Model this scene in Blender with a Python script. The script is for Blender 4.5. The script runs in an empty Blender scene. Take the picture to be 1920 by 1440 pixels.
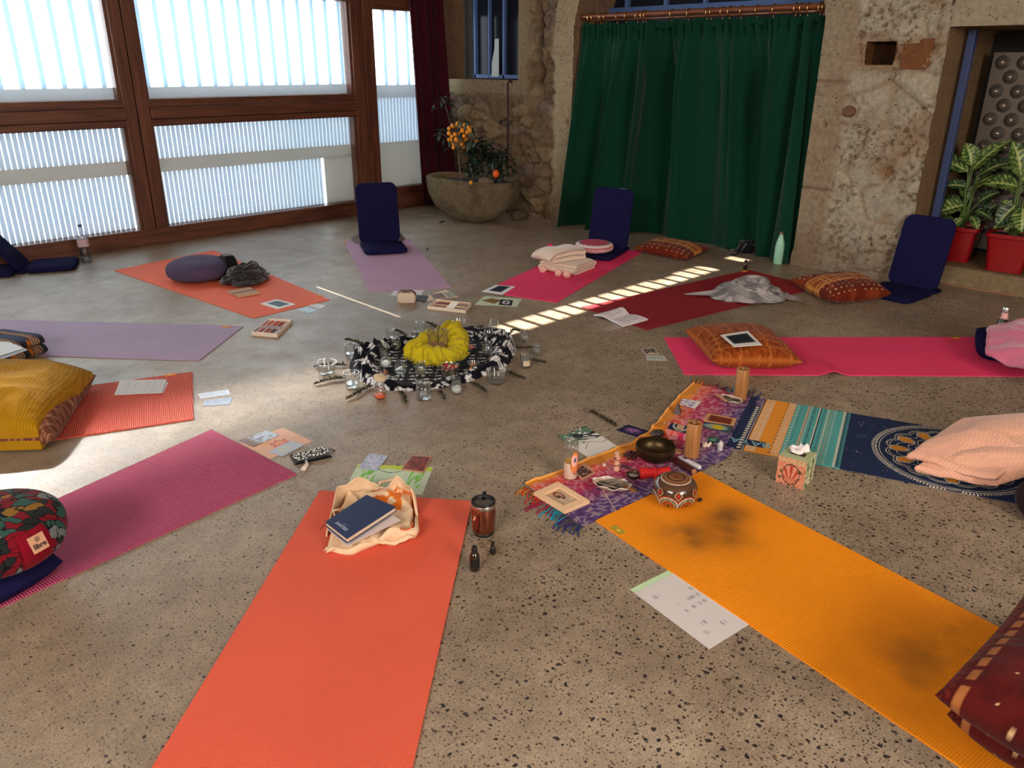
import bpy, math, random
import numpy as np
from mathutils import Matrix, Vector
SC = bpy.context.scene
COL = SC.collection
PI = math.pi
# ------------------------------------------------------------------ camera
# room frame: +X runs along the timber window wall towards the stone wall, +Y towards the window wall, Z up
CR = np.array([0.70888, -0.70532, 0.00418]); CU = np.array([0.2625, 0.26931, 0.92659]); CF = np.array([0.65467, 0.65574, -0.37605])
CAM = np.array([0.0, 0.0, 1.5309]); FPX = 1479.4
cd = bpy.data.cameras.new('camera'); cam = bpy.data.objects.new('camera', cd); COL.objects.link(cam)
cd.sensor_width = 36.0; cd.lens = FPX / 1920 * 36.0; cd.clip_start = 0.05; cd.clip_end = 100
cam.matrix_world = Matrix(((CR[0], CU[0], -CF[0], CAM[0]), (CR[1], CU[1], -CF[1], CAM[1]), (CR[2], CU[2], -CF[2], CAM[2]), (0, 0, 0, 1)))
SC.camera = cam
# ------------------------------------------------------------------ light
SC.view_settings.view_transform = 'Standard'; SC.view_settings.look = 'None'
SC.view_settings.exposure = 0.42; SC.view_settings.gamma = 1.0; SC.view_settings.use_curve_mapping = False
SKY_L = 7.5            # radiance of the bright cladding behind the window panes
w = bpy.data.worlds.new('world'); SC.world = w; w.use_nodes = True
w.node_tree.nodes['Background'].inputs[0].default_value = (0.62, 0.8, 1.0, 1); w.node_tree.nodes['Background'].inputs[1].default_value = 2.5
sd = bpy.data.lights.new('sun', 'SUN'); sd.energy = 30.0; sd.angle = 0.006; sd.color = (1.0, 0.93, 0.82)
sun = bpy.data.objects.new('sun', sd); COL.objects.link(sun)
SUN_DIR = Vector((-0.02, -1.0, -0.612)).normalized()      # travel direction of the light
sun.rotation_euler = (-SUN_DIR).to_track_quat('Z', 'Y').to_euler(); sun.location = (4, 12, 6)
def area(name, loc, direction, sx, sy, power, color, spread=180):
    d = bpy.data.lights.new(name, 'AREA'); d.shape = 'RECTANGLE'; d.size = sx; d.size_y = sy; d.energy = power; d.color = color; d.spread = math.radians(spread)
    o = bpy.data.objects.new(name, d); COL.objects.link(o); o.location = loc
    o.rotation_euler = (-Vector(direction)).to_track_quat('Z', 'Y').to_euler(); return o
# added warm fill lamps, unseen, behind and to the right of the camera
area('added_rear_fill', (-3.54, 0.6, 2.5), (1, 0.1, -0.30), 2.6, 1.6, 230, (1.0, 0.93, 0.84))
area('added_side_fill', (1.2, -3.54, 2.2), (0.30, 1, -0.22), 2.6, 2.0, 215, (1.0, 0.91, 0.81))
# ------------------------------------------------------------------ layout: a pixel of the photograph to the point it shows on a plane
def ray(x, y): return CF + CR * (x - 960) / FPX - CU * (y - 720) / FPX
def P(x, y, z=0.0): d = ray(x, y); return CAM + d * (z - CAM[2]) / d[2]
def PX(x, y, X): d = ray(x, y); return CAM + d * X / d[0]
def PY(x, y, Y): d = ray(x, y); return CAM + d * Y / d[1]
def heading(a, b): return math.atan2(b[1] - a[1], b[0] - a[0])
# ------------------------------------------------------------------ noise
def _h(ix, iy, iz, s):
    n = (ix.astype(np.int64) * 73856093) ^ (iy.astype(np.int64) * 19349663) ^ (iz.astype(np.int64) * 83492791) ^ (s * 2654435761 & 0x7fffffff)
    n = (n ^ (n >> 13)) * 1274126177 & 0x7fffffff
    n = (n ^ (n >> 16)) * 668265263 & 0x7fffffff
    return ((n ^ (n >> 15)) & 0xffffff) / float(0xffffff)
def noise(x, y, z=0.0, s=0):
    x, y, z = np.broadcast_arrays(np.asarray(x, float), np.asarray(y, float), np.asarray(z, float))
    ix, iy, iz = np.floor(x), np.floor(y), np.floor(z); fx, fy, fz = x - ix, y - iy, z - iz
    u, v, t = fx * fx * (3 - 2 * fx), fy * fy * (3 - 2 * fy), fz * fz * (3 - 2 * fz); r = 0
    for dx in (0, 1):
        for dy in (0, 1):
            for dz in (0, 1):
                r = r + _h(ix + dx, iy + dy, iz + dz, s) * (u if dx else 1 - u) * (v if dy else 1 - v) * (t if dz else 1 - t)
    return r
def fbm(x, y, z=0.0, s=0, o=4):
    r = 0; a = 0.5; t = 0
    for k in range(o): r = r + a * noise(np.asarray(x) * 2 ** k, np.asarray(y) * 2 ** k, np.asarray(z) * 2 ** k, s + k); t += a; a *= 0.5
    return r / t
def ridge(x, y, z=0.0, s=0, o=3):
    r = 0; a = 0.5; t = 0
    for k in range(o): r = r + a * (1 - abs(2 * noise(np.asarray(x) * 2 ** k, np.asarray(y) * 2 ** k, np.asarray(z) * 2 ** k, s + k) - 1)); t += a; a *= 0.5
    return r / t
def worley(x, y, s=0):
    x, y = np.broadcast_arrays(np.asarray(x, float), np.asarray(y, float)); ix, iy = np.floor(x), np.floor(y)
    f1 = np.full(x.shape, 9.0); f2 = np.full(x.shape, 9.0); idn = np.zeros(x.shape); z = np.zeros(x.shape)
    for dx in (-1, 0, 1):
        for dy in (-1, 0, 1):
            px = ix + dx + _h(ix + dx, iy + dy, z, s); py = iy + dy + _h(ix + dx, iy + dy, z, s + 7)
            d = np.hypot(px - x, py - y); c = _h(ix + dx, iy + dy, z, s + 13)
            n = d < f1; f2 = np.where(n, f1, np.minimum(f2, d)); idn = np.where(n, c, idn); f1 = np.where(n, d, f1)
    return f1, f2, idn
def sst(a, b, x): t = np.clip((x - a) / (b - a), 0, 1); return t * t * (3 - 2 * t)
def srgb(r, g, b): return np.array([((c / 255 + 0.055) / 1.055) ** 2.4 if c > 10 else c / 255 / 12.92 for c in (r, g, b)])
def mixc(c, new, m): m = np.clip(np.asarray(m, float), 0, 1)[..., None]; return c * (1 - m) + np.asarray(new) * m
# ------------------------------------------------------------------ mesh building
def G2(nu, nv, wrap_u=False, wrap_v=False, off=0):
    iu = np.arange(nu if wrap_u else nu - 1); iv = np.arange(nv if wrap_v else nv - 1)
    a, b = np.meshgrid(iu, iv, indexing='ij'); a2 = (a + 1) % nu; b2 = (b + 1) % nv
    return np.stack([a * nv + b, a2 * nv + b, a2 * nv + b2, a * nv + b2], -1).reshape(-1, 4) + off
class MB:
    def __init__(s): s.V = []; s.F = []; s.M = []; s.C = []; s.n = 0
    def add(s, V, F, m=0, col=None, T=None):
        V = np.asarray(V, float).reshape(-1, 3)
        if T is not None: T = np.array(T); V = V @ T[:3, :3].T + T[:3, 3]
        s.V.append(V); k = s.n
        for f in (F.tolist() if isinstance(F, np.ndarray) else F): s.F.append([i + k for i in f]); s.M.append(m)
        c = np.ones((len(V), 4)); 
        if col is not None: c[:, :3] = np.asarray(col).reshape(-1, 3) if np.ndim(col) > 1 else col
        s.C.append(c); s.n += len(V); return s
    def box(s, c, d, m=0, col=None, rz=0, T=None):
        x, y, z = [q / 2 for q in d]; V = np.array([[i * x, j * y, k * z] for i in (-1, 1) for j in (-1, 1) for k in (-1, 1)])
        if rz: cs, sn = math.cos(rz), math.sin(rz); V = V @ np.array([[cs, sn, 0], [-sn, cs, 0], [0, 0, 1]])
        return s.add(V + np.array(c), [[0, 1, 3, 2], [4, 6, 7, 5], [0, 4, 5, 1], [2, 3, 7, 6], [0, 2, 6, 4], [1, 5, 7, 3]], m, col, T)
    def lathe(s, prof, n=24, m=0, col=None, c=(0, 0, 0), T=None, sx=1, sy=1):
        pr = np.array(prof, float); a = np.arange(n) * 2 * PI / n
        V = np.stack([pr[:, None, 0] * np.cos(a) * sx + c[0], pr[:, None, 0] * np.sin(a) * sy + c[1], np.repeat(pr[:, 1:2], n, 1) + c[2]], -1)
        F = G2(len(pr), n, wrap_v=True)[:, ::-1].tolist()
        if pr[0][0] > 1e-6: F.append(list(range(n))[::-1])
        if pr[-1][0] > 1e-6: F.append([(len(pr) - 1) * n + i for i in range(n)])
        if col is not None and np.ndim(col) == 2 and len(col) == len(pr): col = np.repeat(np.asarray(col)[:, None, :], n, 1).reshape(-1, 3)
        return s.add(V, F, m, col, T)
    def tube(s, pts, r, n=8, m=0, col=None, closed=False, T=None, cap=True):
        p = np.array(pts, float); k = len(p); r = np.broadcast_to(np.asarray(r, float), (k,))
        t = np.gradient(p, axis=0) if not closed else np.roll(p, -1, 0) - np.roll(p, 1, 0)
        t /= np.linalg.norm(t, axis=1)[:, None] + 1e-12
        u = np.cross(t[0], [0, 0, 1.0]); u = np.array([1.0, 0, 0]) if np.linalg.norm(u) < 0.1 else u
        us = []
        for i in range(k): u = u - t[i] * (u @ t[i]); u = u / (np.linalg.norm(u) + 1e-12); us.append(u)
        us = np.array(us); vs = np.cross(t, us); a = np.arange(n) * 2 * PI / n
        V = p[:, None] + r[:, None, None] * (us[:, None] * np.cos(a)[:, None] + vs[:, None] * np.sin(a)[:, None])
        F = G2(k, n, wrap_u=closed, wrap_v=True).tolist()
        if not closed and cap: F.append(list(range(n))); F.append([(k - 1) * n + i for i in range(n)][::-1])
        if col is not None and np.ndim(col) == 2 and len(col) == k: col = np.repeat(np.asarray(col)[:, None, :], n, 1).reshape(-1, 3)
        return s.add(V, F, m, col, T)
    def ell(s, c, r, n=12, m=0, col=None, T=None):
        q = max(5, n // 2 + 2); a = np.linspace(-PI / 2, PI / 2, q); V0 = np.array([[math.cos(t), math.sin(t)] for t in a]); b = np.arange(n) * 2 * PI / n
        V = np.stack([V0[:, None, 0] * np.cos(b) * r[0] + c[0], V0[:, None, 0] * np.sin(b) * r[1] + c[1], np.repeat(V0[:, 1:2], n, 1) * r[2] + c[2]], -1)
        return s.add(V, G2(q, n, wrap_v=True)[:, ::-1], m, col, T)
    def prism(s, out, z0, z1, m=0, col=None, T=None):
        n = len(out); V = [(x, y, z0) for x, y in out] + [(x, y, z1) for x, y in out]
        return s.add(V, [list(range(n))[::-1], list(range(n, 2 * n))] + [[i, (i + 1) % n, n + (i + 1) % n, n + i] for i in range(n)], m, col, T)
    def text(s, string, size, T=None, m=0, ex=0.0004, col=None, bold=0.0):
        c = bpy.data.curves.new('t', 'FONT'); c.body = string; c.size = size; c.extrude = ex; c.align_x = 'CENTER'; c.align_y = 'CENTER'; c.resolution_u = 3; c.offset = bold
        o = bpy.data.objects.new('t', c); me = bpy.data.meshes.new_from_object(o)
        V = np.array([v.co[:] for v in me.vertices]).reshape(-1, 3); F = [list(p.vertices) for p in me.polygons]
        bpy.data.objects.remove(o); bpy.data.curves.remove(c); bpy.data.meshes.remove(me)
        return s.add(V, F, m, col, T)
    def build(s, name, mat, parent=None, smooth=False, bevel=0, angle=None, loc=None, rz=0):
        me = bpy.data.meshes.new(name); V = np.concatenate(s.V); me.from_pydata(V.tolist(), [], s.F)
        for q in (mat if isinstance(mat, (list, tuple)) else [mat]): me.materials.append(q)
        if any(s.M): me.polygons.foreach_set('material_index', s.M)
        at = me.color_attributes.new('Col', 'FLOAT_COLOR', 'POINT'); at.data.foreach_set('color', np.concatenate(s.C).ravel())
        if smooth: me.polygons.foreach_set('use_smooth', [True] * len(s.F))
        me.update()
        o = bpy.data.objects.new(name, me); COL.objects.link(o)
        if angle is not None: me.set_sharp_from_angle(angle=math.radians(angle))
        if bevel: b = o.modifiers.new('Bevel', 'BEVEL'); b.width = bevel; b.segments = 2; b.limit_method = 'ANGLE'
        if parent is not None: o.parent = parent
        if loc is not None: o.location = loc; o.rotation_euler = (0, 0, rz)
        return o
def tag(o, label, cat=None, group=None, kind=None):
    if label: o['label'] = label
    if cat: o['category'] = cat
    if group: o['group'] = group
    if kind: o['kind'] = kind
    return o
def thing(name, label, cat, loc, rz=0.0, group=None):
    o = bpy.data.objects.new(name, None); COL.objects.link(o); o.empty_display_size = 0.1
    o.location = [float(q) for q in loc]; o.rotation_euler = (0, 0, rz); return tag(o, label, cat, group)
def struct(o, label=None): o['kind'] = 'structure'; return tag(o, label) if label else o
def copy_thing(o, loc, rz, label):
    r = o.copy(); COL.objects.link(r); r.location = [float(q) for q in loc]; r.rotation_euler = (0, 0, rz); r['label'] = label
    for ch in list(o.children):
        c = ch.copy(); COL.objects.link(c); c.parent = r
        for g in list(ch.children): d = g.copy(); COL.objects.link(d); d.parent = c
    return r
# ------------------------------------------------------------------ materials
def NM(name):
    m = bpy.data.materials.new(name); m.use_nodes = True; nt = m.node_tree
    return m, nt, nt.nodes['Principled BSDF']
def nd(nt, t, **k):
    n = nt.nodes.new(t)
    for a, b in k.items():
        if a[0] == '_': n.inputs[int(a[1:]) if a[1:].isdigit() else a[1:]].default_value = b
        else: setattr(n, a, b)
    return n
def math_n(nt, op, a, b=None, c=None):
    n = nt.nodes.new('ShaderNodeMath'); n.operation = op
    for i, v in enumerate((a, b, c)):
        if v is None: continue
        if isinstance(v, (int, float)): n.inputs[i].default_value = v
        else: nt.links.new(v, n.inputs[i])
    return n.outputs[0]
def ramp(nt, src, stops):
    r = nt.nodes.new('ShaderNodeValToRGB'); e = r.color_ramp.elements
    while len(e) < len(stops): e.new(0.5)
    for i, (p, c) in enumerate(stops): e[i].position = p; e[i].color = (*c, 1) if len(c) == 3 else c
    nt.links.new(src, r.inputs[0]); return r.outputs[0]
def mixrgb(nt, fac, a, b, blend='MIX'):
    n = nt.nodes.new('ShaderNodeMix'); n.data_type = 'RGBA'; n.blend_type = blend
    for i, v in ((0, fac), (6, a), (7, b)):
        if isinstance(v, (int, float)): n.inputs[i].default_value = v
        elif isinstance(v, (tuple, list, np.ndarray)): n.inputs[i].default_value = (*[float(q) for q in v[:3]], 1)
        else: nt.links.new(v, n.inputs[i])
    return n.outputs[2]
def coords(nt, scale=(1, 1, 1), kind='Object'):
    t = nt.nodes.new('ShaderNodeTexCoord'); m = nt.nodes.new('ShaderNodeMapping'); m.inputs['Scale'].default_value = scale
    nt.links.new(t.outputs[kind], m.inputs[0]); return m.outputs[0]
def bump(nt, bsdf, h, strength, dist=0.002, prev=None):
    b = nt.nodes.new('ShaderNodeBump'); b.inputs['Strength'].default_value = strength; b.inputs['Distance'].default_value = dist
    nt.links.new(h, b.inputs['Height'])
    if prev is not None: nt.links.new(prev, b.inputs['Normal'])
    nt.links.new(b.outputs[0], bsdf.inputs['Normal']); return b.outputs[0]
def fabric(name, col=None, rough=0.9, var=0.18, scale=60, weave=400, bstr=0.25, sheen=0.06, fold=0):
    """cloth; colour from the mesh attribute when col is None"""
    m, nt, b = NM(name); co = coords(nt)
    if col is None: a = nt.nodes.new('ShaderNodeAttribute'); a.attribute_name = 'Col'; base = a.outputs['Color']
    else: r = nd(nt, 'ShaderNodeRGB'); r.outputs[0].default_value = (*[float(q) for q in col], 1); base = r.outputs[0]
    n = nd(nt, 'ShaderNodeTexNoise', _Scale=scale, _Detail=5); nt.links.new(co, n.inputs[0])
    v = math_n(nt, 'MULTIPLY_ADD', n.outputs[0], 2 * var, 1 - var)
    c = mixrgb(nt, 1.0, base, (1, 1, 1), 'MULTIPLY'); vm = nt.nodes.new('ShaderNodeVectorMath'); vm.operation = 'SCALE'
    nt.links.new(c, vm.inputs[0]); nt.links.new(v, vm.inputs['Scale']); nt.links.new(vm.outputs[0], b.inputs['Base Color'])
    b.inputs['Roughness'].default_value = rough; b.inputs['Sheen Weight'].default_value = sheen; b.inputs['Specular IOR Level'].default_value = 0.06
    n2 = nd(nt, 'ShaderNodeTexNoise', _Scale=weave, _Detail=2); nt.links.new(co, n2.inputs[0])
    p = bump(nt, b, n2.outputs[0], bstr, 0.001)
    if fold: n3 = nd(nt, 'ShaderNodeTexNoise', _Scale=fold, _Detail=3, _Distortion=0.6); nt.links.new(co, n3.inputs[0]); bump(nt, b, n3.outputs[0], 0.5, 0.01, p)
    return m
def plain(name, col=None, rough=0.5, metal=0.0, spec=0.5, var=0.08, scale=30, bscale=0, bstr=0.2, coat=0):
    m, nt, b = NM(name); co = coords(nt)
    if col is None: a = nt.nodes.new('ShaderNodeAttribute'); a.attribute_name = 'Col'; base = a.outputs['Color']
    else: r = nd(nt, 'ShaderNodeRGB'); r.outputs[0].default_value = (*[float(q) for q in col], 1); base = r.outputs[0]
    n = nd(nt, 'ShaderNodeTexNoise', _Scale=scale, _Detail=4); nt.links.new(co, n.inputs[0])
    v = math_n(nt, 'MULTIPLY_ADD', n.outputs[0], 2 * var, 1 - var); vm = nt.nodes.new('ShaderNodeVectorMath'); vm.operation = 'SCALE'
    nt.links.new(base, vm.inputs[0]); nt.links.new(v, vm.inputs['Scale']); nt.links.new(vm.outputs[0], b.inputs['Base Color'])
    b.inputs['Roughness'].default_value = rough; b.inputs['Metallic'].default_value = metal; b.inputs['Specular IOR Level'].default_value = spec
    b.inputs['Coat Weight'].default_value = coat
    if bscale: n2 = nd(nt, 'ShaderNodeTexNoise', _Scale=bscale, _Detail=5); nt.links.new(co, n2.inputs[0]); bump(nt, b, n2.outputs[0], bstr, 0.003)
    return m
def wood(name, c1, c2, axis=0, rough=0.45, scale=1.0, knots=True):
    m, nt, b = NM(name); s = [14 * scale, 14 * scale, 14 * scale]; s[axis] = 0.9 * scale
    co = coords(nt, tuple(s)); n = nd(nt, 'ShaderNodeTexNoise', _Scale=2.5, _Detail=6, _Distortion=0.8); nt.links.new(co, n.inputs[0])
    c = ramp(nt, n.outputs[0], [(0.32, c1), (0.68, c2)])
    if knots:
        s2 = [5.0, 5.0, 5.0]; s2[axis] = 2.2; co2 = coords(nt, tuple(s2)); v = nd(nt, 'ShaderNodeTexVoronoi', _Scale=1.0); nt.links.new(co2, v.inputs[0])
        k = ramp(nt, v.outputs['Distance'], [(0.03, (1, 1, 1)), (0.09, (0, 0, 0))]); c = mixrgb(nt, k, c, tuple(q * 0.25 for q in c1))
    nt.links.new(c, b.inputs['Base Color']); b.inputs['Roughness'].default_value = rough; bump(nt, b, n.outputs[0], 0.15, 0.002); return m
def thin_glass(name, tint=(0.96, 0.98, 0.97), ior=1.4, rough=0.02, body=0.0):
    """clear glass: see-through with a Fresnel reflection"""
    m, nt, b = NM(name); out = nt.nodes['Material Output']; t = nd(nt, 'ShaderNodeBsdfTransparent'); t.inputs[0].default_value = (*tint, 1)
    g = nd(nt, 'ShaderNodeBsdfGlossy'); g.inputs['Roughness'].default_value = rough; f = nd(nt, 'ShaderNodeLayerWeight'); f.inputs[0].default_value = ior - 1
    mx = nd(nt, 'ShaderNodeMixShader'); e = math_n(nt, 'MULTIPLY_ADD', math_n(nt, 'POWER', f.outputs[1], 1.8), 0.75, 0.07)
    nt.links.new(e, mx.inputs[0]); nt.links.new(t.outputs[0], mx.inputs[1]); nt.links.new(g.outputs[0], mx.inputs[2]); last = mx
    if body:
        d = nd(nt, 'ShaderNodeBsdfDiffuse'); d.inputs[0].default_value = (0.75, 0.8, 0.82, 1); m2 = nd(nt, 'ShaderNodeMixShader'); m2.inputs[0].default_value = body
        nt.links.new(mx.outputs[0], m2.inputs[1]); nt.links.new(d.outputs[0], m2.inputs[2]); last = m2
    nt.links.new(last.outputs[0], out.inputs[0]); return m
# ================================================================== THE ROOM
def stone_mat():
    m, nt, b = NM('stone'); co = coords(nt); a = nt.nodes.new('ShaderNodeAttribute'); a.attribute_name = 'Col'
    n = nd(nt, 'ShaderNodeTexNoise', _Scale=26, _Detail=8, _Roughness=0.7); nt.links.new(co, n.inputs[0])
    v = math_n(nt, 'MULTIPLY_ADD', n.outputs[0], 1.3, 0.35); vm = nt.nodes.new('ShaderNodeVectorMath'); vm.operation = 'SCALE'
    nt.links.new(a.outputs['Color'], vm.inputs[0]); nt.links.new(v, vm.inputs['Scale'])
    pit = nd(nt, 'ShaderNodeTexVoronoi', _Scale=46); co2 = coords(nt, (1, 1, 1.4)); wn = nd(nt, 'ShaderNodeTexNoise', _Scale=40, _Detail=3); nt.links.new(co, wn.inputs[0])
    wa = nt.nodes.new('ShaderNodeVectorMath'); wa.operation = 'MULTIPLY_ADD'; nt.links.new(wn.outputs[1], wa.inputs[0]); wa.inputs[1].default_value = (0.03,) * 3; nt.links.new(co2, wa.inputs[2]); nt.links.new(wa.outputs[0], pit.inputs[0])
    pc = nd(nt, 'ShaderNodeSeparateColor'); nt.links.new(pit.outputs['Color'], pc.inputs[0]); pn = nd(nt, 'ShaderNodeTexNoise', _Scale=7, _Detail=4); nt.links.new(co, pn.inputs[0])
    thr = math_n(nt, 'MULTIPLY', math_n(nt, 'MULTIPLY', math_n(nt, 'POWER', pc.outputs[0], 2.2), 0.42), ramp(nt, pn.outputs[0], [(0.42, (0, 0, 0)), (0.60, (1, 1, 1))])); df = math_n(nt, 'SUBTRACT', pit.outputs['Distance'], thr)
    pm = ramp(nt, math_n(nt, 'ADD', df, 0.5), [(0.48, (0.42, 0.34, 0.28)), (0.56, (1, 1, 1))])
    nt.links.new(mixrgb(nt, 1.0, vm.outputs[0], pm, 'MULTIPLY'), b.inputs['Base Color'])
    b.inputs['Roughness'].default_value = 0.95; b.inputs['Specular IOR Level'].default_value = 0.15
    n2 = nd(nt, 'ShaderNodeTexNoise', _Scale=60, _Detail=8, _Roughness=0.75); nt.links.new(co, n2.inputs[0])
    p = bump(nt, b, n2.outputs[0], 1.0, 0.022); bump(nt, b, pm, 0.6, 0.006, p); return m
M_STONE = stone_mat()
def floor_mat():
    m, nt, b = NM('polished_concrete'); co = coords(nt)
    def N(sc, det=5, rough=0.6, dist=0.0, c=co): n = nd(nt, 'ShaderNodeTexNoise', _Scale=sc, _Detail=det, _Roughness=rough, _Distortion=dist); nt.links.new(c, n.inputs[0]); return n.outputs[0]
    base = ramp(nt, N(0.9, 6), [(0.30, (0.245, 0.183, 0.126)), (0.5, (0.338, 0.262, 0.188)), (0.70, (0.44, 0.355, 0.266))])
    base = mixrgb(nt, 0.55, base, ramp(nt, N(9, 8, 0.75), [(0.33, (0.55, 0.52, 0.49)), (0.66, (1.25, 1.22, 1.18))]), 'MULTIPLY')
    base = mixrgb(nt, 0.7, base, ramp(nt, N(140, 4, 0.7), [(0.34, (0.62, 0.58, 0.54)), (0.64, (1.25, 1.25, 1.25))]), 'MULTIPLY')
    # aggregate is more exposed in some areas than in others (cement skin near the window side)
    sep = nd(nt, 'ShaderNodeSeparateXYZ'); nt.links.new(co, sep.inputs[0])
    g = math_n(nt, 'SUBTRACT', sep.outputs[1], math_n(nt, 'MULTIPLY', sep.outputs[0], 0.62)); g = math_n(nt, 'MULTIPLY_ADD', N(0.8, 4), 2.4, math_n(nt, 'SUBTRACT', g, 1.2))
    mask = ramp(nt, math_n(nt, 'MULTIPLY_ADD', g, -0.22, 0.95), [(0.0, (0.5, 0.5, 0.5)), (1.0, (1, 1, 1))])
    def peb(scale, thr, cols, seed, base):
        c2 = coords(nt, (1, 1, 1)); mp = nd(nt, 'ShaderNodeMapping'); mp.inputs['Location'].default_value = (seed, seed * 1.7, 0); nt.links.new(c2, mp.inputs[0])
        wv = nd(nt, 'ShaderNodeTexNoise', _Scale=scale * 0.9, _Detail=2); nt.links.new(mp.outputs[0], wv.inputs[0])
        ad = nt.nodes.new('ShaderNodeVectorMath'); ad.operation = 'MULTIPLY_ADD'; nt.links.new(wv.outputs[1], ad.inputs[0]); ad.inputs[1].default_value = (0.9 / scale,) * 3; nt.links.new(mp.outputs[0], ad.inputs[2])
        v = nd(nt, 'ShaderNodeTexVoronoi', _Scale=scale, voronoi_dimensions='2D'); nt.links.new(ad.outputs[0], v.inputs[0])
        cs = nd(nt, 'ShaderNodeSeparateColor'); nt.links.new(v.outputs['Color'], cs.inputs[0])
        rad = math_n(nt, 'MULTIPLY', math_n(nt, 'SUBTRACT', math_n(nt, 'MULTIPLY', cs.outputs[0], mask), 1 - thr), 0.36 / thr)
        k = math_n(nt, 'MULTIPLY', math_n(nt, 'SUBTRACT', rad, v.outputs['Distance']), 14.0); k.node.use_clamp = True
        return mixrgb(nt, k, base, ramp(nt, cs.outputs[1], cols)), k
    base, k1 = peb(88, 0.95, [(0.0, (0.055, 0.04, 0.03)), (0.4, (0.13, 0.085, 0.055)), (0.75, (0.04, 0.035, 0.035)), (1.0, (0.42, 0.34, 0.26))], 3.1, base)
    base, k2 = peb(46, 0.62, [(0.0, (0.018, 0.016, 0.018)), (0.5, (0.045, 0.03, 0.025)), (0.8, (0.15, 0.10, 0.07)), (1.0, (0.03, 0.028, 0.03))], 11.7, base)
    # hairline cracks
    cv = nd(nt, 'ShaderNodeTexVoronoi', _Scale=0.55, feature='DISTANCE_TO_EDGE', voronoi_dimensions='2D'); ad = nt.nodes.new('ShaderNodeVectorMath'); ad.operation = 'MULTIPLY_ADD'
    wn = nd(nt, 'ShaderNodeTexNoise', _Scale=3.5, _Detail=7); nt.links.new(co, wn.inputs[0]); nt.links.new(wn.outputs[1], ad.inputs[0]); ad.inputs[1].default_value = (0.7, 0.7, 0); nt.links.new(co, ad.inputs[2]); nt.links.new(ad.outputs[0], cv.inputs[0])
    crack = ramp(nt, cv.outputs['Distance'], [(0.0, (0.5, 0.45, 0.4)), (0.003, (1, 1, 1))]); base = mixrgb(nt, 0.6, base, crack, 'MULTIPLY')
    nt.links.new(base, b.inputs['Base Color'])
    rg = ramp(nt, N(5, 6), [(0.3, (0.34, 0.34, 0.34)), (0.7, (0.52, 0.52, 0.52))]); nt.links.new(rg, b.inputs['Roughness']); b.inputs['Specular IOR Level'].default_value = 0.5
    p = bump(nt, b, N(90, 5, 0.7), 0.22, 0.004); bump(nt, b, N(7, 5, 0.6), 0.25, 0.01, p); return m
M_FLOOR = floor_mat()
mb = MB(); mb.box((2.0, 2.4, -0.1), (11.4, 12.2, 0.2)); struct(mb.build('floor', M_FLOOR))
M_CEIL = plain('whitewashed_boards', (0.42, 0.36, 0.30), 0.8); M_PLASTER = plain('plaster', (0.45, 0.38, 0.30), 0.9, bscale=20)
mb = MB(); mb.box((2.0, 2.4, 3.75), (11.4, 12.2, 0.1)); struct(mb.build('ceiling', M_CEIL))
mb = MB(); mb.box((-3.65, 2.4, 1.85), (0.1, 12.2, 3.7)); struct(mb.build('wall_front', M_PLASTER))
mb = MB(); mb.box((1.4, -3.65, 1.85), (10.2, 0.1, 3.7)); struct(mb.build('wall_right', M_PLASTER))
# unseen windows added around the fill lamps; their panes glow warm too
def added_window(k_, loc, w_, h_, along_x):
    r = bpy.data.objects.new('window_%d' % k_, None); COL.objects.link(r); r.location = loc; struct(r); M_ = plain('added_window_frame_%d' % k_, srgb(78, 106, 160), 0.5); mb = MB()
    for a_, b_ in (((0, h_ / 2), (w_, 0.08)), ((0, -h_ / 2), (w_, 0.08)), ((-w_ / 2, 0), (0.08, h_)), ((w_ / 2, 0), (0.08, h_)), ((0, 0), (0.05, h_))): mb.box((a_[0], 0, a_[1]) if along_x else (0, a_[0], a_[1]), (b_[0], 0.06, b_[1]) if along_x else (0.06, b_[0], b_[1]))
    mb.build('frame', M_, r); mb = MB(); mb.box((0, 0, 0), (w_, 0.01, h_) if along_x else (0.01, w_, h_)); m, nt, b = NM('added_window_glow_%d' % k_); e = nd(nt, 'ShaderNodeEmission'); e.inputs[0].default_value = (1.0, 0.93, 0.84, 1); e.inputs[1].default_value = 2.0; nt.links.new(e.outputs[0], nt.nodes['Material Output'].inputs[0]); mb.build('pane', m, r)
added_window(20, (-3.585, 0.6, 2.5), 2.7, 1.7, False); added_window(21, (1.2, -3.585, 2.2), 2.7, 2.1, True)
# ---- the timber and glass wall on the left
M_BEAM_X = wood('red_pine_along', (0.075, 0.022, 0.012), (0.17, 0.055, 0.026), 0); M_BEAM_Z = wood('red_pine_upright', (0.075, 0.022, 0.012), (0.17, 0.055, 0.026), 2)
YW = 7.35
def beam(name, x0, x1, z0, z1, y0=YW - 0.045, y1=YW + 0.09, up=False):
    mb = MB(); mb.box(((x0 + x1) / 2, (y0 + y1) / 2, (z0 + z1) / 2), (x1 - x0, y1 - y0, z1 - z0)); return struct(mb.build(name, M_BEAM_Z if up else M_BEAM_X, bevel=0.006))
beam('trim_1', -3.6, 6.2, 0.0, 0.145, YW - 0.06); k = 2
def prof_post(x0, x1, kx):
    mb = MB(); xm = (x0 + x1) / 2
    for a, c in ((x0, xm - 0.004), (xm + 0.004, x1)): mb.box(((a + c) / 2, YW + 0.02, 1.2), (c - a, 0.13, 2.4))
    mb.box((xm, YW + 0.05, 1.2), (x1 - x0 - 0.01, 0.08, 2.4)); return struct(mb.build('trim_%d' % kx, M_BEAM_Z, bevel=0.005))
for x0, x1 in ((-2.1, -1.9), (0.29, 0.5), (2.65, 2.862), (4.985, 5.255)): prof_post(x0, x1, k); k += 1
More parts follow.
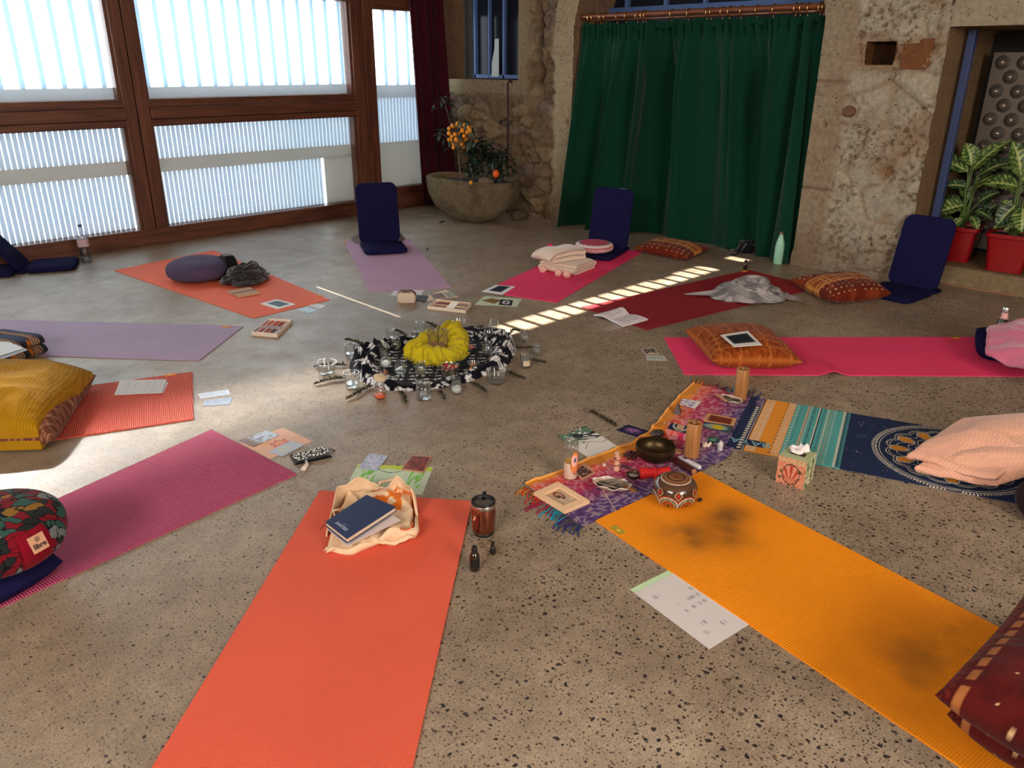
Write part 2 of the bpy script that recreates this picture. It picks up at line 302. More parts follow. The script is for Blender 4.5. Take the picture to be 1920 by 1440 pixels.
for x0, x1, up in ((-1.9, 0.29, 2.1), (0.5, 2.65, 2.1), (2.862, 4.985, 2.1), (5.255, 6.2, 2.04)):
    mb = MB()                                     # middle rail: a stout beam between two slimmer frame members
    for za, zb, dy in ((1.175, 1.238, 0.0), (1.075, 1.170, 0.02), (1.012, 1.070, 0.0)):
        if x0 > 5: break
        mb.box(((x0 + x1) / 2, YW + 0.02 - dy, (za + zb) / 2), (x1 - x0, 0.13, zb - za))
    if mb.n: struct(mb.build('trim_%d' % k, M_BEAM_X, bevel=0.005)); k += 1
    beam('trim_%d' % k, x0, x1, up, 2.36); k += 1
    mb = MB()                                     # slim stiles around the panes
    for xe in (x0 + 0.011, x1 - 0.011): mb.box((xe, YW + 0.03, 1.12), (0.022, 0.09, 1.96))
    struct(mb.build('trim_%d' % k, M_BEAM_Z)); k += 1
SLIT0, SLIT1 = 2.40, 2.52
beam('trim_%d' % k, -3.6, 6.2, 2.34, SLIT0, YW - 0.01, YW + 0.02); k += 1
beam('trim_%d' % k, -3.6, 6.2, SLIT1, 2.62, YW - 0.01, YW + 0.02); k += 1
mb = MB(); mb.box((1.3, YW + 0.04, 3.15), (9.8, 0.12, 1.12)); struct(mb.build('wall_left', wood('upper_boarding', (0.10, 0.045, 0.025), (0.2, 0.09, 0.05), 0)))
def emis(name, col, s):
    m, nt, b = NM(name); e = nd(nt, 'ShaderNodeEmission'); e.inputs[0].default_value = (*col, 1); e.inputs[1].default_value = s
    nt.links.new(e.outputs[0], nt.nodes['Material Output'].inputs[0]); return m
GAPX = 3.03            # a narrow joint in the backing boards lets a thread of sun in
mb = MB()  # unseen opaque boards added behind the panes to keep stray sun out
for xa, xb, za, zb in ((-3.7, GAPX - 0.006, -0.1, SLIT0 + 0.07), (GAPX + 0.006, 7.6, -0.1, SLIT0 + 0.07), (GAPX - 0.006, GAPX + 0.006, -0.1, 1.52), (-3.7, 7.6, SLIT1 + 0.17, 3.9)):
    mb.box(((xa + xb) / 2, YW + 0.19, (za + zb) / 2), (xb - xa, 0.06, zb - za))
mb.box((-0.19, YW + 0.19, 2.56), (7.0, 0.06, 0.26)); mb.box((6.9, YW + 0.12, 1.8), (1.3, 0.1, 3.8)); struct(mb.build('wall_sun_block', plain('sun_block_board', (0.3, 0.3, 0.3), 0.8)))
M_DAY = emis('bright_daylight_sheet', (0.84, 0.94, 1.0), SKY_L)
def slat_mat(name, col, tr):
    m, nt, b = NM(name); d = nd(nt, 'ShaderNodeBsdfDiffuse'); d.inputs[0].default_value = (*[q * 0.5 for q in col], 1); t = nd(nt, 'ShaderNodeBsdfTranslucent'); t.inputs[0].default_value = (*[q * tr for q in col], 1)
    a = nd(nt, 'ShaderNodeAddShader'); nt.links.new(d.outputs[0], a.inputs[0]); nt.links.new(t.outputs[0], a.inputs[1]); nt.links.new(a.outputs[0], nt.nodes['Material Output'].inputs[0]); return m
M_SLATU = slat_mat('upper_cladding', (0.62, 0.76, 0.86), 0.36); M_SLATL = slat_mat('lower_cladding', (0.68, 0.73, 0.80), 0.33); M_BAND = slat_mat('cladding_board', (0.93, 0.95, 1.0), 0.15); M_BAND2 = slat_mat('lower_board', (0.97, 0.92, 0.86), 0.135)
M_PANE = thin_glass('window_pane', (0.95, 0.97, 0.97), 1.35, 0.12, body=0.03)
def pane(n, x0, x1, z0, z1, parts):
    """one glazed panel: pane > slats of the cladding behind it"""
    r = bpy.data.objects.new('window_%d' % n, None); COL.objects.link(r); r.location = ((x0 + x1) / 2, YW + 0.03, z0); struct(r)
    ox, oz = (x0 + x1) / 2, z0; Y0 = YW + 0.03
    mb = MB(); mb.box((0, 0, (z1 - z0) / 2), (x1 - x0 - 0.03, 0.006, z1 - z0 + 0.01)); mb.build('pane', M_PANE, r)
    mb = MB()
    for xa, xb in ([(x0, GAPX - 0.006), (GAPX + 0.006, x1)] if (x0 < GAPX < x1 and z1 > 2) else [(x0, x1)]):
        mb.add([(xa - ox, 0.10, -0.02), (xb - ox, 0.10, -0.02), (xb - ox, 0.10, z1 - oz + 0.02), (xa - ox, 0.10, z1 - oz + 0.02)], [[0, 3, 2, 1]])
    mb.build('daylight_sheet', M_DAY, r)
    for kind, a, b_, c, d in parts:
        mb = MB()
        if kind == 'U':
            x = a + 0.07
            while x < b_: mb.box((x - ox, 0.055, (c + d) / 2 - oz), (0.036, 0.02, d - c)); x += 0.1536
            o = mb.build('slat_row', M_SLATU, r)
        elif kind == 'L':
            x = a + 0.012
            while x < b_ - 0.01: mb.box((x - ox, 0.06, (c + d) / 2 - oz), (0.032, 0.02, d - c)); x += 0.0435
            o = mb.build('slat_row', M_SLATL, r)
        else: mb.box(((a + b_) / 2 - ox, 0.055, (c + d) / 2 - oz), (b_ - a, 0.02, d - c)); o = mb.build('board', M_BAND if kind == 'B' else M_BAND2, r)
n = 1
for x0, x1 in ((-1.9, 0.29), (0.5, 2.65), (2.862, 4.985)):
    pane(n, x0, x1, 1.238, 2.1, [('U', x0, x1, 1.33, 2.12), ('B', x0, x1, 1.22, 1.33)]); n += 1
    xe = 4.62 if x0 > 2 else x1
    pane(n, x0, x1, 0.145, 1.012, [('L', x0, x1, 0.728, 1.02), ('C', x0, x1, 0.611, 0.728), ('L', x0, xe, 0.13, 0.611)] + ([('C', xe, x1, 0.13, 0.611)] if xe < x1 else [])); n += 1
pane(n, 5.255, 6.2, 0.23, 2.04, [('U', 5.255, 6.2, 1.313, 2.06), ('B', 5.255, 6.2, 1.181, 1.313), ('L', 5.255, 6.2, 0.718, 1.181), ('C', 5.255, 6.2, 0.2, 0.718)]); n += 1
mb = MB(); mb.box((5.73, YW + 0.03, 0.185), (0.95, 0.1, 0.1)); struct(mb.build('trim_%d' % k, M_BEAM_X)); k += 1
# the clear strip above the beam: glass with the cladding slats in front; its far part is frosted
r = bpy.data.objects.new('window_%d' % n, None); COL.objects.link(r); r.location = (4.97, YW + 0.06, SLIT0); struct(r); n += 1
mb = MB(); mb.box((0, 0, 0.05), (3.3, 0.006, 0.1)); mb.build('pane', thin_glass('slit_glass', (0.97, 0.98, 0.98), 1.3), r)
mb = MB(); x = -1.55
while x < 1.6: mb.box((x, 0.02, 0.09), (0.04, 0.02, 0.26)); x += 0.1536
mb.box((0.79, 0.02, 0.09), (0.13, 0.02, 0.26)); mb.build('slat_row', M_SLATU, r)
mb = MB(); mb.box((-0.19, YW + 0.045, (SLIT0 + SLIT1) / 2), (7.0, 0.03, 0.16)); struct(mb.build('window_%d' % n, M_BAND)); n += 1
area('sun_through_frosted_strip', (1.25, YW + 0.005, 2.45), tuple(SUN_DIR), 2.2, 0.07, 2.3, (1.0, 0.97, 0.92), 6)
# ---- the stone wall at the back
XB = 6.2
OPEN = [(2.93, 5.40, -1, 1.80), (6.14, 7.31, 1.372, 2.9), (-0.6, 2.05, -1, 1.775), (2.392, 2.60, 1.534, 1.69), (2.165, 2.318, 1.535, 1.675)]
ARC = (2.93, 5.40, 1.80, 1.05)      # arch over the curtain opening
def in_open(Y, Z):
    r = np.zeros(Y.shape, bool)
    for a, b_, c, d in OPEN: r |= (Y > a) & (Y < b_) & (Z > c) & (Z < d)
    yc = (ARC[0] + ARC[1]) / 2; h = (ARC[1] - ARC[0]) / 2; q = np.clip(1 - np.abs((Y - yc) / h) ** 2.4, 0, 1)
    r |= (Z >= ARC[2] - 0.001) & (np.abs(Y - yc) < h) & (Z < ARC[2] + ARC[3] * q ** 0.6)
    return r
def wall_field(Y, Z):
    """relief of the wall (towards the room) and its colour"""
    C0 = srgb(184, 166, 140); D = 0.012 * (fbm(Y * 5, Z * 5, 0, 3, 5) - 0.5) + 0.006 * (fbm(Y * 40, Z * 40, 0, 9, 3) - 0.5)
    v = fbm(Y * 2.2, Z * 2.2, 0, 21, 4)
    C = np.broadcast_to(C0, Y.shape + (3,)).copy() * 1.0
    C = mixc(C, srgb(206, 186, 156), sst(0.5, 0.75, v)); C = mixc(C, srgb(172, 140, 108), sst(0.52, 0.7, fbm(Y * 3, Z * 2.4, 0, 33, 4)) * 0.8)
    # left part: rubble of boulders in mortar
    yw = Y + 0.05 * (fbm(Y * 4, Z * 4, 0, 5, 3) - 0.5); zw = Z + 0.05 * (fbm(Y * 4, Z * 4, 0, 6, 3) - 0.5)
    f1, f2, cid = worley(yw * 4.6, zw * 7.4, 2); e = (f2 - f1) * (0.35 + 1.3 * fbm(Y * 3, Z * 3, 0, 88, 3))
    rub = sst(5.60, 5.68, Y + 0.10 * (fbm(Z * 5, Y * 0 + 1, 0, 8, 3) - 0.5)) 
    st = sst(0.04, 0.22, e)
    st = 1 - (1 - st) * sst(0.42, 0.62, fbm(Y * 3.1, Z * 3.7, 0, 93, 3))
    rb = -0.038 + 0.022 * st + 0.028 * (cid - 0.5) * st + 0.045 * (ridge(Y * 8, Z * 10, 0, 14, 4) - 0.5) + 0.11 * (fbm(Y * 7, Z * 9, 0, 19, 5) - 0.5) - 0.03 * sst(0.6, 0.75, fbm(Y * 6, Z * 6, 0, 15, 3))
    crev = sst(5.92, 5.86, Y + 0.05 * (noise(Z * 9, 0 * Y, 0, 71) - 0.5)) * sst(5.81, 5.85, Y + 0.05 * (noise(Z * 9, 0 * Y, 0, 71) - 0.5)) * sst(1.2, 1.4, Z)
    rb = rb - 0.03 * crev
    plast = sst(1.18, 1.26, Z + 0.06 * (fbm(Y * 6, Z * 0 + 2, 0, 4, 3) - 0.5)) * sst(5.95, 6.05, Y)        # smooth band under and beside the niche
    rb = rb * (1 - plast) + (0.004 + 0.010 * (fbm(Y * 12, Z * 12, 0, 41, 4) - 0.5)) * plast
    D = D * (1 - rub) + (D * 0.6 + rb) * rub
    cr = np.broadcast_to(srgb(134, 110, 84), Y.shape + (3,)).copy(); cr = mixc(cr, srgb(160, 136, 104), sst(0.3, 0.9, cid)); cr = mixc(cr, srgb(140, 120, 104), sst(0.75, 0.95, noise(cid * 99, 0 * Y, 0, 3)))
    cr = mixc(cr, srgb(112, 86, 64), (1 - st) * 0.35 * (1 - plast)); cr = mixc(cr, srgb(70, 50, 36), crev * 0.6)
    cr = mixc(cr, srgb(160, 140, 112), plast * 0.8)
    C = C * (1 - rub[..., None]) + cr * rub[..., None]
    # dressed jamb of the arch: big blocks with fine joints
    jam = sst(5.66, 5.62, Y) * (Y > 5.3)
    j = np.minimum(np.abs(Z - 0.78), np.abs(Z - 1.62)); D = D - 0.012 * jam * sst(0.012, 0.003, j); C = mixc(C, srgb(120, 98, 74), jam * sst(0.012, 0.003, j) * 0.7)
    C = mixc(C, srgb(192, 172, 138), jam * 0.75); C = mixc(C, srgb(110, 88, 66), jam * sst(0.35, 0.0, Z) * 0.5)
    # right pier: dressed edge blocks, coarse porous masonry between
    pier = (Y < 2.95).astype(float); edge = sst(2.66, 2.74, Y + 0.05 * (fbm(Z * 4, 0 * Y, 0, 17, 3) - 0.5)) * pier
    cm = pier * (1 - edge)
    g1, g2, gid = worley(Y * 3.3 + 0.3 * noise(Z * 3, Y, 0, 3), Z * 4.6, 11); ge = 0.55 + 0.45 * sst(0.0, 0.22, g2 - g1)
    por = sst(0.56, 0.70, fbm(Y * 44, Z * 44, 0, 51, 3)) * sst(0.35, 0.6, fbm(Y * 2.5, Z * 4, 0, 53, 3) + 0.1)
    D = D + cm * (-0.040 + 0.034 * ge + 0.03 * (gid - 0.5) * ge + 0.05 * (fbm(Y * 6, Z * 8, 0, 24, 5) - 0.5) + 0.02 * (ridge(Y * 14, Z * 18, 0, 25, 4) - 0.5) - 0.014 * por)
    cp = np.broadcast_to(srgb(206, 194, 172), Y.shape + (3,)).copy(); cp = mixc(cp, srgb(178, 148, 118), (1 - ge) * 1.3); cp = mixc(cp, srgb(184, 154, 124), sst(0.5, 0.68, fbm(Y * 4, Z * 3, 0, 61, 4)) * 0.7)
    cp = mixc(cp, srgb(218, 206, 182), sst(0.6, 0.8, gid) * 0.7); cp = mixc(cp, srgb(128, 100, 76), por * 0.7)
    C = C * (1 - cm[..., None]) + cp * cm[..., None]
    C = mixc(C, srgb(184, 164, 138), edge * 0.6)
    jj = np.minimum(np.abs(Z - 0.62 - 0.02 * noise(Y * 8, 0 * Z, 0, 2)), np.abs(Z - 1.42)); D = D - 0.010 * edge * sst(0.014, 0.003, jj); C = mixc(C, srgb(120, 92, 66), edge * sst(0.014, 0.003, jj) * 0.6)
    # lintel over the studded door
    lin = sst(2.06, 2.04, Y) * (Z > 1.7); C = mixc(C, srgb(196, 180, 152), lin * 0.8); D = D * (1 - 0.6 * lin) + 0.01 * lin
    # sockets' worn surroundings, knot hole, dark old scar above, darker foot
    for yy, zz, ry, rz, dd in ((2.50, 1.61, 0.18, 0.13, -0.035), (2.25, 1.60, 0.14, 0.12, -0.015), (2.22, 1.99, 0.09, 0.05, -0.05), (2.82, 1.11, 0.016, 0.018, -0.03), (2.30, 0.80, 0.06, 0.03, -0.03), (5.45, 1.0, 0.02, 0.03, -0.02), (2.01, 1.33, 0.03, 0.05, -0.03)):
        q = np.exp(-(((Y - yy) / ry) ** 2 + ((Z - zz) / rz) ** 2) ** 2); D = D + dd * q; C = mixc(C, srgb(176, 132, 94), q * 0.75 if ry > 0.1 else q * 0.9 * (srgb(90, 60, 40)[0] > 0))
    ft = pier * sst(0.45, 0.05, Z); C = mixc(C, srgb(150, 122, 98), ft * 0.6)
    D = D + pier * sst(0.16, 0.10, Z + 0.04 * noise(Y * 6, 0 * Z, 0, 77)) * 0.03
    return D, C
def brk(lo, hi, st, extra): 
    a = np.arange(lo, hi, st); a = np.concatenate([a] + [np.array([e - 0.002, e]) for e in extra if lo < e < hi] + [np.array([hi])]); a = np.unique(np.round(a, 4))
    keep = [a[0]]
    for q in a[1:]:
        if q - keep[-1] > 0.0035 or q in np.round(extra, 4): keep.append(q)
    return np.array(keep)
ys = np.concatenate([np.arange(-3.6, 1.0, 0.2), brk(1.0, 2.96, 0.0115, [2.05, 2.165, 2.318, 2.392, 2.60, 2.93]), np.arange(3.0, 5.3, 0.06), brk(5.3, YW + 0.06, 0.0125, [5.40, 6.14, 7.31])])
zs = np.concatenate([brk(0, 2.3, 0.0125, [1.372, 1.534, 1.69, 1.535, 1.675, 1.775]), np.arange(2.4, 3.71, 0.1)])
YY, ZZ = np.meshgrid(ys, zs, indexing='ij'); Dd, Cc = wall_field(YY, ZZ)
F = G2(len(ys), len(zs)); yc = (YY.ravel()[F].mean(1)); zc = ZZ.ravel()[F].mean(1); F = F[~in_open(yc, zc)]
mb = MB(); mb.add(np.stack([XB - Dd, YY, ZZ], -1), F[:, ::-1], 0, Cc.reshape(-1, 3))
def reveal(pts, x1, seed, col, flip=False, x0=None):
    """strip from the wall's broken edge back into the opening"""
    p = np.array(pts, float); t = np.linspace(0, 1, 10); D0, C0_ = wall_field(p[:, 0], p[:, 1])
    xs = (XB - D0)[:, None] * (1 - t) + x1 * t; Y = np.repeat(p[:, 0:1], 10, 1) + 0; Z = np.repeat(p[:, 1:2], 10, 1)
    c = np.broadcast_to(srgb(*col), xs.shape + (3,)) * (0.8 + 0.4 * fbm(xs * 9, Y * 9, Z * 9, seed)[..., None]); FF = G2(len(p), 10)
    mb.add(np.stack([xs, Y, Z], -1), FF[:, ::-1] if flip else FF, 0, c.reshape(-1, 3))
zl = np.arange(0, 1.801, 0.0125); yc0 = (ARC[0] + ARC[1]) / 2; hh = (ARC[1] - ARC[0]) / 2
an = np.linspace(0, 1, 60); ya = yc0 + hh * np.cos(an * PI); za = ARC[2] + ARC[3] * np.clip(1 - np.abs(np.cos(an * PI)) ** 2.4, 0, 1) ** 0.6
reveal([(5.40, z) for z in zl] + list(zip(ya, za)) + [(2.93, z) for z in zl[::-1]], 6.75, 1, (150, 120, 94))
zn = np.arange(1.372, 2.9, 0.05); reveal([(7.31, z) for z in zn[::-1]] + [(y, 1.372) for y in np.arange(7.31, 6.14, -0.05)] + [(6.14, 1.372)] + [(6.14, z) for z in zn], 6.5, 2, (150, 118, 90))
zd = np.arange(0, 1.776, 0.05); reveal([(2.05, z) for z in zd] + [(2.05, 1.775)] + [(y, 1.775) for y in np.arange(2.0, -0.6, -0.1)] + [(-0.6, 1.775)] + [(-0.6, z) for z in zd[::-1]], 7.3, 3, (158, 126, 94))
for a, b_, c, d in OPEN[3:]: reveal([(a, c), (b_, c), (b_, d), (a, d), (a, c)], XB + (0.16 if a > 2.35 else 0.02), 4, (120, 76, 44), True)
mb.box((6.38, 2.496, 1.612), (0.02, 0.3, 0.25), 0, srgb(70, 46, 30)); mb.box((6.225, 2.24, 1.605), (0.02, 0.2, 0.2), 0, srgb(150, 98, 64))
mb.box((6.75, 6.7, 2.6), (0.1, 1.5, 0.6), 0, srgb(60, 50, 40))
struct(mb.build('wall_back', M_STONE, smooth=True, angle=50))
# backing behind the wall so no light leaks in round the openings
mb = MB(); mb.box((7.45, 2.0, 1.85), (0.1, 11.4, 3.8)); mb.box((6.95, 7.55, 1.85), (1.1, 0.1, 3.8)); struct(mb.build('wall_behind', plain('dark_backing', (0.05, 0.04, 0.035), 0.9)))
# round stone bedded in the pier, boulders at the wall foot
mb = MB(); mb.ell((0, 0, 0), (0.03, 0.05, 0.042), 20, col=srgb(150, 112, 88)); o = mb.build('round_cobble', M_STONE, smooth=True, loc=(6.205, 2.645, 1.21)); struct(o)
# ---- glazed niche window
M_BLUE = plain('blue_paint', srgb(78, 106, 160), 0.5, bscale=40, bstr=0.1); M_DARKGLASS = plain('dark_window_glass', (0.014, 0.016, 0.026), 0.10, 0, 0.08, 0)
r = bpy.data.objects.new('window_%d' % n, None); COL.objects.link(r); r.location = (6.46, 6.6, 1.38); struct(r); n += 1
mb = MB(); mb.box((0.02, 0, 0.5), (0.01, 1.05, 1.0)); mb.build('pane', M_DARKGLASS, r)
mb = MB(); mb.box((0, 0, 0.02), (0.05, 0.98, 0.04))
for y in (0.46, 0.23, -0.0, -0.48): mb.box((0, y, 0.5), (0.05, 0.035 if y != 0.23 else 0.02, 1.0))
mb.build('frame', M_BLUE, r, bevel=0.004)
mb = MB(); mb.add([(-0.035, 0.175, 0.02), (-0.035, 0.06, 0.02), (-0.035, 0.06, 0.40), (-0.035, 0.125, 0.40), (-0.035, 0.13, 0.3), (-0.035, 0.17, 0.16)], [[0, 1, 2, 3, 4, 5]], 0); mb.build('net_curtain', plain('net', srgb(196, 205, 205), 0.9), r)
mb = MB(); mb.box((-0.03, -0.4, 0.035), (0.04, 0.15, 0.02)); mb.build('latch', plain('dark_green_metal', (0.02, 0.05, 0.04), 0.4), r, bevel=0.003)
# ---- fanlight over the green curtain
r = bpy.data.objects.new('window_%d' % n, None); COL.objects.link(r); r.location = (6.7, 4.165, 2.0); struct(r); n += 1
mb = MB(); mb.box((0.03, 0, 0.45), (0.01, 2.6, 0.95)); mb.build('pane', M_DARKGLASS, r)
mb = MB(); mb.box((0, 0, -0.0), (0.07, 2.85, 0.075))
for y in (1.0, 0.55, 0.13, -0.36, -0.78, -1.2): mb.box((0, y, 0.45), (0.05, 0.035, 0.9))
mb.build('frame', M_BLUE, r, bevel=0.004)
mb = MB(); mb.box((6.66, 4.16, 1.0), (0.03, 2.6, 1.98)); struct(mb.build('door_1', plain('dark_door', (0.03, 0.035, 0.05), 0.4)))
# ---- right recess: ledge, blue frame, studded door
mb = MB(); us = np.linspace(-0.6, 2.05, 120); vs = np.linspace(0, 1, 16)
A, B = np.meshgrid(us, vs, indexing='ij'); s_ = np.clip(B / 0.28, 0, 1); Zl = 0.135 * s_ + 0.004 * fbm(A * 20, B * 9, 0, 3); Xl = 6.44 + 0.03 * s_ + np.clip((B - 0.28) / 0.72, 0, 1) * 0.95 - 0.012 * fbm(A * 14, B * 8, 0, 5) - (B < 0.29) * 0.012 * sst(0.5, 0.7, fbm(A * 6, B * 4, 0, 7))
cc = np.broadcast_to(srgb(172, 148, 114), A.shape + (3,)) * 1.0; cc = mixc(cc, srgb(132, 98, 74), (s_ > 0.98) * 0.8); cc = mixc(cc, srgb(210, 190, 160), sst(0.6, 0.75, fbm(A * 5, B * 3, 0, 8)) * 0.5)
mb.add(np.stack([Xl, A, Zl], -1), G2(120, 16)[:, ::-1], 0, cc.reshape(-1, 3)); struct(mb.build('step', M_STONE, smooth=True, angle=40))
mb = MB(); mb.box((6.43, 1.62, 0.004), (0.03, 0.62, 0.012), rz=0.03); tag(mb.build('wooden_strip', wood('strip_wood', (0.25, 0.11, 0.05), (0.4, 0.2, 0.1), 1)), 'thin reddish wooden strip lying along the foot of the stone ledge', 'strip')
r = bpy.data.objects.new('door_2', None); COL.objects.link(r); r.location = (6.9, 1.0, 0.135); struct(r)
mb = MB(); mb.box((-0.38, 0.995, 0.82), (0.06, 0.05, 1.62)); mb.box((-0.35, 0.0, 1.72), (0.08, 2.4, 0.1)); mb.build('frame', plain('recess_shaded_blue', srgb(52, 68, 112), 0.5), r, bevel=0.004)  # same blue paint, colour darkened for the shade of the recess
M_STUDRING = plain('stud_ring', (0.045, 0.036, 0.03), 0.5); M_STUD = plain('stud_metal', (0.24, 0.20, 0.17), 0.24, 0.6, 0.5, bscale=30); M_DARK = plain('dark_recess', (0.010, 0.008, 0.008), 0.8)
mb = MB(); mb.box((0.3, -0.2, 0.8), (0.02, 2.6, 1.65)); mb.build('backing', M_DARK, r)
mb = MB(); mb.box((0.03, -0.15, 0.78), (0.03, 2.2, 1.42)); mb.build('panel', M_STUD, r, bevel=0.004)
mb = MB()
for i in range(14):
    for j in range(15):
        y = 0.88 - j * 0.140 - (0.07 if i % 2 else 0); z = 1.42 - i * 0.098
        T = Matrix.Translation((0.012, y, z)) @ Matrix.Rotation(-PI / 2, 4, 'Y')
        mb.lathe([(0.048, 0.002), (0.044, 0.004), (0.030, 0.0035)], 14, 1, T=T); mb.lathe([(0.034, 0.002), (0.033, 0.014), (0.028, 0.030), (0.016, 0.042), (0.0, 0.046)], 14, 0, T=T)
tag(mb.build('stud', [M_STUD, M_STUDRING], r, smooth=True), None, None, None, 'stuff')
# ================================================================== MATS
def mat_mat(name, col, pitch, bstr=0.5, cross=0.0, dist=0.002, var=0.12, stain=0.0):
    m, nt, b = NM(name); co = coords(nt); sep = nd(nt, 'ShaderNodeSeparateXYZ'); nt.links.new(co, sep.inputs[0])
    n = nd(nt, 'ShaderNodeTexNoise', _Scale=260, _Detail=3); nt.links.new(co, n.inputs[0]); n1 = nd(nt, 'ShaderNodeTexNoise', _Scale=2.2, _Detail=5); nt.links.new(co, n1.inputs[0])
    wv = math_n(nt, 'SINE', math_n(nt, 'MULTIPLY', sep.outputs[0], 2 * PI / pitch)); h = wv
    if cross: h = math_n(nt, 'MULTIPLY', math_n(nt, 'MULTIPLY_ADD', wv, 0.5, 0.5), math_n(nt, 'MULTIPLY_ADD', math_n(nt, 'SINE', math_n(nt, 'MULTIPLY', sep.outputs[1], 2 * PI / pitch)), cross * 0.5, 1 - cross * 0.5))
    v = math_n(nt, 'ADD', math_n(nt, 'MULTIPLY_ADD', n.outputs[0], 2 * var, 1 - var), math_n(nt, 'MULTIPLY_ADD', n1.outputs[0], 0.3, -0.15))
    v = math_n(nt, 'ADD', v, math_n(nt, 'MULTIPLY', h, 0.05))
    vm = nt.nodes.new('ShaderNodeVectorMath'); vm.operation = 'SCALE'
    if col is None: a = nt.nodes.new('ShaderNodeAttribute'); a.attribute_name = 'Col'; nt.links.new(a.outputs['Color'], vm.inputs[0])
    else: vm.inputs[0].default_value = tuple(float(q) for q in col)
    nt.links.new(v, vm.inputs['Scale']); c = vm.outputs[0]
    if stain:
        n3 = nd(nt, 'ShaderNodeTexNoise', _Scale=3.0, _Detail=4); nt.links.new(co, n3.inputs[0]); c = mixrgb(nt, math_n(nt, 'MULTIPLY', ramp(nt, n3.outputs[0], [(0.56, (0, 0, 0)), (0.72, (1, 1, 1))]), stain), c, tuple(q * 0.35 for q in (col if col is not None else (0.3, 0.2, 0.1))))
    nt.links.new(c, b.inputs['Base Color']); b.inputs['Roughness'].default_value = 0.75; b.inputs['Specular IOR Level'].default_value = 0.3
    bump(nt, b, h, bstr, dist); return m
M_TAG = plain('woven_tag', srgb(226, 130, 30), 0.7); M_TAGMARK = plain('tag_mark', srgb(240, 190, 60), 0.6)
def yoga_mat(label, c4, mat, th=0.005, tagpos=None, colfn=None, res=(60, 20), warp=None, tagcol=None, group='yoga mats laid in a ring', curl=0):
    """c4: near-left, far-left, far-right, near-right pixel corners; local x runs along the mat"""
    q = [P(*p) for p in c4]; c = sum(q) / 4; a = heading((q[0] + q[3]) / 2, (q[1] + q[2]) / 2)
    cs, sn = math.cos(-a), math.sin(-a); R2 = np.array([[cs, -sn], [sn, cs]]); L = [R2 @ (p[:2] - c[:2]) for p in q]
    t = thing('yoga_mat', label, 'mat', (c[0], c[1], 0), a, group); nu, nv = res
    U, V_ = np.meshgrid(np.linspace(0, 1, nu), np.linspace(0, 1, nv), indexing='ij')
    XY = ((1 - U) * V_)[..., None] * L[0] + (U * V_)[..., None] * L[1] + (U * (1 - V_))[..., None] * L[2] + ((1 - U) * (1 - V_))[..., None] * L[3]
    Z = np.full(U.shape, th)
    if warp: Z = Z + warp(U, V_)
    top = np.concatenate([XY, Z[..., None]], -1); bot = top.copy(); bot[..., 2] -= th - 0.0005
    mb = MB(); col = colfn(U, V_) if colfn else np.ones(U.shape + (3,)); mb.add(top, G2(nu, nv), 0, col.reshape(-1, 3)); 
    mb.add(bot, G2(nu, nv)[:, ::-1], 0, col.reshape(-1, 3))
    idx = [(i, 0) for i in range(nu)] + [(nu - 1, j) for j in range(1, nv)] + [(i, nv - 1) for i in range(nu - 2, -1, -1)] + [(0, j) for j in range(nv - 2, 0, -1)]
    n_ = len(idx); Vt = np.array([top[i, j] for i, j in idx]); Vb = np.array([bot[i, j] for i, j in idx]); cc = np.array([col[i, j] for i, j in idx])
    mb.add(np.concatenate([Vt, Vb]), [[(i + 1) % n_, i, n_ + i, n_ + (i + 1) % n_] for i in range(n_)], 0, np.concatenate([cc, cc]))
    mb.build('sheet', mat, t)
    if tagpos:
        p = P(*tagpos); l = R2 @ (p[:2] - c[:2]); mb = MB(); mb.box((l[0], l[1], th + 0.001), (0.055, 0.028, 0.002), 0)
        tg = mb.build('tag', M_TAG if tagcol is None else tagcol, t); mb = MB(); mb.box((l[0] + 0.004, l[1], th + 0.0024), (0.016, 0.012, 0.0010)); mb.build('woven_mark', M_TAGMARK, tg)
    return t
MC = {}
def cm(n, rgb, pitch, **k): MC[n] = mat_mat('mat_' + n, None if rgb is None else srgb(*rgb), pitch, **k); return MC[n]
def far(c, d): return c
MATS = {}
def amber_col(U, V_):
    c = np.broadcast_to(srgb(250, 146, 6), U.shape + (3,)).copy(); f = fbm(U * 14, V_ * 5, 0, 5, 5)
    for u, v, a, b_ in ((0.155, 0.70, 0.050, 0.16), (0.150, 0.34, 0.06, 0.15), (0.20, 0.55, 0.05, 0.12), (0.59, 0.55, 0.075, 0.5)):  # last entry: broad darker patch beside the burgundy cushions; the others are stains
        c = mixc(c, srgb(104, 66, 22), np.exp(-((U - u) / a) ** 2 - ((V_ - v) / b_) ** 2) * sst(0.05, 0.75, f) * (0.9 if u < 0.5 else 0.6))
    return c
MATS['A'] = yoga_mat('orange red yoga mat in front holding the canvas bag and navy notebook', [(600, 922), (-10, 1930), (660, 1950), (885, 942)], cm('red', (228, 96, 70), 0.0052, bstr=0.6, cross=1.0, var=0.06), 0.006, group=None)
MATS['B'] = yoga_mat('amber orange ribbed yoga mat at lower right with dark stains and a broad darker patch', [(1313, 886), (2443, 1478), (2328, 1797), (1117, 978)], cm('amber', None, 0.0075, bstr=0.6, cross=0.35, dist=0.003, var=0.05), 0.006, (1158, 997), tagcol=plain('leaf_tag', srgb(170, 150, 50), 0.6), group=None, res=(200, 70), colfn=amber_col)
MATS['D'] = yoga_mat('long raspberry pink yoga mat at right under the quilted orange cushion', [(1245, 634), (1823, 633), (1985, 707), (1283, 703)], cm('pink', (236, 62, 108), 0.006, bstr=0.15), 0.005, (1792, 635), group=None, res=(140, 24), warp=lambda U, V_: 0.022 * np.exp(-((U - 0.40) / 0.022) ** 2) * sst(0.45, 0.0, V_))
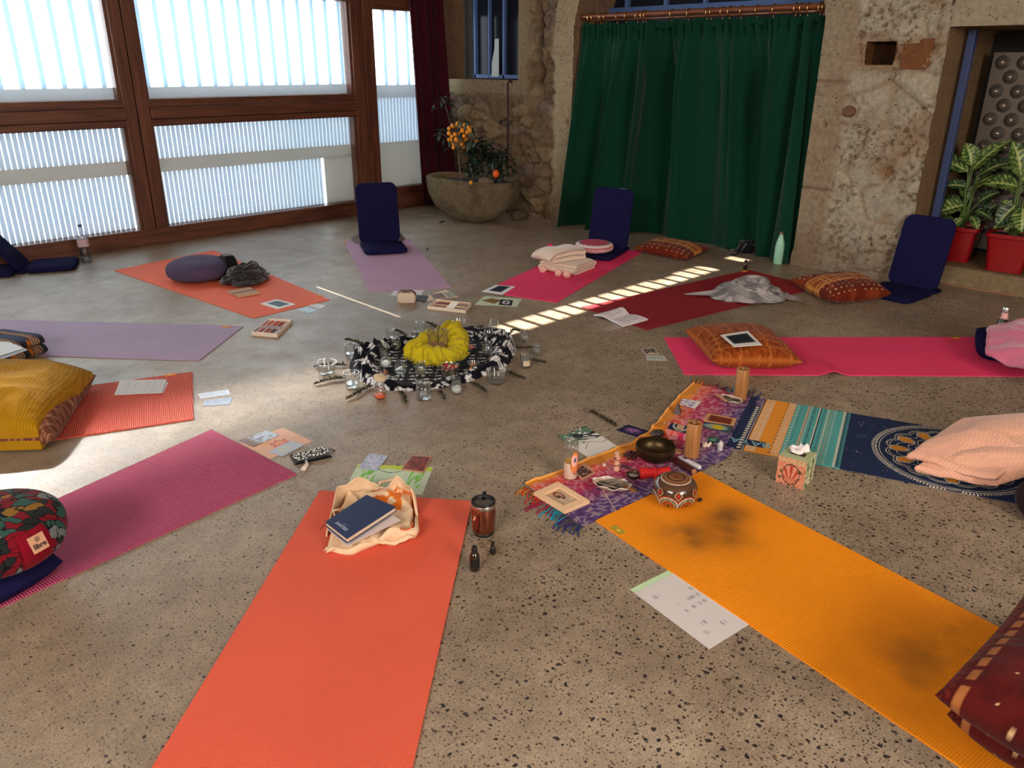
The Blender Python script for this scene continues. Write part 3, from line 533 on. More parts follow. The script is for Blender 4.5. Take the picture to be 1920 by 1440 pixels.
MATS['E'] = yoga_mat('dark crimson yoga mat with a grey scarf and an open book', [(1090, 577), (1403, 507), (1535, 540), (1212, 619)], cm('crimson', (142, 24, 36), 0.006, bstr=0.15), 0.005, (1396, 510), group=None)
MATS['F'] = yoga_mat('hot pink yoga mat under the folded cream blanket near the curtain', [(905, 547), (1083, 466), (1208, 471), (1043, 568)], cm('hotpink', (238, 56, 106), 0.006, bstr=0.15), 0.005, group=None)
MATS['G'] = yoga_mat('mauve yoga mat leading to the navy floor chair at the window post', [(692, 548), (645, 453), (768, 448), (846, 540)], cm('mauve', (184, 144, 170), 0.006, bstr=0.15, var=0.2), 0.005, (648, 455), group=None)
MATS['H'] = yoga_mat('bright orange yoga mat under the round purple cushion and black sweater', [(475, 597), (214, 508), (400, 470), (618, 563)], cm('orange', (240, 112, 80), 0.006, bstr=0.15, var=0.14), 0.005, (600, 556), group=None)
MATS['I'] = yoga_mat('greyish lilac yoga mat running to the left edge beside the ikat blanket', [(456, 613), (-66, 599), (-212, 659), (374, 677)], cm('lilac', (174, 152, 178), 0.006, bstr=0.15, var=0.2), 0.006, (425, 614), group=None)
MATS['J'] = yoga_mat('coral ribbed yoga mat partly under the mustard yellow blanket', [(361, 699), (-330, 790), (-420, 905), (363, 787)], cm('coral', (228, 96, 74), 0.008, bstr=0.7, dist=0.003), 0.006, (320, 705), group=None)
MATS['K'] = yoga_mat('wide rose magenta yoga mat at lower left with the round floral cushion', [(397, 807), (-230, 1090), (-240, 1250), (556, 890)], cm('rose', (190, 78, 116), 0.0085, bstr=0.7, dist=0.003, var=0.12), 0.006, group=None)
NAVY = srgb(24, 40, 74)
def mandala(U, V_):
    c = np.broadcast_to(NAVY, U.shape + (3,)).copy(); cream = srgb(214, 206, 186); org = srgb(230, 146, 42); teal = srgb(84, 164, 160)
    x = U * 1.83 * 1.19 + 0.012; y = V_ * 0.61
    c = mixc(c, org, (x > 0.10) & (x < 0.27)); c = mixc(c, teal, (x > 0.27) & (x < 0.56))
    def teeth(x0, w_, px, h, colr, up=True):
        nonlocal c; tt = np.abs((y / px) % 1 - 0.5) * 2; d = (x - x0) / w_; c = mixc(c, colr, (d > 0) & (d < 1) & ((tt < 1 - d) if up else (tt < d)))
    def dots(x0, px, rr, colr, sq=False):
        nonlocal c; dy = ((y / px) % 1 - 0.5) * px; dx = x - x0; c = mixc(c, colr, (np.maximum(abs(dx), abs(dy)) if sq else np.hypot(dx * 0.7, dy)) < rr)
    dots(0.072, 0.026, 0.008, cream); c = mixc(c, cream, abs(x - 0.093) < 0.0018)
    for k_, x0 in enumerate((0.112, 0.124, 0.136, 0.148)): dots(x0, 0.016, 0.0045, cream, k_ % 2 == 0)
    for x0 in (0.235, 0.248, 0.260): dots(x0, 0.018, 0.0045, cream)
    dots(0.225, 0.036, 0.004, NAVY); dots(0.285, 0.030, 0.005, cream); dots(0.30, 0.03, 0.0035, NAVY); c = mixc(c, srgb(190, 120, 80), abs(x - 0.338) < 0.005); c = mixc(c, cream, (abs(x - 0.352) < 0.002) | (abs(x - 0.328) < 0.0015)); dots(0.338, 0.012, 0.003, cream, True)
    dots(0.372, 0.016, 0.004, NAVY, True); c = mixc(c, cream, abs(x - 0.398) < 0.004); c = mixc(c, NAVY, abs(x - 0.406) < 0.003); dots(0.425, 0.02, 0.004, NAVY); dots(0.445, 0.016, 0.005, cream, True); dots(0.462, 0.016, 0.004, srgb(200, 150, 80), True); dots(0.48, 0.024, 0.004, cream)
    teeth(0.525, 0.022, 0.018, 0, cream); teeth(0.535, 0.03, 0.018, 0, NAVY)
    dx = x - 1.05; dy = (y - 0.305) * 1.15; r_ = np.hypot(dx, dy); th = np.arctan2(dy, dx)
    line = (abs(r_ - 0.345) < 0.0028) | (abs(r_ - 0.330) < 0.0016)
    for R_, n_, amp, w_ in ((0.30, 16, 0.022, 0.0026), (0.285, 16, 0.022, 0.0018), (0.25, 16, 0.03, 0.0022), (0.20, 12, 0.035, 0.0024), (0.165, 12, 0.03, 0.002), (0.11, 8, 0.03, 0.0024), (0.05, 8, 0.015, 0.002)):
        line |= abs(r_ - (R_ - amp * (1 - abs(np.sin(n_ / 2 * th))))) < w_
    pt = (np.hypot((r_ - 0.235) / 0.038, ((th / (2 * PI) * 12 + 100.5) % 1 - 0.5) * 2 * PI / 12 * 0.235 / 0.024) < 1) & (x > 0.56); rim = abs(np.hypot((r_ - 0.235) / 0.044, ((th / (2 * PI) * 12 + 100.5) % 1 - 0.5) * 2 * PI / 12 * 0.235 / 0.030) - 1) < 0.09
    on = (x > 0.57); c = mixc(c, cream, (line | rim) & on & (r_ < 0.36)); c = mixc(c, org, pt & on)
    fr = (r_ > 0.352) & (r_ < 0.366) & (((th / (2 * PI) * 150) % 1) < 0.45) & on; c = mixc(c, cream, fr); c = mixc(c, cream, (noise(x * 160, y * 160, 0, 4) > 0.93) & on & (r_ > 0.366) & (abs(((y * 7) % 1) - 0.5) < 0.2))
    return c
t = yoga_mat('navy, orange and teal printed yoga mat with a mandala, under the peach blanket', [(1409, 745), (2277, 891), (2381, 1038), (1361, 838)], mat_mat('mat_print', None, 0.006, bstr=0.5, cross=0.6, var=0.05), 0.005, colfn=mandala, res=(680, 200), group=None)
MATS['C'] = t
def on_mat(t, px, py): q = P(px, py); v = Matrix.Rotation(-t.rotation_euler[2], 3, 'Z') @ (Vector(q) - t.location); return v
mb = MB(); a_ = on_mat(t, 1413, 834); b_ = on_mat(t, 1425, 828)
rz = heading(on_mat(t, 1430, 797), on_mat(t, 1418, 843))
p1 = on_mat(t, 1408, 832); rz = heading(on_mat(t, 1432, 836), on_mat(t, 1388, 824)); rz = PI
mb.add([(-0.060, -0.03, 0), (0.03, -0.03, 0), (0.03, 0.03, 0), (-0.060, 0.03, 0)], [[0, 1, 2, 3]], 0, T=Matrix.Translation((p1.x, p1.y, 0.0054)) @ Matrix.Rotation(rz, 4, 'Z'))
mb.text('BAYA', 0.07, Matrix.Translation((p1.x - 0.004, p1.y, 0.0058)) @ Matrix.Rotation(rz, 4, 'Z'), 1)
mb.build('lettering', [plain('print_navy', NAVY, 0.7), plain('print_teal', srgb(120, 170, 176), 0.7)], t)
# ================================================================== CURTAINS, ROD
def curtain(name, label, pts_top, pts_bot, nfold, depth, seed, mat, nz=60, thick=0.004, hem=0.0, group=None, uneven=0.5):
    """hanging cloth between a top line and a bottom line (lists of x,y,z) with gathered folds"""
    tp = np.array(pts_top, float); bp = np.array(pts_bot, float); nu = nfold * 14 + 1; u = np.linspace(0, 1, nu)
    def along(p): k = np.linspace(0, 1, len(p)); return np.stack([np.interp(u, k, p[:, i]) for i in range(3)], -1)
    T_, B_ = along(tp), along(bp); t = np.linspace(0, 1, nz)[None, :, None]
    base = T_[:, None] * (1 - t) + B_[:, None] * t; tt = t[..., 0]
    d = T_[-1, :2] - T_[0, :2]; d /= np.linalg.norm(d); nrm = np.array([d[1], -d[0]])
    uu = u[:, None] + uneven * 0.06 * (noise(u * 7, 0 * u, 0, seed)[:, None] - 0.5)
    ph = uu * nfold * 2 * PI; big = noise(uu * nfold * 0.45 + 0 * tt, tt * 0.8, 0, seed + 1); amp = 0.30 + 0.75 * sst(0.0, 0.35, tt)
    off = (np.sin(ph * (0.5 + 0.0 * tt)) * 0.9 + 0.26 * np.sin(ph * 1.9 + 1) * (1.6 - tt) * 0.8 + 0.5 * np.sin(ph * 0.27 + 2)) * depth * amp * (0.45 + 1.1 * big)
    off = off + depth * 0.9 * np.sin(ph * 3.0) * sst(0.10, 0.0, tt) * 0.5
    side = depth * 0.7 * np.cos(ph * 0.5) * amp * (0.3 + big)
    base[..., 0] += nrm[0] * off + d[0] * side; base[..., 1] += nrm[1] * off + d[1] * side
    if hem: base[..., 2] = np.maximum(base[..., 2], 0.004 + 0.02 * noise(u * 30, 0 * u, 0, seed + 5)[:, None])
    c = base[0, 0].copy(); c[2] = 0; mb = MB(); mb.add(base - c, G2(nu, nz)); return mb, c
M_GREEN = fabric('green_velvet', srgb(12, 58, 41), 0.85, 0.06, 20, 500, 0.15, 0.12); M_MAROON = fabric('maroon_velvet', srgb(60, 14, 26), 0.85, 0.08, 20, 500, 0.15, 0.1)
mb, c = curtain('green_curtain', '', [(6.30, 5.36, 1.875), (6.30, 4.3, 1.86), (6.30, 3.0, 1.875)], [(6.05, 5.42, 0.0), (6.20, 5.0, 0), (6.36, 4.3, 0), (6.34, 3.5, 0), (6.30, 3.02, 0)], 12, 0.10, 4, M_GREEN)
t = thing('green_curtain', 'floor length dark green velvet curtain hanging in the stone archway', 'curtain', c)
gc = o = mb.build('cloth', M_GREEN, t, smooth=True); sm = o.modifiers.new('Solidify', 'SOLIDIFY'); sm.thickness = 0.004
mb = MB(); u = np.linspace(0, 1, 240); A, B = np.meshgrid(u, np.linspace(0, 1, 4), indexing='ij')
mb.add(np.stack([0.0 - 0.012 + 0.010 * np.sin(A * 420), -0.0 - A * 2.34, 1.83 + B * 0.055 + 0.010 * np.sin(A * 60)], -1) + np.array([6.30 - c[0], 5.35 - c[1], 0]), G2(240, 4)); mb.build('gathered_heading', M_GREEN, gc, smooth=True)
# turned-out edge at its right side
mb = MB(); a = np.linspace(0, 1, 40); b_ = np.linspace(0, 1, 12); A, B = np.meshgrid(a, b_, indexing='ij')
w_ = 0.05 + 0.15 * A ** 1.5; mb.add(np.stack([6.26 - 0.10 * A + 0.03 * np.sin(B * 5 + A * 3), 3.07 + (B - 0.2) * w_ * 0.9 - 0.09 * A, 1.86 * (1 - A) + 0.01], -1) - c, G2(40, 12)); o = mb.build('front_fold', M_GREEN, t, smooth=True); sm = o.modifiers.new('Solidify', 'SOLIDIFY'); sm.thickness = 0.004
M_RODWOOD = plain('varnished_rod', srgb(122, 68, 40), 0.3, 0, 0.5, 0.2, 12, coat=0.5); M_BRASS = plain('brass', srgb(226, 176, 110), 0.2, 0.95, 0.5)
t = thing('curtain_rod', 'brown varnished curtain rod carrying rings above the green curtain', 'curtain rod', (6.27, 5.4, 1.945))
mb = MB(); mb.tube([(0, 0.0, 0), (0, -1.2, 0.002), (0, -2.46, 0)], 0.021, 16); mb.build('rod', M_RODWOOD, t, smooth=True, angle=40)
mb = MB(); mb.tube([(0, -0.1, -0.035), (0.0, -2.42, -0.035)], 0.009, 8); mb.build('lower_rail', M_RODWOOD, t, smooth=True)
mb = MB(); mb.lathe([(0.0, 0.0), (0.02, 0.003), (0.03, 0.02), (0.028, 0.035), (0.018, 0.05), (0.026, 0.055), (0.0, 0.06)], 16, T=Matrix.Translation((0, 0.03, 0)) @ Matrix.Rotation(PI / 2, 4, 'X')); mb.build('finial', M_RODWOOD, t, smooth=True)
mb = MB(); a = np.linspace(0, 2 * PI, 24, endpoint=False); mb.tube([(0.036 * math.cos(q), 0, 0.036 * math.sin(q)) for q in a], 0.0052, 6, closed=True); mb.tube([(0, 0, -0.034), (0.004, 0, -0.05), (0, 0, -0.062)], 0.002, 5)
ORD = 'first second third fourth fifth sixth seventh eighth ninth tenth eleventh twelfth'.split(); ring0 = mb.build('curtain_ring', M_BRASS, None, smooth=True); rpx = [1107, 1113, 1127, 1136, 1158, 1175, 1196, 1206, 1211, 1260, 1291, 1326, 1334, 1355, 1368, 1390, 1419, 1450, 1491, 1500, 1514, 1537, 1543]
for i, px in enumerate(rpx):
    q = PX(px, 30, 6.27); o = ring0 if i == 0 else ring0.copy()
    if i: COL.objects.link(o)
    o.location = (6.27, q[1], 1.935); o.rotation_euler = (0, 0, 0.5 * (noise(i * 3.7, 0, 0, 2) - 0.5)); tag(o, 'thin brass curtain ring, %s on the brown rod' % (ORD[i] + ' from the left' if i < 12 else ORD[22 - i] + ' from the right'), 'curtain ring', 'brass curtain rings on the rod')
mb, c = curtain('maroon_curtain', '', [(6.02, 7.20, 3.5), (5.62, 7.24, 3.5)], [(6.12, 7.05, 0.03), (5.98, 7.2, 0.03), (5.73, 7.2, 0.03)], 9, 0.05, 9, M_MAROON, hem=0.0)
t = thing('maroon_curtain', 'dark maroon velvet curtain gathered at the end of the window wall', 'curtain', c); o = mb.build('cloth', M_MAROON, t, smooth=True); sm = o.modifiers.new('Solidify', 'SOLIDIFY'); sm.thickness = 0.004
# ================================================================== SOFT THINGS
def rsolid(nu, nv, X, Y, Zt, Zb):
    """closed body from a top and a bottom sheet over the same grid"""
    top = np.stack([X, Y, Zt], -1); bot = np.stack([X, Y, Zb], -1)
    idx = [i * nv for i in range(nu)] + [(nu - 1) * nv + j for j in range(1, nv)] + [i * nv + nv - 1 for i in range(nu - 2, -1, -1)] + [j for j in range(nv - 2, 0, -1)]
    n = nu * nv; k = len(idx); F = G2(nu, nv).tolist() + (G2(nu, nv)[:, ::-1] + n).tolist() + [[idx[(i + 1) % k], idx[i], n + idx[i], n + idx[(i + 1) % k]] for i in range(k)]
    return np.concatenate([top.reshape(-1, 3), bot.reshape(-1, 3)]), F
def pillow(w_, d_, h, n=56, p=2.6, pinch=0.07, seed=1, wr=0.006, floor_frac=0.35, corners=None, colfn=None, sag=None, wfreq=8, shell=0):
    """cushion body: local centre at its base; corners may give the four floor corners instead of w,d"""
    U, V_ = np.meshgrid(np.linspace(-1, 1, n), np.linspace(-1, 1, n), indexing='ij'); U = np.sign(U) * np.abs(U) ** 0.85; V_ = np.sign(V_) * np.abs(V_) ** 0.85
    t = ((1 - np.abs(U) ** p) * (1 - np.abs(V_) ** p)) ** 0.5; u2 = U * (1 - pinch * (1 - V_ ** 2)); v2 = V_ * (1 - pinch * (1 - U ** 2))
    if corners is None: X, Y = u2 * w_ / 2, v2 * d_ / 2
    else:
        a, b_ = (u2 + 1) / 2, (v2 + 1) / 2; c = [np.array(q) for q in corners]
        XY = ((1 - a) * (1 - b_))[..., None] * c[0] + (a * (1 - b_))[..., None] * c[1] + (a * b_)[..., None] * c[2] + ((1 - a) * b_)[..., None] * c[3]; X, Y = XY[..., 0], XY[..., 1]
    z0 = h * floor_frac; wn = wr * (ridge(X * wfreq, Y * wfreq, 0, seed, 3) - 0.5) * 2
    Zt = z0 + (h - z0) * t + wn * (0.25 + t); Zb = np.maximum(0.001, z0 - z0 * 1.9 * t)
    if sag is not None: Zt = Zt + sag(U, V_)
    if shell: Zb = np.maximum(0.001, Zt - shell - 0.2 * sst(0.5, 0.9, -U))
    Zt = np.maximum(Zt, Zb + 0.001); V, F = rsolid(n, n, X, Y, Zt, Zb); col = None
    if colfn is not None: c = colfn((U + 1) / 2, (V_ + 1) / 2); col = np.concatenate([c.reshape(-1, 3)] * 2)
    return V, F, col
def from_px(c4, zs=0.0):
    """centre and local floor corners of a shape given by its pixel corners at height zs"""
    q = [P(x, y, zs) for x, y in c4]; c = sum(q) / 4; a = heading((q[0] + q[3]) / 2, (q[1] + q[2]) / 2); cs, sn = math.cos(-a), math.sin(-a)
    return c, a, [np.array([cs * (p[0] - c[0]) - sn * (p[1] - c[1]), sn * (p[0] - c[0]) + cs * (p[1] - c[1])]) for p in q]
M_CLOTHCOL = fabric('woven_cloth', None, 0.92, 0.10, 50, 350, 0.35)
M_COARSE = fabric('coarse_woven', None, 0.95, 0.14, 40, 160, 0.8)
M_NAVY = fabric('navy_canvas', srgb(27, 25, 64), 0.9, 0.08, 20, 500, 0.2, 0.0)
def cushion(label, c4, zs, h, colfn, z0=0.006, seed=1, mat=None, group=None, **k):
    c, a, L = from_px(c4, zs); V, F, col = pillow(0, 0, h, corners=L, colfn=colfn, seed=seed, **k); mb = MB(); mb.add(V, F, 0, col)
    return tag(mb.build('cushion', mat or M_COARSE, smooth=True, angle=60, loc=(c[0], c[1], z0), rz=a), label, 'cushion', group)
def kilim(s):
    def f(U, V_):
        c = np.broadcast_to(srgb(108, 36, 20), U.shape + (3,)).copy(); c = mixc(c, srgb(136, 60, 26), sst(0.45, 0.62, fbm(U * 8, V_ * 8, 0, s)) * 0.8)
        c = mixc(c, srgb(150, 78, 30), ((U > 0.36) & (U < 0.62)) * 0.7); g = ((np.abs((U * 16) % 1 - 0.5) > 0.42) | (np.abs((V_ * 14) % 1 - 0.5) > 0.42)) & (U > 0.36) & (U < 0.62); c = mixc(c, srgb(232, 160, 80), g * 0.8)
        for e in (0.35, 0.63, 0.67): c = mixc(c, srgb(228, 150, 80), (np.abs(U - e) < 0.008) * 0.8)
        d = (np.abs((U * 11) % 1 - 0.5) < 0.11) & (np.abs((V_ * 11) % 1 - 0.5) < 0.11) & ((U < 0.33) | (U > 0.7)); return mixc(c, srgb(240, 196, 150), d * 0.9)
    return f
def lattice(U, V_):
    c = np.broadcast_to(srgb(146, 68, 24), U.shape + (3,)).copy(); c = mixc(c, srgb(106, 40, 14), sst(0.4, 0.7, fbm(U * 30, V_ * 30, 0, 5)) * 0.7); x = U * 9; y = V_ * 9
    g = (np.abs((x) % 1 - 0.5) > 0.45) | (np.abs((y + x) % 1 - 0.5) > 0.45) | (np.abs((y) % 1 - 0.5) > 0.46); return mixc(c, srgb(186, 108, 50), g * 0.75)
cushion('flat rust and orange striped cushion lying against the foot of the green curtain', [(1187, 466), (1232, 448), (1332, 466), (1290, 486)], 0.035, 0.10, kilim(3), 0.001, 3, floor_frac=0.4)
cushion('rust and orange checked cushion in front of the navy chair at the stone pillar', [(1560, 565), (1480, 528), (1612, 518), (1672, 554)], 0.045, 0.13, kilim(8), 0.006, 5, floor_frac=0.4)
cushion('burnt orange quilted cushion with a diamond pattern on the long pink mat', [(1335, 683), (1283, 624), (1440, 622), (1505, 686)], 0.045, 0.15, lattice, 0.006, 7, floor_frac=0.38, wr=0.004)
mb = MB(); mb.ell((0, 0, 0.003), (0.03, 0.014, 0.004), 10, col=(0.8, 0.78, 0.75)); p = P(1352, 684, 0.05); 
def burg(U, V_):
    c = np.broadcast_to(srgb(84, 22, 20), U.shape + (3,)).copy(); c = mixc(c, srgb(62, 15, 16), sst(0.4, 0.7, fbm(U * 20, V_ * 20, 0, 9)) * 0.6); m = U
    b_ = (np.abs(U - 0.075) < 0.016) & (((V_ * 11) % 1) < 0.68); c = mixc(c, srgb(168, 104, 58), b_ * 0.9); c = mixc(c, srgb(132, 50, 34), ((m > 0.012) & (m < 0.045)) * (0.5 + 0.5 * np.sign(np.sin((U + V_) * 160))) * 0.5)
    k = (np.abs((U * 13) % 1 - 0.5) / 0.075 + np.abs((V_ * 13 + 0.5 * (np.floor(U * 13) % 2)) % 1 - 0.5) / 0.075) < 1; return mixc(c, srgb(214, 176, 130), k & (m > 0.12))
for i, (zc, px, py, lab, hh_) in enumerate(((0.0, 1772, 1352, 'burgundy cushion with tiny diamonds, lower of two at the bottom right corner', 0.185), (0.172, 1752, 1308, 'burgundy cushion with gold dashed border, upper of two at the bottom right corner', 0.15))):
    A_ = P(px, py, zc + 0.06); B_ = P(1925, 1112 if i else 1150, zc + 0.06); e1 = (B_ - A_)[:2]; e1 /= np.linalg.norm(e1); e2 = np.array([e1[1], -e1[0]]); S = 0.56; cc = A_[:2] + e1 * S / 2 + e2 * S / 2
    V, F, col = pillow(S, S, hh_, n=110, seed=20 + i, wr=0.010, p=3.2, pinch=0.03, colfn=lambda U, V_: burg(U, V_), floor_frac=0.4); mb = MB(); mb.add(V, F, 0, col)
    tag(mb.build('cushion', M_CLOTHCOL, smooth=True, angle=60, loc=(cc[0], cc[1], 0.006 + zc), rz=math.atan2(e2[1], e2[0])), lab, 'cushion', None)
# ---- round meditation cushions
def zafu(px, py, r_, h, mat, label, z0=0.006, rows=30, pleats=30, colfn=None, zpx=0.0, name='meditation_cushion', parent=False, n=120, rz=0.0, loc=None):
    ts = np.linspace(0, 1, rows); a = np.arange(n) * 2 * PI / n; prof = []
    for t in ts: th = -PI / 2 + PI * t; prof.append((abs(math.cos(th)) ** 0.55, h / 2 + h / 2 * math.copysign(abs(math.sin(th)) ** 0.8, math.sin(th))))
    pr = np.array(prof); amp = np.abs(np.cos(-PI / 2 + PI * ts)) ** 0.4 * 0.022 * np.clip(1.15 - pr[:, 0] * 0.5, 0, 1)
    R_ = pr[:, :1] * (1 - amp[:, None] * (np.abs(np.sin(a * pleats / 2)) < 0.32)[None, :] * 1.0 + 0.006 * np.sin(a * 5 + 1)); V = np.stack([R_ * np.cos(a) * r_, R_ * np.sin(a) * r_, np.repeat(pr[:, 1:2], n, 1) * (1 + 0.03 * np.sin(a + 1))], -1)
    F = G2(rows, n, wrap_v=True)[:, ::-1]; col = None
    if colfn is not None: TT, AA = np.meshgrid(ts, a / (2 * PI), indexing='ij'); col = colfn(TT, AA, V).reshape(-1, 3)
    c = P(px, py, zpx) if loc is None else np.array(loc); mb = MB(); mb.add(V, F, 0, col)
    if parent: t = thing(name, label, 'cushion', (c[0], c[1], z0), rz); mb.build('cover', mat, t, smooth=True); return t
    return tag(mb.build(name, mat, smooth=True, loc=(c[0], c[1], z0), rz=rz), label, 'cushion')
M_PLUM = fabric('plum_cotton', srgb(82, 70, 98), 0.9, 0.06, 30, 400, 0.2)
zafu(371, 507, 0.225, 0.155, M_PLUM, 'round greyish purple pleated meditation cushion on the bright orange mat', zpx=0.07)
def thai(T_, A_, V):
    c = np.broadcast_to(srgb(232, 208, 204), T_.shape + (3,)).copy(); c = mixc(c, srgb(190, 60, 84), T_ > 0.80); c = mixc(c, srgb(60, 50, 80), (T_ > 0.765) & (T_ < 0.80) & ((A_ * 60) % 1 < 0.6))
    c = mixc(c, srgb(196, 110, 120), (T_ > 0.30) & (T_ < 0.52) & (((A_ * 70 + T_ * 40) % 1) < 0.5)); c = mixc(c, srgb(188, 84, 90), ((T_ > 0.54) & (T_ < 0.60)) | ((T_ > 0.22) & (T_ < 0.29))); return c
zafu(1114, 463, 0.165, 0.085, M_CLOTHCOL, 'round pink and white patterned cushion resting on the seat of the navy chair', z0=0.052, colfn=thai, pleats=24, zpx=0.09)
ZL = P(-6, 1008, 0.15); AL = heading(ZL, (0, 0)) + 0.50
def floral(T_, A_, V):
    x, y, z = V[..., 0] * 30, V[..., 1] * 30, V[..., 2] * 34; f1, f2, i = worley(x + y * 0.3 + 2.4 * fbm(x * 0.7, y * 0.7, z * 0.7, 2), z + y * 0.9 + 2.4 * fbm(y * 0.7, x * 0.7, z * 0.7, 3), 6)
    c = np.broadcast_to(srgb(34, 38, 38), T_.shape + (3,)).copy(); c = mixc(c, srgb(120, 20, 34), i < 0.27); c = mixc(c, srgb(50, 84, 78), (i > 0.30) & (i < 0.52)); c = mixc(c, srgb(120, 126, 128), (i > 0.50) & (i < 0.62)); c = mixc(c, srgb(140, 100, 36), (i > 0.95)); c = mixc(c, srgb(14, 16, 20), f2 - f1 < 0.10)
    return mixc(c, srgb(128, 14, 34), (np.abs(((A_ - AL / (2 * PI) + 0.5) % 1) - 0.5) < 0.040) & (T_ < 0.72))
ZL = P(-6, 1008, 0.15)
t = zafu(0, 0, 0.198, 0.175, M_CLOTHCOL, 'round red and green floral meditation cushion with a leather label', z0=0.075, colfn=floral, parent=True, n=420, rows=170, pleats=26, loc=ZL, rz=0.0)
mb = MB(); aL = AL; RL = 0.2
Tl = Matrix.Rotation(aL, 4, 'Z') @ Matrix.Translation((RL * 1.015, 0, 0.112)) @ Matrix.Rotation(-0.38, 4, 'Y') @ Matrix.Rotation(PI / 2, 4, 'Z') @ Matrix.Rotation(PI / 2, 4, 'X')
mb.add([(-0.024, -0.026, 0), (0.024, -0.026, 0), (0.024, 0.026, 0), (-0.024, 0.026, 0), (-0.024, -0.026, -0.006), (0.024, -0.026, -0.006), (0.024, 0.026, -0.006), (-0.024, 0.026, -0.006)], [[0, 1, 2, 3], [0, 4, 5, 1], [1, 5, 6, 2], [2, 6, 7, 3], [3, 7, 4, 0]], 0, T=Tl)
mb.text('libre', 0.022, Tl @ Matrix.Translation((0, -0.008, 0.0006)), 1, bold=0.0006); a = np.linspace(0, 2 * PI, 20, endpoint=False)
for rr in (0.007, 0.0045, 0.002): mb.tube([(rr * math.cos(k_), 0.012 + rr * math.sin(k_), 0.0006) for k_ in a], 0.0005, 4, 1, closed=True, T=Tl)
mb.build('leather_label', [plain('tan_leather', srgb(214, 160, 128), 0.7), plain('label_print', srgb(50, 30, 30), 0.7)], t)
mb = MB(); V, F, col = pillow(0.31, 0.31, 0.075, p=3, pinch=-0.10, seed=4, wr=0.004); mb.add(V, F); tag(mb.build('floor_pad', M_NAVY, smooth=True, angle=60, loc=(ZL[0] - 0.05, ZL[1] + 0.02, 0.006), rz=0.3), 'navy floor pad under the round floral cushion at the left edge', 'cushion')
c = P(1918, 650, 0.05); mb = MB(); V, F, col = pillow(0.46, 0.46, 0.10, p=3.5, pinch=-0.05, seed=5, wr=0.004, floor_frac=0.5); mb.add(V, F); tag(mb.build('floor_pad', M_NAVY, smooth=True, angle=60, loc=(c[0] , c[1], 0.006), rz=0.3), 'round navy floor pad under the pink towel at the right edge', 'cushion')
# ---- floor chairs
def slab_round(x0, x1, y0, y1, z0, z1, rr, T=None, puff=0.006, n=8, mb=None, m=0):
    out = []
    for cx, cy, a0 in ((x1 - rr, y1 - rr, 0), (x0 + rr, y1 - rr, 90), (x0 + rr, y0 + rr, 180), (x1 - rr, y0 + rr, 270)):
        for k in range(n): a = math.radians(a0 + 90 * k / (n - 1)); out.append((cx + rr * math.cos(a), cy + rr * math.sin(a)))
    o = np.array(out); c = o.mean(0); rings = []
    for s_, z in ((0.0, z0 - puff * 0.6), (0.6, z0 - puff * 0.5), (0.93, z0), (0.985, z0 + (z1 - z0) * 0.15), (1.0, z0 + (z1 - z0) * 0.5), (0.985, z1 - (z1 - z0) * 0.15), (0.93, z1), (0.6, z1 + puff), (0.0, z1 + puff * 1.2)):
        rings.append(np.concatenate([c + (o - c) * s_, np.full((len(o), 1), z)], 1))
    V = np.array(rings); F = G2(len(rings), len(o), wrap_v=True)[:, ::-1]; return mb.add(V, F, m, T=T)
def floor_chair(label, loc, rz, lean=0.2, z=0.0, foot=0.10, H=0.52, W_=0.37, D_=0.40):
    t = thing('floor_chair', label, 'floor chair', (loc[0], loc[1], z), rz)
    mb = MB(); slab_round(0.015, D_, -W_ / 2, W_ / 2, 0.003, 0.042, 0.05, mb=mb); st_ = mb.build('seat', M_NAVY, t, smooth=True, angle=50)
    mb = MB(); T = Matrix.Translation((-0.012, 0, 0.02)) @ Matrix.Rotation(-PI / 2 - lean, 4, 'Y'); slab_round(0.0, H, -W_ / 2, W_ / 2, -0.012, 0.018, 0.065, T, mb=mb, puff=0.003); mb.build('backrest', M_NAVY, t, smooth=True, angle=50)
    mb = MB(); slab_round(-foot, 0.01, -W_ / 2 + 0.01, W_ / 2 - 0.01, 0.003, 0.026, 0.03, mb=mb, puff=0.002); mb.build('rear_foot', M_NAVY, t, smooth=True, angle=50)
    mb = MB(); mb.tube([(0.0, -W_ / 2 - 0.002, 0.02), (0.12, -W_ / 2 - 0.006, 0.03), (0.2, -W_ / 2 - 0.002, 0.03)], 0.004, 6); mb.build('strap', M_NAVY, st_); return t
pG = P(714, 461); floor_chair('navy floor chair facing forward on the mauve mat beside the window post', pG, heading(P(714, 461), P(770, 545)), z=0.006, lean=0.20, H=0.53)
pF = P(1137, 471); floor_chair('navy floor chair with a pink cushion on its seat, in front of the green curtain', pF, heading(P(1137, 471), P(985, 552)), z=0.006, lean=0.22, H=0.52, foot=0.14)
pR = P(1705, 545); floor_chair('navy floor chair by the stone pillar and the red plant pots', pR, heading(P(1705, 545), P(1500, 560)) + 0.42, z=0.0, lean=0.22, H=0.52, foot=0.14)
pL = P(52, 505); floor_chair('navy floor chair seen from the side at the left edge by the windows', pL, heading(P(50, 505), P(145, 498)), z=0.0, lean=0.62, H=0.50, D_=0.36, foot=0.05)
pq = P(14, 512); mb = MB(); slab_round(-0.2, 0.13, -0.19, 0.19, 0.002, 0.03, 0.03, mb=mb); tag(mb.build('folded_pad', M_NAVY, smooth=True, angle=50, loc=(pq[0] - 0.05, pq[1] + 0.05, 0), rz=heading(P(50, 505), P(145, 498))), 'flat navy pad behind the floor chair at the left edge', 'cushion')
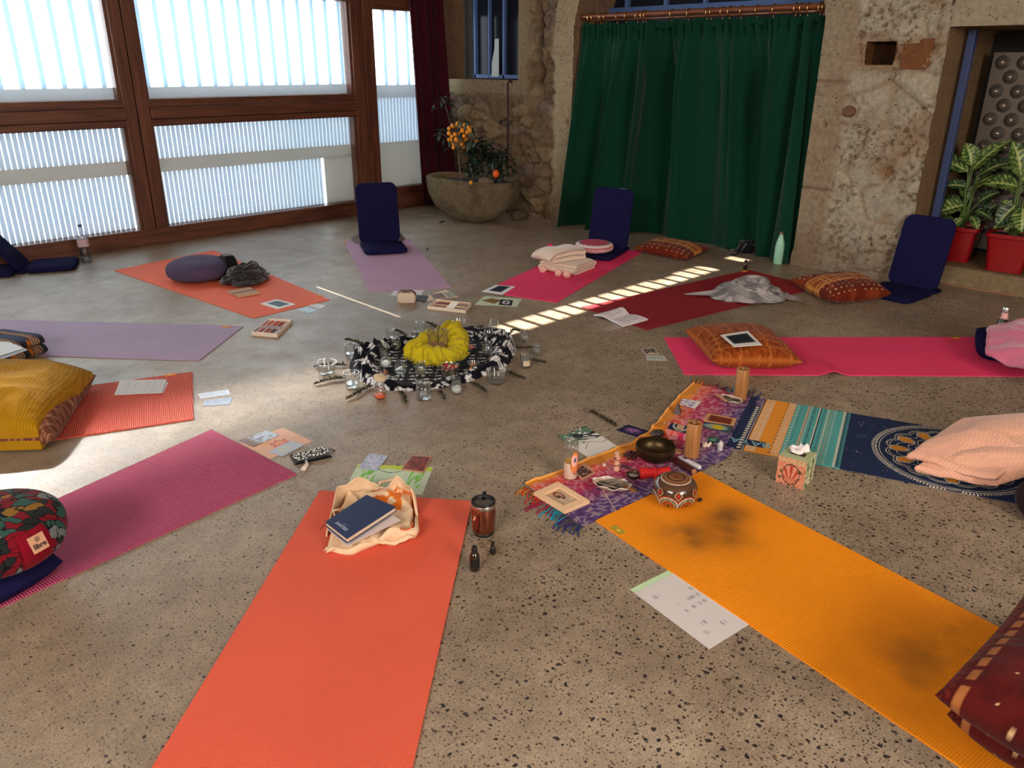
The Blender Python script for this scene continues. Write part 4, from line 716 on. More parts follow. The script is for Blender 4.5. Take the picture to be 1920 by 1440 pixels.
# ---- crumpled and folded textiles
def crumple(px, py, rx, ry, h, rz, seed, mat, name, label, cat, z0=0.006, fold=5.5, colfn=None, nr=56, nt=170, irr=0.35, hollow=0.0, amp=0.075, loc=None, build=True, zpx=0.0, rot=0.0):
    rho, th = np.meshgrid(np.linspace(0, 1, nr), np.arange(nt) * 2 * PI / nt, indexing='ij'); R_ = 1 + irr * (fbm(np.cos(th) * 1.6 + 5, np.sin(th) * 1.6, 0, seed) - 0.5) * 2
    x = rho * R_ * np.cos(th) * rx; y = rho * R_ * np.sin(th) * ry; wx = x + 0.05 * fbm(x * 7, y * 7, 0, seed + 3); wy = y + 0.05 * fbm(x * 7, y * 7, 0, seed + 4)
    f = ridge(wx * fold, wy * fold * 1.3, 0, seed + 1, 3); g = ridge(wy * fold * 2.1 + 4, wx * fold * 1.7, 0, seed + 2, 2)
    prof = (1 - rho ** 3.2) ** 0.6 * (1 - hollow * np.exp(-(rho / 0.45) ** 2)); z = h * prof * (0.18 + 0.75 * sst(0.25, 0.75, fbm(wx * 5.5, wy * 5.5, 0, seed + 7, 2))) + (amp * (f ** 3 * 1.2 - 0.4) + amp * 0.45 * (g ** 3 - 0.35)) * prof ** 0.6; k = 0.012 * (f - 0.5) * prof
    x = x + k * np.cos(th * 3 + seed); y = y + k * np.sin(th * 2 + seed); z = np.maximum(z, 0.004 * (1 - rho ** 8)) + 0.001; z[-1] = 0.0
    V = np.stack([x, y, z], -1); F = G2(nr, nt, wrap_v=True); mb = MB(); mb.add(V, F, 0, None if colfn is None else colfn(x, y, f).reshape(-1, 3))
    if not build: return mb
    c = P(px, py, zpx) if loc is None else np.array(loc); return tag(mb.build(name, mat, smooth=True, loc=(c[0], c[1], z0), rz=rz), label, cat)
def folded(wx, dy, layers, t, seed=1, n=36, wob=0.006, sag=0.02):
    """a cloth folded back and forth: rounded fold ends at +-x, edges at +-y"""
    pts = []
    for k in range(layers):
        z = t * (k + 0.5); xs = np.linspace(-wx / 2, wx / 2, 22) * (1 - 0.03 * k); xs = xs if k % 2 == 0 else xs[::-1]; pts += [(x, z) for x in xs]
        if k < layers - 1: xe = xs[-1]; s_ = 1 if xe > 0 else -1; pts += [(xe + s_ * math.cos(a) * t * 0.5, z + t / 2 + math.sin(a) * t * 0.5) for a in np.linspace(-PI / 2, PI / 2, 7)[1:-1]]
    p = np.array(pts); tg = np.gradient(p, axis=0); tg /= np.linalg.norm(tg, axis=1)[:, None] + 1e-9; nn = np.stack([-tg[:, 1], tg[:, 0]], 1); th = t * 0.46
    loop = np.concatenate([p + nn * th, (p - nn * th)[::-1]]); m = len(loop); ys = np.linspace(-dy / 2, dy / 2, n)
    X = np.repeat(loop[None, :, 0], n, 0); Z = np.repeat(loop[None, :, 1], n, 0); Y = np.repeat(ys[:, None], m, 1)
    lay = Z / t; Y = Y * (1 + 0.04 * (noise(lay * 1.3, X * 0, 0, seed) - 0.5)) ; e = (fbm(X * 6, Y * 6, Z * 4, seed) - 0.5)
    Z = Z * (1 - sag / max(t * layers, 1e-3) * ((2 * Y / dy) ** 4 + 0.6 * (2 * X / wx) ** 4) * 0.5) + wob * 2 * e * (Z / (t * layers)); X = X + wob * 2 * (fbm(Y * 5, Z * 20, 0, seed + 2) - 0.5)
    Z = np.maximum(Z, 0.001); V = np.stack([X, Y, Z], -1); F = G2(n, m, wrap_v=True).tolist(); k = m // 2
    for r_ in (0, n - 1):
        for i in range(k - 1):
            q = [r_ * m + i, r_ * m + i + 1, r_ * m + m - 2 - i, r_ * m + m - 1 - i]; F.append(q[::-1] if r_ == 0 else q)
    return V, F
def drape(c4, thick, seed, wob=0.012, colfn=None, nu=90, nv=70, bulge=0.03, freq=5, ridged=0.0):
    """thick cloth lying over something: four corners given in world space"""
    q = [np.array(p, float) for p in c4]; c = sum(q) / 4; c[2] = 0; U, V_ = np.meshgrid(np.linspace(0, 1, nu), np.linspace(0, 1, nv), indexing='ij')
    S = ((1 - U) * (1 - V_))[..., None] * (q[0] - c) + (U * (1 - V_))[..., None] * (q[1] - c) + (U * V_)[..., None] * (q[2] - c) + ((1 - U) * V_)[..., None] * (q[3] - c)
    e = np.minimum(np.minimum(U, 1 - U), np.minimum(V_, 1 - V_)); z = S[..., 2] + bulge * np.sin(U * PI) * np.sin(V_ * PI) + wob * 2 * (fbm(S[..., 0] * freq, S[..., 1] * freq, 0, seed) - 0.5) + ridged * (ridge(S[..., 0] * freq * 1.4, S[..., 1] * freq * 0.7, 0, seed + 4, 2) - 0.5)
    rnd = thick * 0.5 * (1 - np.clip(e / 0.03, 0, 1)) ** 2; bx = 0.02 * (fbm(U * 6, V_ * 6, 0, seed + 9) - 0.5); V, F = rsolid(nu, nv, S[..., 0] + bx, S[..., 1] + bx * 0.6, z - rnd + thick / 2, z + rnd - thick / 2)
    col = None
    if colfn is not None: cc = colfn(U, V_); col = np.concatenate([cc.reshape(-1, 3)] * 2)
    return V, F, col, c
def heap(t, mat, rx, ry, h, n, wd, seed, colfn=None, base=True, name='cloth'):
    """a garment dropped in a heap: curling bands of cloth over a low mound, one continuous part"""
    rr = random.Random(seed); mb = MB()
    if base:
        b_ = crumple(0, 0, rx * 0.95, ry * 0.95, h * 0.8, 0, seed, None, '', '', '', fold=6, amp=0.035, build=False, colfn=colfn, irr=0.3); mb.V += b_.V; mb.F += b_.F; mb.M += b_.M; mb.C += b_.C; mb.n = b_.n
    for k in range(n):
        a0 = rr.uniform(0, 2 * PI); cx, cy = rr.uniform(-0.35, 0.35) * rx, rr.uniform(-0.35, 0.35) * ry; ex = rr.uniform(0.45, 0.75); sweep = rr.uniform(2.2, 4.6); nu, nv = 54, 13; s_, w_ = np.meshgrid(np.linspace(0, 1, nu), np.linspace(-1, 1, nv), indexing='ij')
        A = a0 + s_ * sweep; wob = 1 + 0.25 * np.sin(s_ * rr.uniform(6, 12) + k); X = cx + rx * ex * np.cos(A) * wob; Y = cy + ry * ex * np.sin(A) * wob; rn = np.clip(np.hypot(X / rx, Y / ry), 0, 1.05)
        Z = h * (1 - rn ** 2.2 * 0.86) * (0.70 + 0.35 * rr.random()) + 0.02 * np.sin(s_ * 9 + k); tx_ = np.gradient(X, axis=0); ty2 = np.gradient(Y, axis=0); L_ = np.hypot(tx_, ty2) + 1e-9; nx_, ny_ = -ty2 / L_, tx_ / L_; W_ = wd * (0.55 + 0.45 * np.sin(s_ * PI) ** 0.6) * (0.8 + 0.4 * noise(s_ * 4, 0 * s_, 0, seed + k)); roll = 0.5 * np.sin(s_ * 5 + k * 1.7)
        arc = w_ * 1.25; dx = np.sin(arc) * W_ * 0.62; dz = (np.cos(arc) - 1) * W_ * 0.75 + dx * roll * 0.5 + 0.006 * np.sin(w_ * 7 + s_ * 14); V = np.stack([X + nx_ * dx, Y + ny_ * dx, np.maximum(Z + dz, 0.004 + 0.004 * np.abs(w_))], -1); mb.add(V, G2(nu, nv), 0, None if colfn is None else colfn(V[..., 0] * 1.2 + w_ * 0.03, V[..., 1] + s_ * 0.3, None).reshape(-1, 3))
    o = mb.build(name, mat, t, smooth=True); sm = o.modifiers.new('Solidify', 'SOLIDIFY'); sm.thickness = 0.004; return o
M_SWEAT = fabric('black_jersey', srgb(40, 36, 38), 0.85, 0.1, 40, 300, 0.3, 0.5)
t = thing('crumpled_sweater', 'crumpled black sweater heaped on the bright orange mat', 'sweater', tuple(P(464, 530)[:2]) + (0.024,), 0.3); heap(t, M_SWEAT, 0.185, 0.135, 0.12, 13, 0.05, 11)
M_BLACK = fabric('black_fabric', srgb(12, 11, 16), 0.8, 0.1, 30, 300, 0.2, 0.3)
p = P(428, 524); mb = MB(); V, F, col = pillow(0.12, 0.10, 0.17, p=5, pinch=0.0, wr=0.006, floor_frac=0.5, n=40); mb.add(V, F); tag(mb.build('black_bolster', M_BLACK, smooth=True, angle=60, loc=(p[0] + 0.04, p[1] + 0.06, 0.006), rz=heading(P(371, 507), P(457, 528))), 'small black bolster between the purple cushion and the black sweater', 'cushion')
def plaid(x, y, f):
    c = np.broadcast_to(srgb(146, 140, 140), x.shape + (3,)).copy(); c = mixc(c, srgb(98, 94, 98), (((x * 5.2 + 0.3) % 1) < 0.45) * 0.6); c = mixc(c, srgb(190, 184, 182), (((y * 5.6) % 1) < 0.4) * 0.55); return c
t = thing('grey_scarf', 'crumpled grey and white checked scarf on the dark crimson mat', 'scarf', tuple(P(1400, 558)[:2]) + (0.006,), -0.72)
sc_ = heap(t, M_CLOTHCOL, 0.245, 0.165, 0.14, 17, 0.060, 31, plaid)
mb = MB(); a = np.linspace(0, 1, 24); b_ = np.linspace(-1, 1, 9); A, B = np.meshgrid(a, b_, indexing='ij'); V = np.stack([-0.20 - 0.24 * A, 0.02 + B * 0.07 * (1 - A) ** 0.8 + 0.02 * A, 0.012 + 0.035 * (1 - A) * (0.6 + 0.4 * np.cos(B * 4))], -1); mb.add(V, G2(24, 9), 0, plaid(V[..., 0], V[..., 1], None).reshape(-1, 3)); o = mb.build('loose_end', M_CLOTHCOL, t, smooth=True); sm = o.modifiers.new('Solidify', 'SOLIDIFY'); sm.thickness = 0.005
mb = MB(); rr = random.Random(3)
for k in range(16): x0, y0 = 0.22 + rr.uniform(-0.02, 0.03), -0.10 + k * 0.008; mb.tube([(x0, y0, 0.03), (x0 + 0.04, y0 - 0.01, 0.012), (x0 + rr.uniform(0.08, 0.14), y0 + rr.uniform(-0.05, 0.02), 0.004)], 0.0028, 5, col=srgb(150, 142, 138))
mb.build('fringe', M_CLOTHCOL, sc_, smooth=True)
M_CREAM = fabric('cream_fleece', srgb(232, 208, 188), 0.95, 0.06, 30, 300, 0.3, 0.4, fold=12)
t = thing('folded_blanket', 'cream fleece blanket with pompons folded on the hot pink mat', 'blanket', tuple(P(1062, 503)[:2]) + (0.006,), heading(P(1062, 503), P(1020, 512)))
V, F = folded(0.30, 0.34, 3, 0.026, 5, wob=0.012); mb = MB(); mb.add(V, F, T=Matrix.Translation((0.02, 0.03, 0)) @ Matrix.Rotation(0.25, 4, 'Z')); V, F = folded(0.30, 0.26, 2, 0.05, 6, wob=0.02, sag=0.04); mb.add(V, F, T=Matrix.Translation((0.03, -0.035, 0.072)) @ Matrix.Rotation(-0.15, 4, 'Z') @ Matrix.Rotation(0.05, 4, 'X')); mb.build('fleece', M_CREAM, t, smooth=True)
M_POM = fabric('pompon_wool', srgb(236, 190, 170), 1.0, 0.2, 90, 300, 0.9, 0.5)
for px, py, zz in ((1018, 504, 0.045), (1047, 511, 0.045), (1063, 514, 0.045)):
    q = P(px, py, zz); v = Matrix.Rotation(-t.rotation_euler[2], 3, 'Z') @ (Vector(q) - t.location); mb = MB(); n_ = 26; rr = random.Random(px); mb.ell((v.x, v.y, v.z), (0.026, 0.026, 0.026), 14)
    for k in range(110): d = Vector((rr.gauss(0, 1), rr.gauss(0, 1), rr.gauss(0, 1))).normalized(); e = Vector((rr.gauss(0, 1), rr.gauss(0, 1), rr.gauss(0, 1))).cross(d).normalized() * 0.004; b0 = Vector(v) + d * 0.022; mb.add([tuple(b0 - e), tuple(b0 + e), tuple(Vector(v) + d * 0.036)], [[0, 1, 2]])
    mb.build('pompon', M_POM, t, smooth=True)
crumple(1032, 470, 0.05, 0.035, 0.05, 0.3, 40, fabric('magenta_cloth', srgb(240, 50, 130), 0.9), 'pink_cloth', 'small bright magenta cloth tucked behind the cream blanket', 'cloth', 0.001, fold=12)
hG = heading(P(714, 461), P(770, 545)); crumple(0, 0, 0.13, 0.24, 0.13, hG, 55, fabric('dark_grey_knit', srgb(120, 110, 108), 0.95, 0.15, 50), 'grey_garment', 'crumpled grey garment spilling out behind the navy chair on the mauve mat', 'clothing', 0.006, loc=pG + np.array([math.cos(hG), math.sin(hG), 0]) * -0.24)
def must(U, V_): c = np.broadcast_to(srgb(176, 130, 24), U.shape + (3,)).copy(); return mixc(c, srgb(126, 84, 8), (0.5 + 0.5 * np.sin((V_ * 58 + 3.5 * fbm(U * 3, V_ * 4, 0, 4)) * 2 * PI)) * 0.6)
# mustard blanket over a brown patterned cushion
def brownpat(U, V_): c = np.broadcast_to(srgb(108, 60, 44), U.shape + (3,)).copy(); return mixc(c, srgb(160, 112, 84), (np.abs(((U + V_) * 12) % 1 - 0.5) < 0.09) | (np.abs(((U - V_) * 12) % 1 - 0.5) < 0.09) | (noise(U * 90, V_ * 90, 0, 2) > 0.86))
c, a, L = from_px([(-190, 840), (-170, 716), (182, 708), (100, 828)], 0.05); V, F, col = pillow(0, 0, 0.16, corners=[(q[0], q[1]) for q in L], colfn=brownpat, n=70, pinch=0.02, p=4); mb = MB(); mb.add(V, F, 0, col)
tag(mb.build('cushion', M_COARSE, smooth=True, angle=60, loc=(c[0], c[1], 0.006), rz=a), 'brown patterned cushion showing beneath the mustard yellow blanket', 'cushion')
M_MUST = fabric('mustard_waffle', None, 0.95, 0.1, 50, 260, 0.7, 0.05, fold=9)
c, a, L = from_px([(-230, 830), (-200, 710), (176, 712), (74, 824)], 0.06); V, F, col = pillow(0, 0, 0.215, corners=[(q[0], q[1]) for q in L], shell=0.03, colfn=must, n=150, pinch=-0.02, p=3.4, seed=9, wr=0.014, wfreq=5, floor_frac=0.42); mb = MB(); mb.add(V, F, 0, col)
tag(mb.build('mustard_blanket', M_MUST, smooth=True, angle=60, loc=(c[0], c[1], 0.012), rz=a), 'mustard yellow waffle blanket folded over a cushion on the coral mat', 'blanket')
# ikat blanket with paper on top
def ikat(V): x, y, z = V[:, 0], V[:, 1], V[:, 2]; c = np.broadcast_to(srgb(44, 42, 52), (len(x), 3)).copy(); s_ = (y * 9) % 1; c = mixc(c, srgb(196, 150, 110), (np.abs(((y * 70) % 1) - 0.5) < 0.22) & (s_ < 0.5)); c = mixc(c, srgb(176, 100, 36), (s_ > 0.82)); return mixc(c, srgb(60, 70, 98), (z > 0.1) & (s_ > 0.4))
q = P(22, 676); V, F = folded(0.30, 0.40, 4, 0.030, 12, n=110, wob=0.006); mb = MB(); mb.add(V, F, 0, ikat(V.reshape(-1, 3))); rz_i = heading(P(66, 668), P(0, 700)) + PI / 2
IK = tag(mb.build('folded_blanket', M_CLOTHCOL, smooth=True, angle=60, loc=(P(-12, 678)[0], P(-12, 678)[1], 0.006), rz=heading(P(0, 697), P(66, 672)) - PI / 2), 'dark ikat striped blanket folded in a stack at the left edge', 'blanket')
# pink towel
V, F, col, c = drape([P(1846, 668, 0.10), P(1850, 612, 0.15), P(2010, 596, 0.20), P(1990, 712, 0.11)], 0.035, 3, 0.02, bulge=0.05, ridged=0.04)
mb = MB(); mb.add(V, F); tag(mb.build('pink_towel', fabric('pink_terry', srgb(206, 108, 136), 1.0, 0.22, 120, 260, 1.0, 0.5), smooth=True, angle=60, loc=c), 'rose pink terry towel heaped on the navy pad at the right edge', 'towel')
# peach muslin blanket over a dark bolster
p = P(1985, 905, 0.07); rzb = heading(P(1880, 930), P(1960, 870)); mb = MB(); 
prof = [(0.0, -0.30), (0.075, -0.30), (0.092, -0.28), (0.095, 0), (0.092, 0.28), (0.075, 0.30), (0.0, 0.30)]; p = P(1935, 905, 0.09); mb.lathe(prof, 32, T=Matrix.Rotation(PI / 2, 4, 'Y')); tag(mb.build('bolster', fabric('dark_brown_cotton', srgb(44, 30, 32), 0.85), smooth=True, angle=50, loc=(p[0] + 0.13, p[1] - 0.10, 0.098), rz=heading(P(1880, 930), P(1960, 870))), 'dark brown bolster under the peach blanket at the right edge', 'cushion')
def chev(U, V_): c = np.broadcast_to(srgb(232, 176, 150), U.shape + (3,)).copy(); z = (V_ * 24 + 0.5 * np.abs((U * 30) % 2 - 1)); return mixc(c, srgb(206, 146, 122), (0.5 + 0.5 * np.sin(z * 2 * PI)) * 0.55)
M_PEACH = fabric('peach_muslin', None, 0.95, 0.05, 40, 300, 0.4, 0.3, fold=14)
t = thing('peach_blanket', 'peach pink crinkled muslin blanket draped over the dark bolster', 'blanket', (P(1830, 860)[0], P(1830, 860)[1], 0.006), 0)
for i, (c4, th) in enumerate(((([(1712, 882, 0.03), (1790, 838, 0.05), (2060, 860, 0.20), (1868, 912, 0.04)]), 0.028), (([(1698, 858, 0.055), (1800, 790, 0.13), (2060, 770, 0.24), (1868, 898, 0.085)]), 0.030))):
    V, F, col, c = drape([P(*k) for k in c4], th, 50 + i, 0.02, chev, bulge=0.045, freq=4, ridged=0.035, nu=140, nv=110); mb = MB(); mb.add(V, F, 0, col); o = mb.build('layer', M_PEACH, t, smooth=True, angle=60); o.location = (c[0] - t.location.x, c[1] - t.location.y, -0.006)
# black bag by the curtain
t = thing('black_bag', 'small black bag slumped on the floor against the green curtain', 'bag', P(1402, 470)[:2].tolist() + [0], 0.3)
heap(t, M_BLACK, 0.14, 0.09, 0.12, 7, 0.06, 61, name='body'); mb = MB(); mb.tube([(-0.1, 0, 0.08), (-0.2, 0.02, 0.02), (-0.26, 0.06, 0.006), (-0.2, 0.12, 0.006)], 0.008, 6); mb.build('strap', M_BLACK, t, smooth=True)
# ================================================================== PAPERS, CARDS, BOOKS
M_PAPER = plain('paper', None, 0.6, 0, 0.3, 0.02); M_CARD = plain('coated_card', None, 0.38, 0, 0.5, 0.02)
def sheet(name, label, cat, c4, z0, th, colfn, res=(24, 18), group=None, mat=None, curl=None, parent_tag=True):
    """flat printed sheet given by its four pixel corners; u runs corner 0 to 1, v corner 0 to 3"""
    c, a, L = from_px(c4, z0 + th); nu, nv = res; U, V_ = np.meshgrid(np.linspace(0, 1, nu), np.linspace(0, 1, nv), indexing='ij')
    XY = ((1 - U) * (1 - V_))[..., None] * L[0] + (U * (1 - V_))[..., None] * L[1] + (U * V_)[..., None] * L[2] + ((1 - U) * V_)[..., None] * L[3]; Zt = np.full(U.shape, th)
    if curl is not None: Zt = Zt + curl(U, V_)
    V, F = rsolid(nu, nv, XY[..., 0], XY[..., 1], Zt, Zt - th); col = np.concatenate([colfn(U, V_).reshape(-1, 3)] * 2); mb = MB(); mb.add(V, F, 0, col)
    # orientation of the faces
    o = mb.build(name, mat or M_PAPER, loc=(c[0], c[1], z0), rz=a); return tag(o, label, cat, group)
def flat(*rgb): return lambda U, V_: np.broadcast_to(srgb(*rgb), U.shape + (3,)).copy()
def art(bg, pal, seed, border=None, bw=0.07, sc=6, asp=1.5, blob=True):
    def f(U, V_):
        c = np.broadcast_to(srgb(*bg), U.shape + (3,)).copy(); n = fbm(U * sc, V_ * sc / asp, 0, seed, 4); n2 = fbm(U * sc * 1.7 + 9, V_ * sc, 0, seed + 5, 4)
        for i, p in enumerate(pal): c = mixc(c, srgb(*p), sst(0.42, 0.50, (n, n2, 1 - n, 1 - n2)[i % 4]) * sst(0.60 + 0.1 * (i // 4), 0.52, (n, n2, 1 - n, 1 - n2)[i % 4]))
        if border is not None: m = np.minimum(np.minimum(U, 1 - U) * asp, np.minimum(V_, 1 - V_)) < bw; c = mixc(c, srgb(*border), m)
        return c
    return f
def framed(border, inner, fn_in=None, l=0.2, r_=0.2, t=0.22, b_=0.22):
    def f(U, V_):
        c = np.broadcast_to(srgb(*border), U.shape + (3,)).copy(); m = (U > l) & (U < 1 - r_) & (V_ > t) & (V_ < 1 - b_); c = mixc(c, srgb(*inner), m)
        if fn_in is not None: c = mixc(c, fn_in(U, V_), m)
        return c
    return f
def writing(bg, ink, rows, seed, dens=0.5, u0=0.1, u1=0.9, v0=0.1, v1=0.9, al=0.6):
    def f(U, V_):
        c = np.broadcast_to(srgb(*bg), U.shape + (3,)).copy(); r_ = V_ * rows; k = np.floor(r_); m = (np.abs(r_ % 1 - 0.5) < 0.24) & (noise(U * 70, k * 3.1, 0, seed) > 0.5) & (noise(U * 9, k * 5.7, 0, seed + 2) > 1 - dens) & (U > u0) & (U < u1) & (V_ > v0) & (V_ < v1)
        return mixc(c, srgb(*ink), m * al)
    return f
night = art((24, 34, 42), [(40, 60, 70), (16, 22, 30)], 3, sc=3); photo = lambda U, V_: mixc(night(U, V_), srgb(225, 230, 235), np.hypot((U - 0.45) / 1.0, (V_ - 0.5) / 0.8) < 0.025)
PH = 'white bordered prints with a dark night picture'
sheet('photo_print', 'white bordered dark picture lying on the bright orange mat', 'photo', [(488, 569), (519, 561), (554, 570), (520, 579)], 0.006, 0.004, framed((232, 232, 232), (90, 104, 112), art((86, 102, 112), [(70, 84, 94)], 4, sc=3), 0.22, 0.14, 0.16, 0.16), group=PH)
sheet('photo_print', 'white bordered dark picture lying on the hot pink mat', 'photo', [(903, 546), (930, 534), (966, 537), (942, 552)], 0.006, 0.004, framed((235, 232, 235), (24, 34, 42), photo, 0.2, 0.08, 0.2, 0.2), group=PH)
c4 = [(1351, 628), (1402, 620), (1429, 646), (1376, 650)]
sheet('photo_print', 'white bordered dark picture resting on the quilted orange cushion', 'photo', c4, 0.158, 0.003, framed((232, 228, 222), (18, 26, 34), photo, 0.12, 0.12, 0.12, 0.20), group=PH)
sheet('card', 'small pale blue card half under the corner of the bright orange mat', 'card', [(556, 580), (574, 575), (597, 581), (578, 587)], 0.0, 0.0015, art((160, 184, 200), [(200, 214, 220), (110, 140, 165)], 7), mat=M_CARD)
sheet('card', 'almost colourless small card on the floor beside the bright orange mat', 'card', [(577, 573), (590, 568), (612, 573), (600, 579)], 0.0, 0.0015, art((190, 178, 172), [(210, 200, 196)], 8), mat=M_CARD)
# pastel boxes
def pastels(name, label, c4, red, n, hgt, seed):
    c, a, L = from_px(c4, 0.02); t = thing(name, label, 'pastel box', (c[0], c[1], 0), a); L = [np.array(q) for q in L]
    def at(u, v): return (1 - u) * (1 - v) * L[0] + u * (1 - v) * L[1] + u * v * L[2] + (1 - u) * v * L[3]
    mb = MB(); mb.prism([tuple(at(u, v)) for u, v in ((0, 0), (1, 0), (1, 1), (0, 1))], 0.0, hgt * 0.5)
    for (u0, v0), (u1, v1) in (((0, 0), (1, 0)), ((1, 0), (1, 1)), ((1, 1), (0, 1)), ((0, 1), (0, 0))):
        p, q = at(u0, v0), at(u1, v1); d = q - p; d /= np.linalg.norm(d); nn = np.array([-d[1], d[0]]) * 0.006; cc = (at(0.5, 0.5) - p) @ nn; nn = nn if cc > 0 else -nn; mb.prism([tuple(p), tuple(q), tuple(q + nn), tuple(p + nn)], hgt * 0.5, hgt)
    mb.build('tray', plain(name + '_tray', srgb(226, 206, 190), 0.5), t)
    rr = random.Random(seed); pal = [(20, 20, 24), (60, 40, 34), (130, 30, 26), (200, 60, 30), (30, 50, 80), (30, 80, 60), (90, 90, 96), (225, 120, 40), (240, 200, 60), (180, 40, 60), (235, 225, 215)]
    M = plain(name + '_stick', None, 0.6, var=0.02)
    for i in range(n):
        u = (i + 0.7) / (n + 0.4); v0 = 0.10 + rr.uniform(0, 0.05); cl = srgb(*(pal[i % len(pal)] if not red else rr.choice([(200, 50, 34), (222, 84, 60), (210, 196, 200), (214, 120, 60), (40, 24, 24), (224, 200, 200)])))
        p0, p1, p2, p3 = at(u, v0), at(u, 0.46), at(u, 0.66), at(u, 0.92); r_ = 0.34 * np.linalg.norm(at(1, 0.5) - at(0, 0.5)) / n; zz = hgt * 0.5 + r_
        w_ = srgb(235, 228, 220) if not red else srgb(198, 176, 178)
        mb = MB(); mb.tube([(*p0, zz), (*p1, zz)], r_, 6, col=cl); mb.tube([(*p1, zz), (*p2, zz)], r_ * 1.03, 6, col=w_); mb.tube([(*p2, zz), (*p3, zz)], r_, 6, col=cl if i % 3 else w_ * 0.4); mb.build('pastel_stick', M, t)
    return t
pastels('pastel_box', 'open tray of dark and coloured oil pastels at the foot of the mauve mat', [(801, 574), (817, 561), (884, 568), (873, 582)], False, 22, 0.022, 4)
pastels('pastel_box', 'open box of red and pink pastels on the floor beyond the lilac mat', [(505, 598), (548, 600), (520, 627), (471, 623)], True, 12, 0.024, 6)
# group at the mauve mat
sheet('paper_sheet', 'small white sheet beneath the beige pouch at the mauve mat', 'paper', [(733, 554), (740, 542), (795, 544), (789, 556)], 0.0, 0.001, flat(226, 216, 220))
sheet('drawing', 'pale peach drawing sheet behind the dark pastel tray', 'drawing', [(790, 565), (806, 552), (836, 543), (860, 556)], 0.0, 0.001, flat(232, 206, 184))
sheet('card', 'brown patterned card on the pale peach drawing sheet', 'card', [(806, 552), (828, 549), (838, 558), (814, 561)], 0.0015, 0.0012, art((120, 84, 66), [(170, 120, 90), (80, 60, 50)], 12, (150, 120, 100)), mat=M_CARD)
sheet('card', 'green and white patterned card on the pale peach drawing sheet', 'card', [(831, 549), (846, 547), (858, 554), (841, 558)], 0.0015, 0.0012, art((150, 156, 130), [(90, 104, 80), (200, 200, 180)], 13), mat=M_CARD)
sheet('notebook', 'small dark slate notebook beside the beige pouch', 'notebook', [(775, 561), (781, 553), (803, 555), (797, 565)], 0.0015, 0.006, flat(66, 72, 80))
p = P(763, 566); t = thing('zip_pouch', 'small round beige and brown zip pouch at the foot of the mauve mat', 'pouch', (p[0], p[1], 0), heading(P(745, 566), P(782, 566)))
mb = MB(); V, F, _ = pillow(0.125, 0.085, 0.085, p=3.2, pinch=-0.05, n=30, floor_frac=0.5, wr=0.005); V = V.copy(); col = np.where((V[:, 2:3] > 0.058) & (np.abs(V[:, 1:2]) < 0.03), srgb(120, 92, 80), srgb(208, 186, 168)); mb.add(V, F, 0, col); mb.build('body', M_CLOTHCOL, t, smooth=True)
mb = MB(); a = np.linspace(0, 2 * PI, 30, endpoint=False); mb.tube([(0.052 * math.cos(q), -0.034, 0.045 + 0.032 * math.sin(q)) for q in a], 0.0028, 6, closed=True); mb.build('zip', M_BLACK, t)
G = 'green sheet'
sheet('drawing', 'pale green sheet with two cards at the foot of the hot pink mat', 'drawing', [(890, 571), (908, 555), (979, 560), (969, 575)], 0.0, 0.001, flat(200, 212, 184))
sheet('card', 'orange and brown card lying on the pale green sheet at the hot pink mat', 'card', [(903, 563), (922, 559), (940, 563), (926, 569)], 0.0015, 0.0012, art((150, 96, 50), [(220, 150, 60), (80, 50, 50), (120, 130, 60)], 16, sc=9), mat=M_CARD)
sheet('card', 'black and white card lying on the pale green sheet at the hot pink mat', 'card', [(935, 571), (939, 561), (962, 563), (959, 573)], 0.0015, 0.0012, lambda U, V_: mixc(flat(40, 38, 44)(U, V_), srgb(220, 215, 220), (np.hypot((U - 0.5) / 0.32, (V_ - 0.5) / 0.32) < 1) & (np.hypot((U - 0.5) / 0.16, (V_ - 0.5) / 0.14) > 1)), mat=M_CARD)
# open book on the crimson mat
def page(label, left):
    pass
c, a, L = from_px([(1113, 592), (1178, 582), (1216, 599), (1164, 612)], 0.01); t = thing('open_book', 'open white book lying on the front corner of the dark crimson mat', 'book', (c[0], c[1], 0.006), a); L = [np.array(q) for q in L]
for k, (c0, c1, c2, c3) in enumerate(((L[0], (L[0] * 0 + L[0] * 0.5 + L[1] * 0.5), None, None),)): pass
S0 = P(1176, 584, 0.03)[:2]; B0 = P(1140, 601, 0.02)[:2]
def loc2(x, y, z): q = P(x, y, z); cs, sn = math.cos(-a), math.sin(-a); d = q[:2] - c[:2]; return np.array([cs * d[0] - sn * d[1], sn * d[0] + cs * d[1]])
for nm, q4, hump in (('left_page', [(1113, 591), (1146, 601), (1180, 590), (1154, 581)], 0.030), ('right_page', [(1146, 601), (1168, 612), (1215, 599), (1180, 590)], 0.008)):
    Q = [loc2(x, y, 0.012) for x, y in q4]; U, V_ = np.meshgrid(np.linspace(0, 1, 20), np.linspace(0, 1, 30), indexing='ij'); XY = ((1 - U) * (1 - V_))[..., None] * Q[0] + (U * (1 - V_))[..., None] * Q[1] + (U * V_)[..., None] * Q[2] + ((1 - U) * V_)[..., None] * Q[3]
    Zt = 0.010 + hump * np.sin(U * PI) ** 1.2 * (0.4 + 0.6 * V_) if nm == 'left_page' else 0.010 + hump * np.sin(U * PI)
    Vv, F = rsolid(20, 30, XY[..., 0], XY[..., 1], Zt, Zt * 0 + 0.001 if nm == 'right_page' else Zt - 0.009); cc = writing((226, 216, 220), (120, 110, 120), 14, 5, 0.75, 0.15, 0.85, 0.12, 0.88, 0.55)(V_, U); mb = MB(); mb.add(Vv, F, 0, np.concatenate([cc.reshape(-1, 3)] * 2)); mb.build(nm, M_PAPER, t)
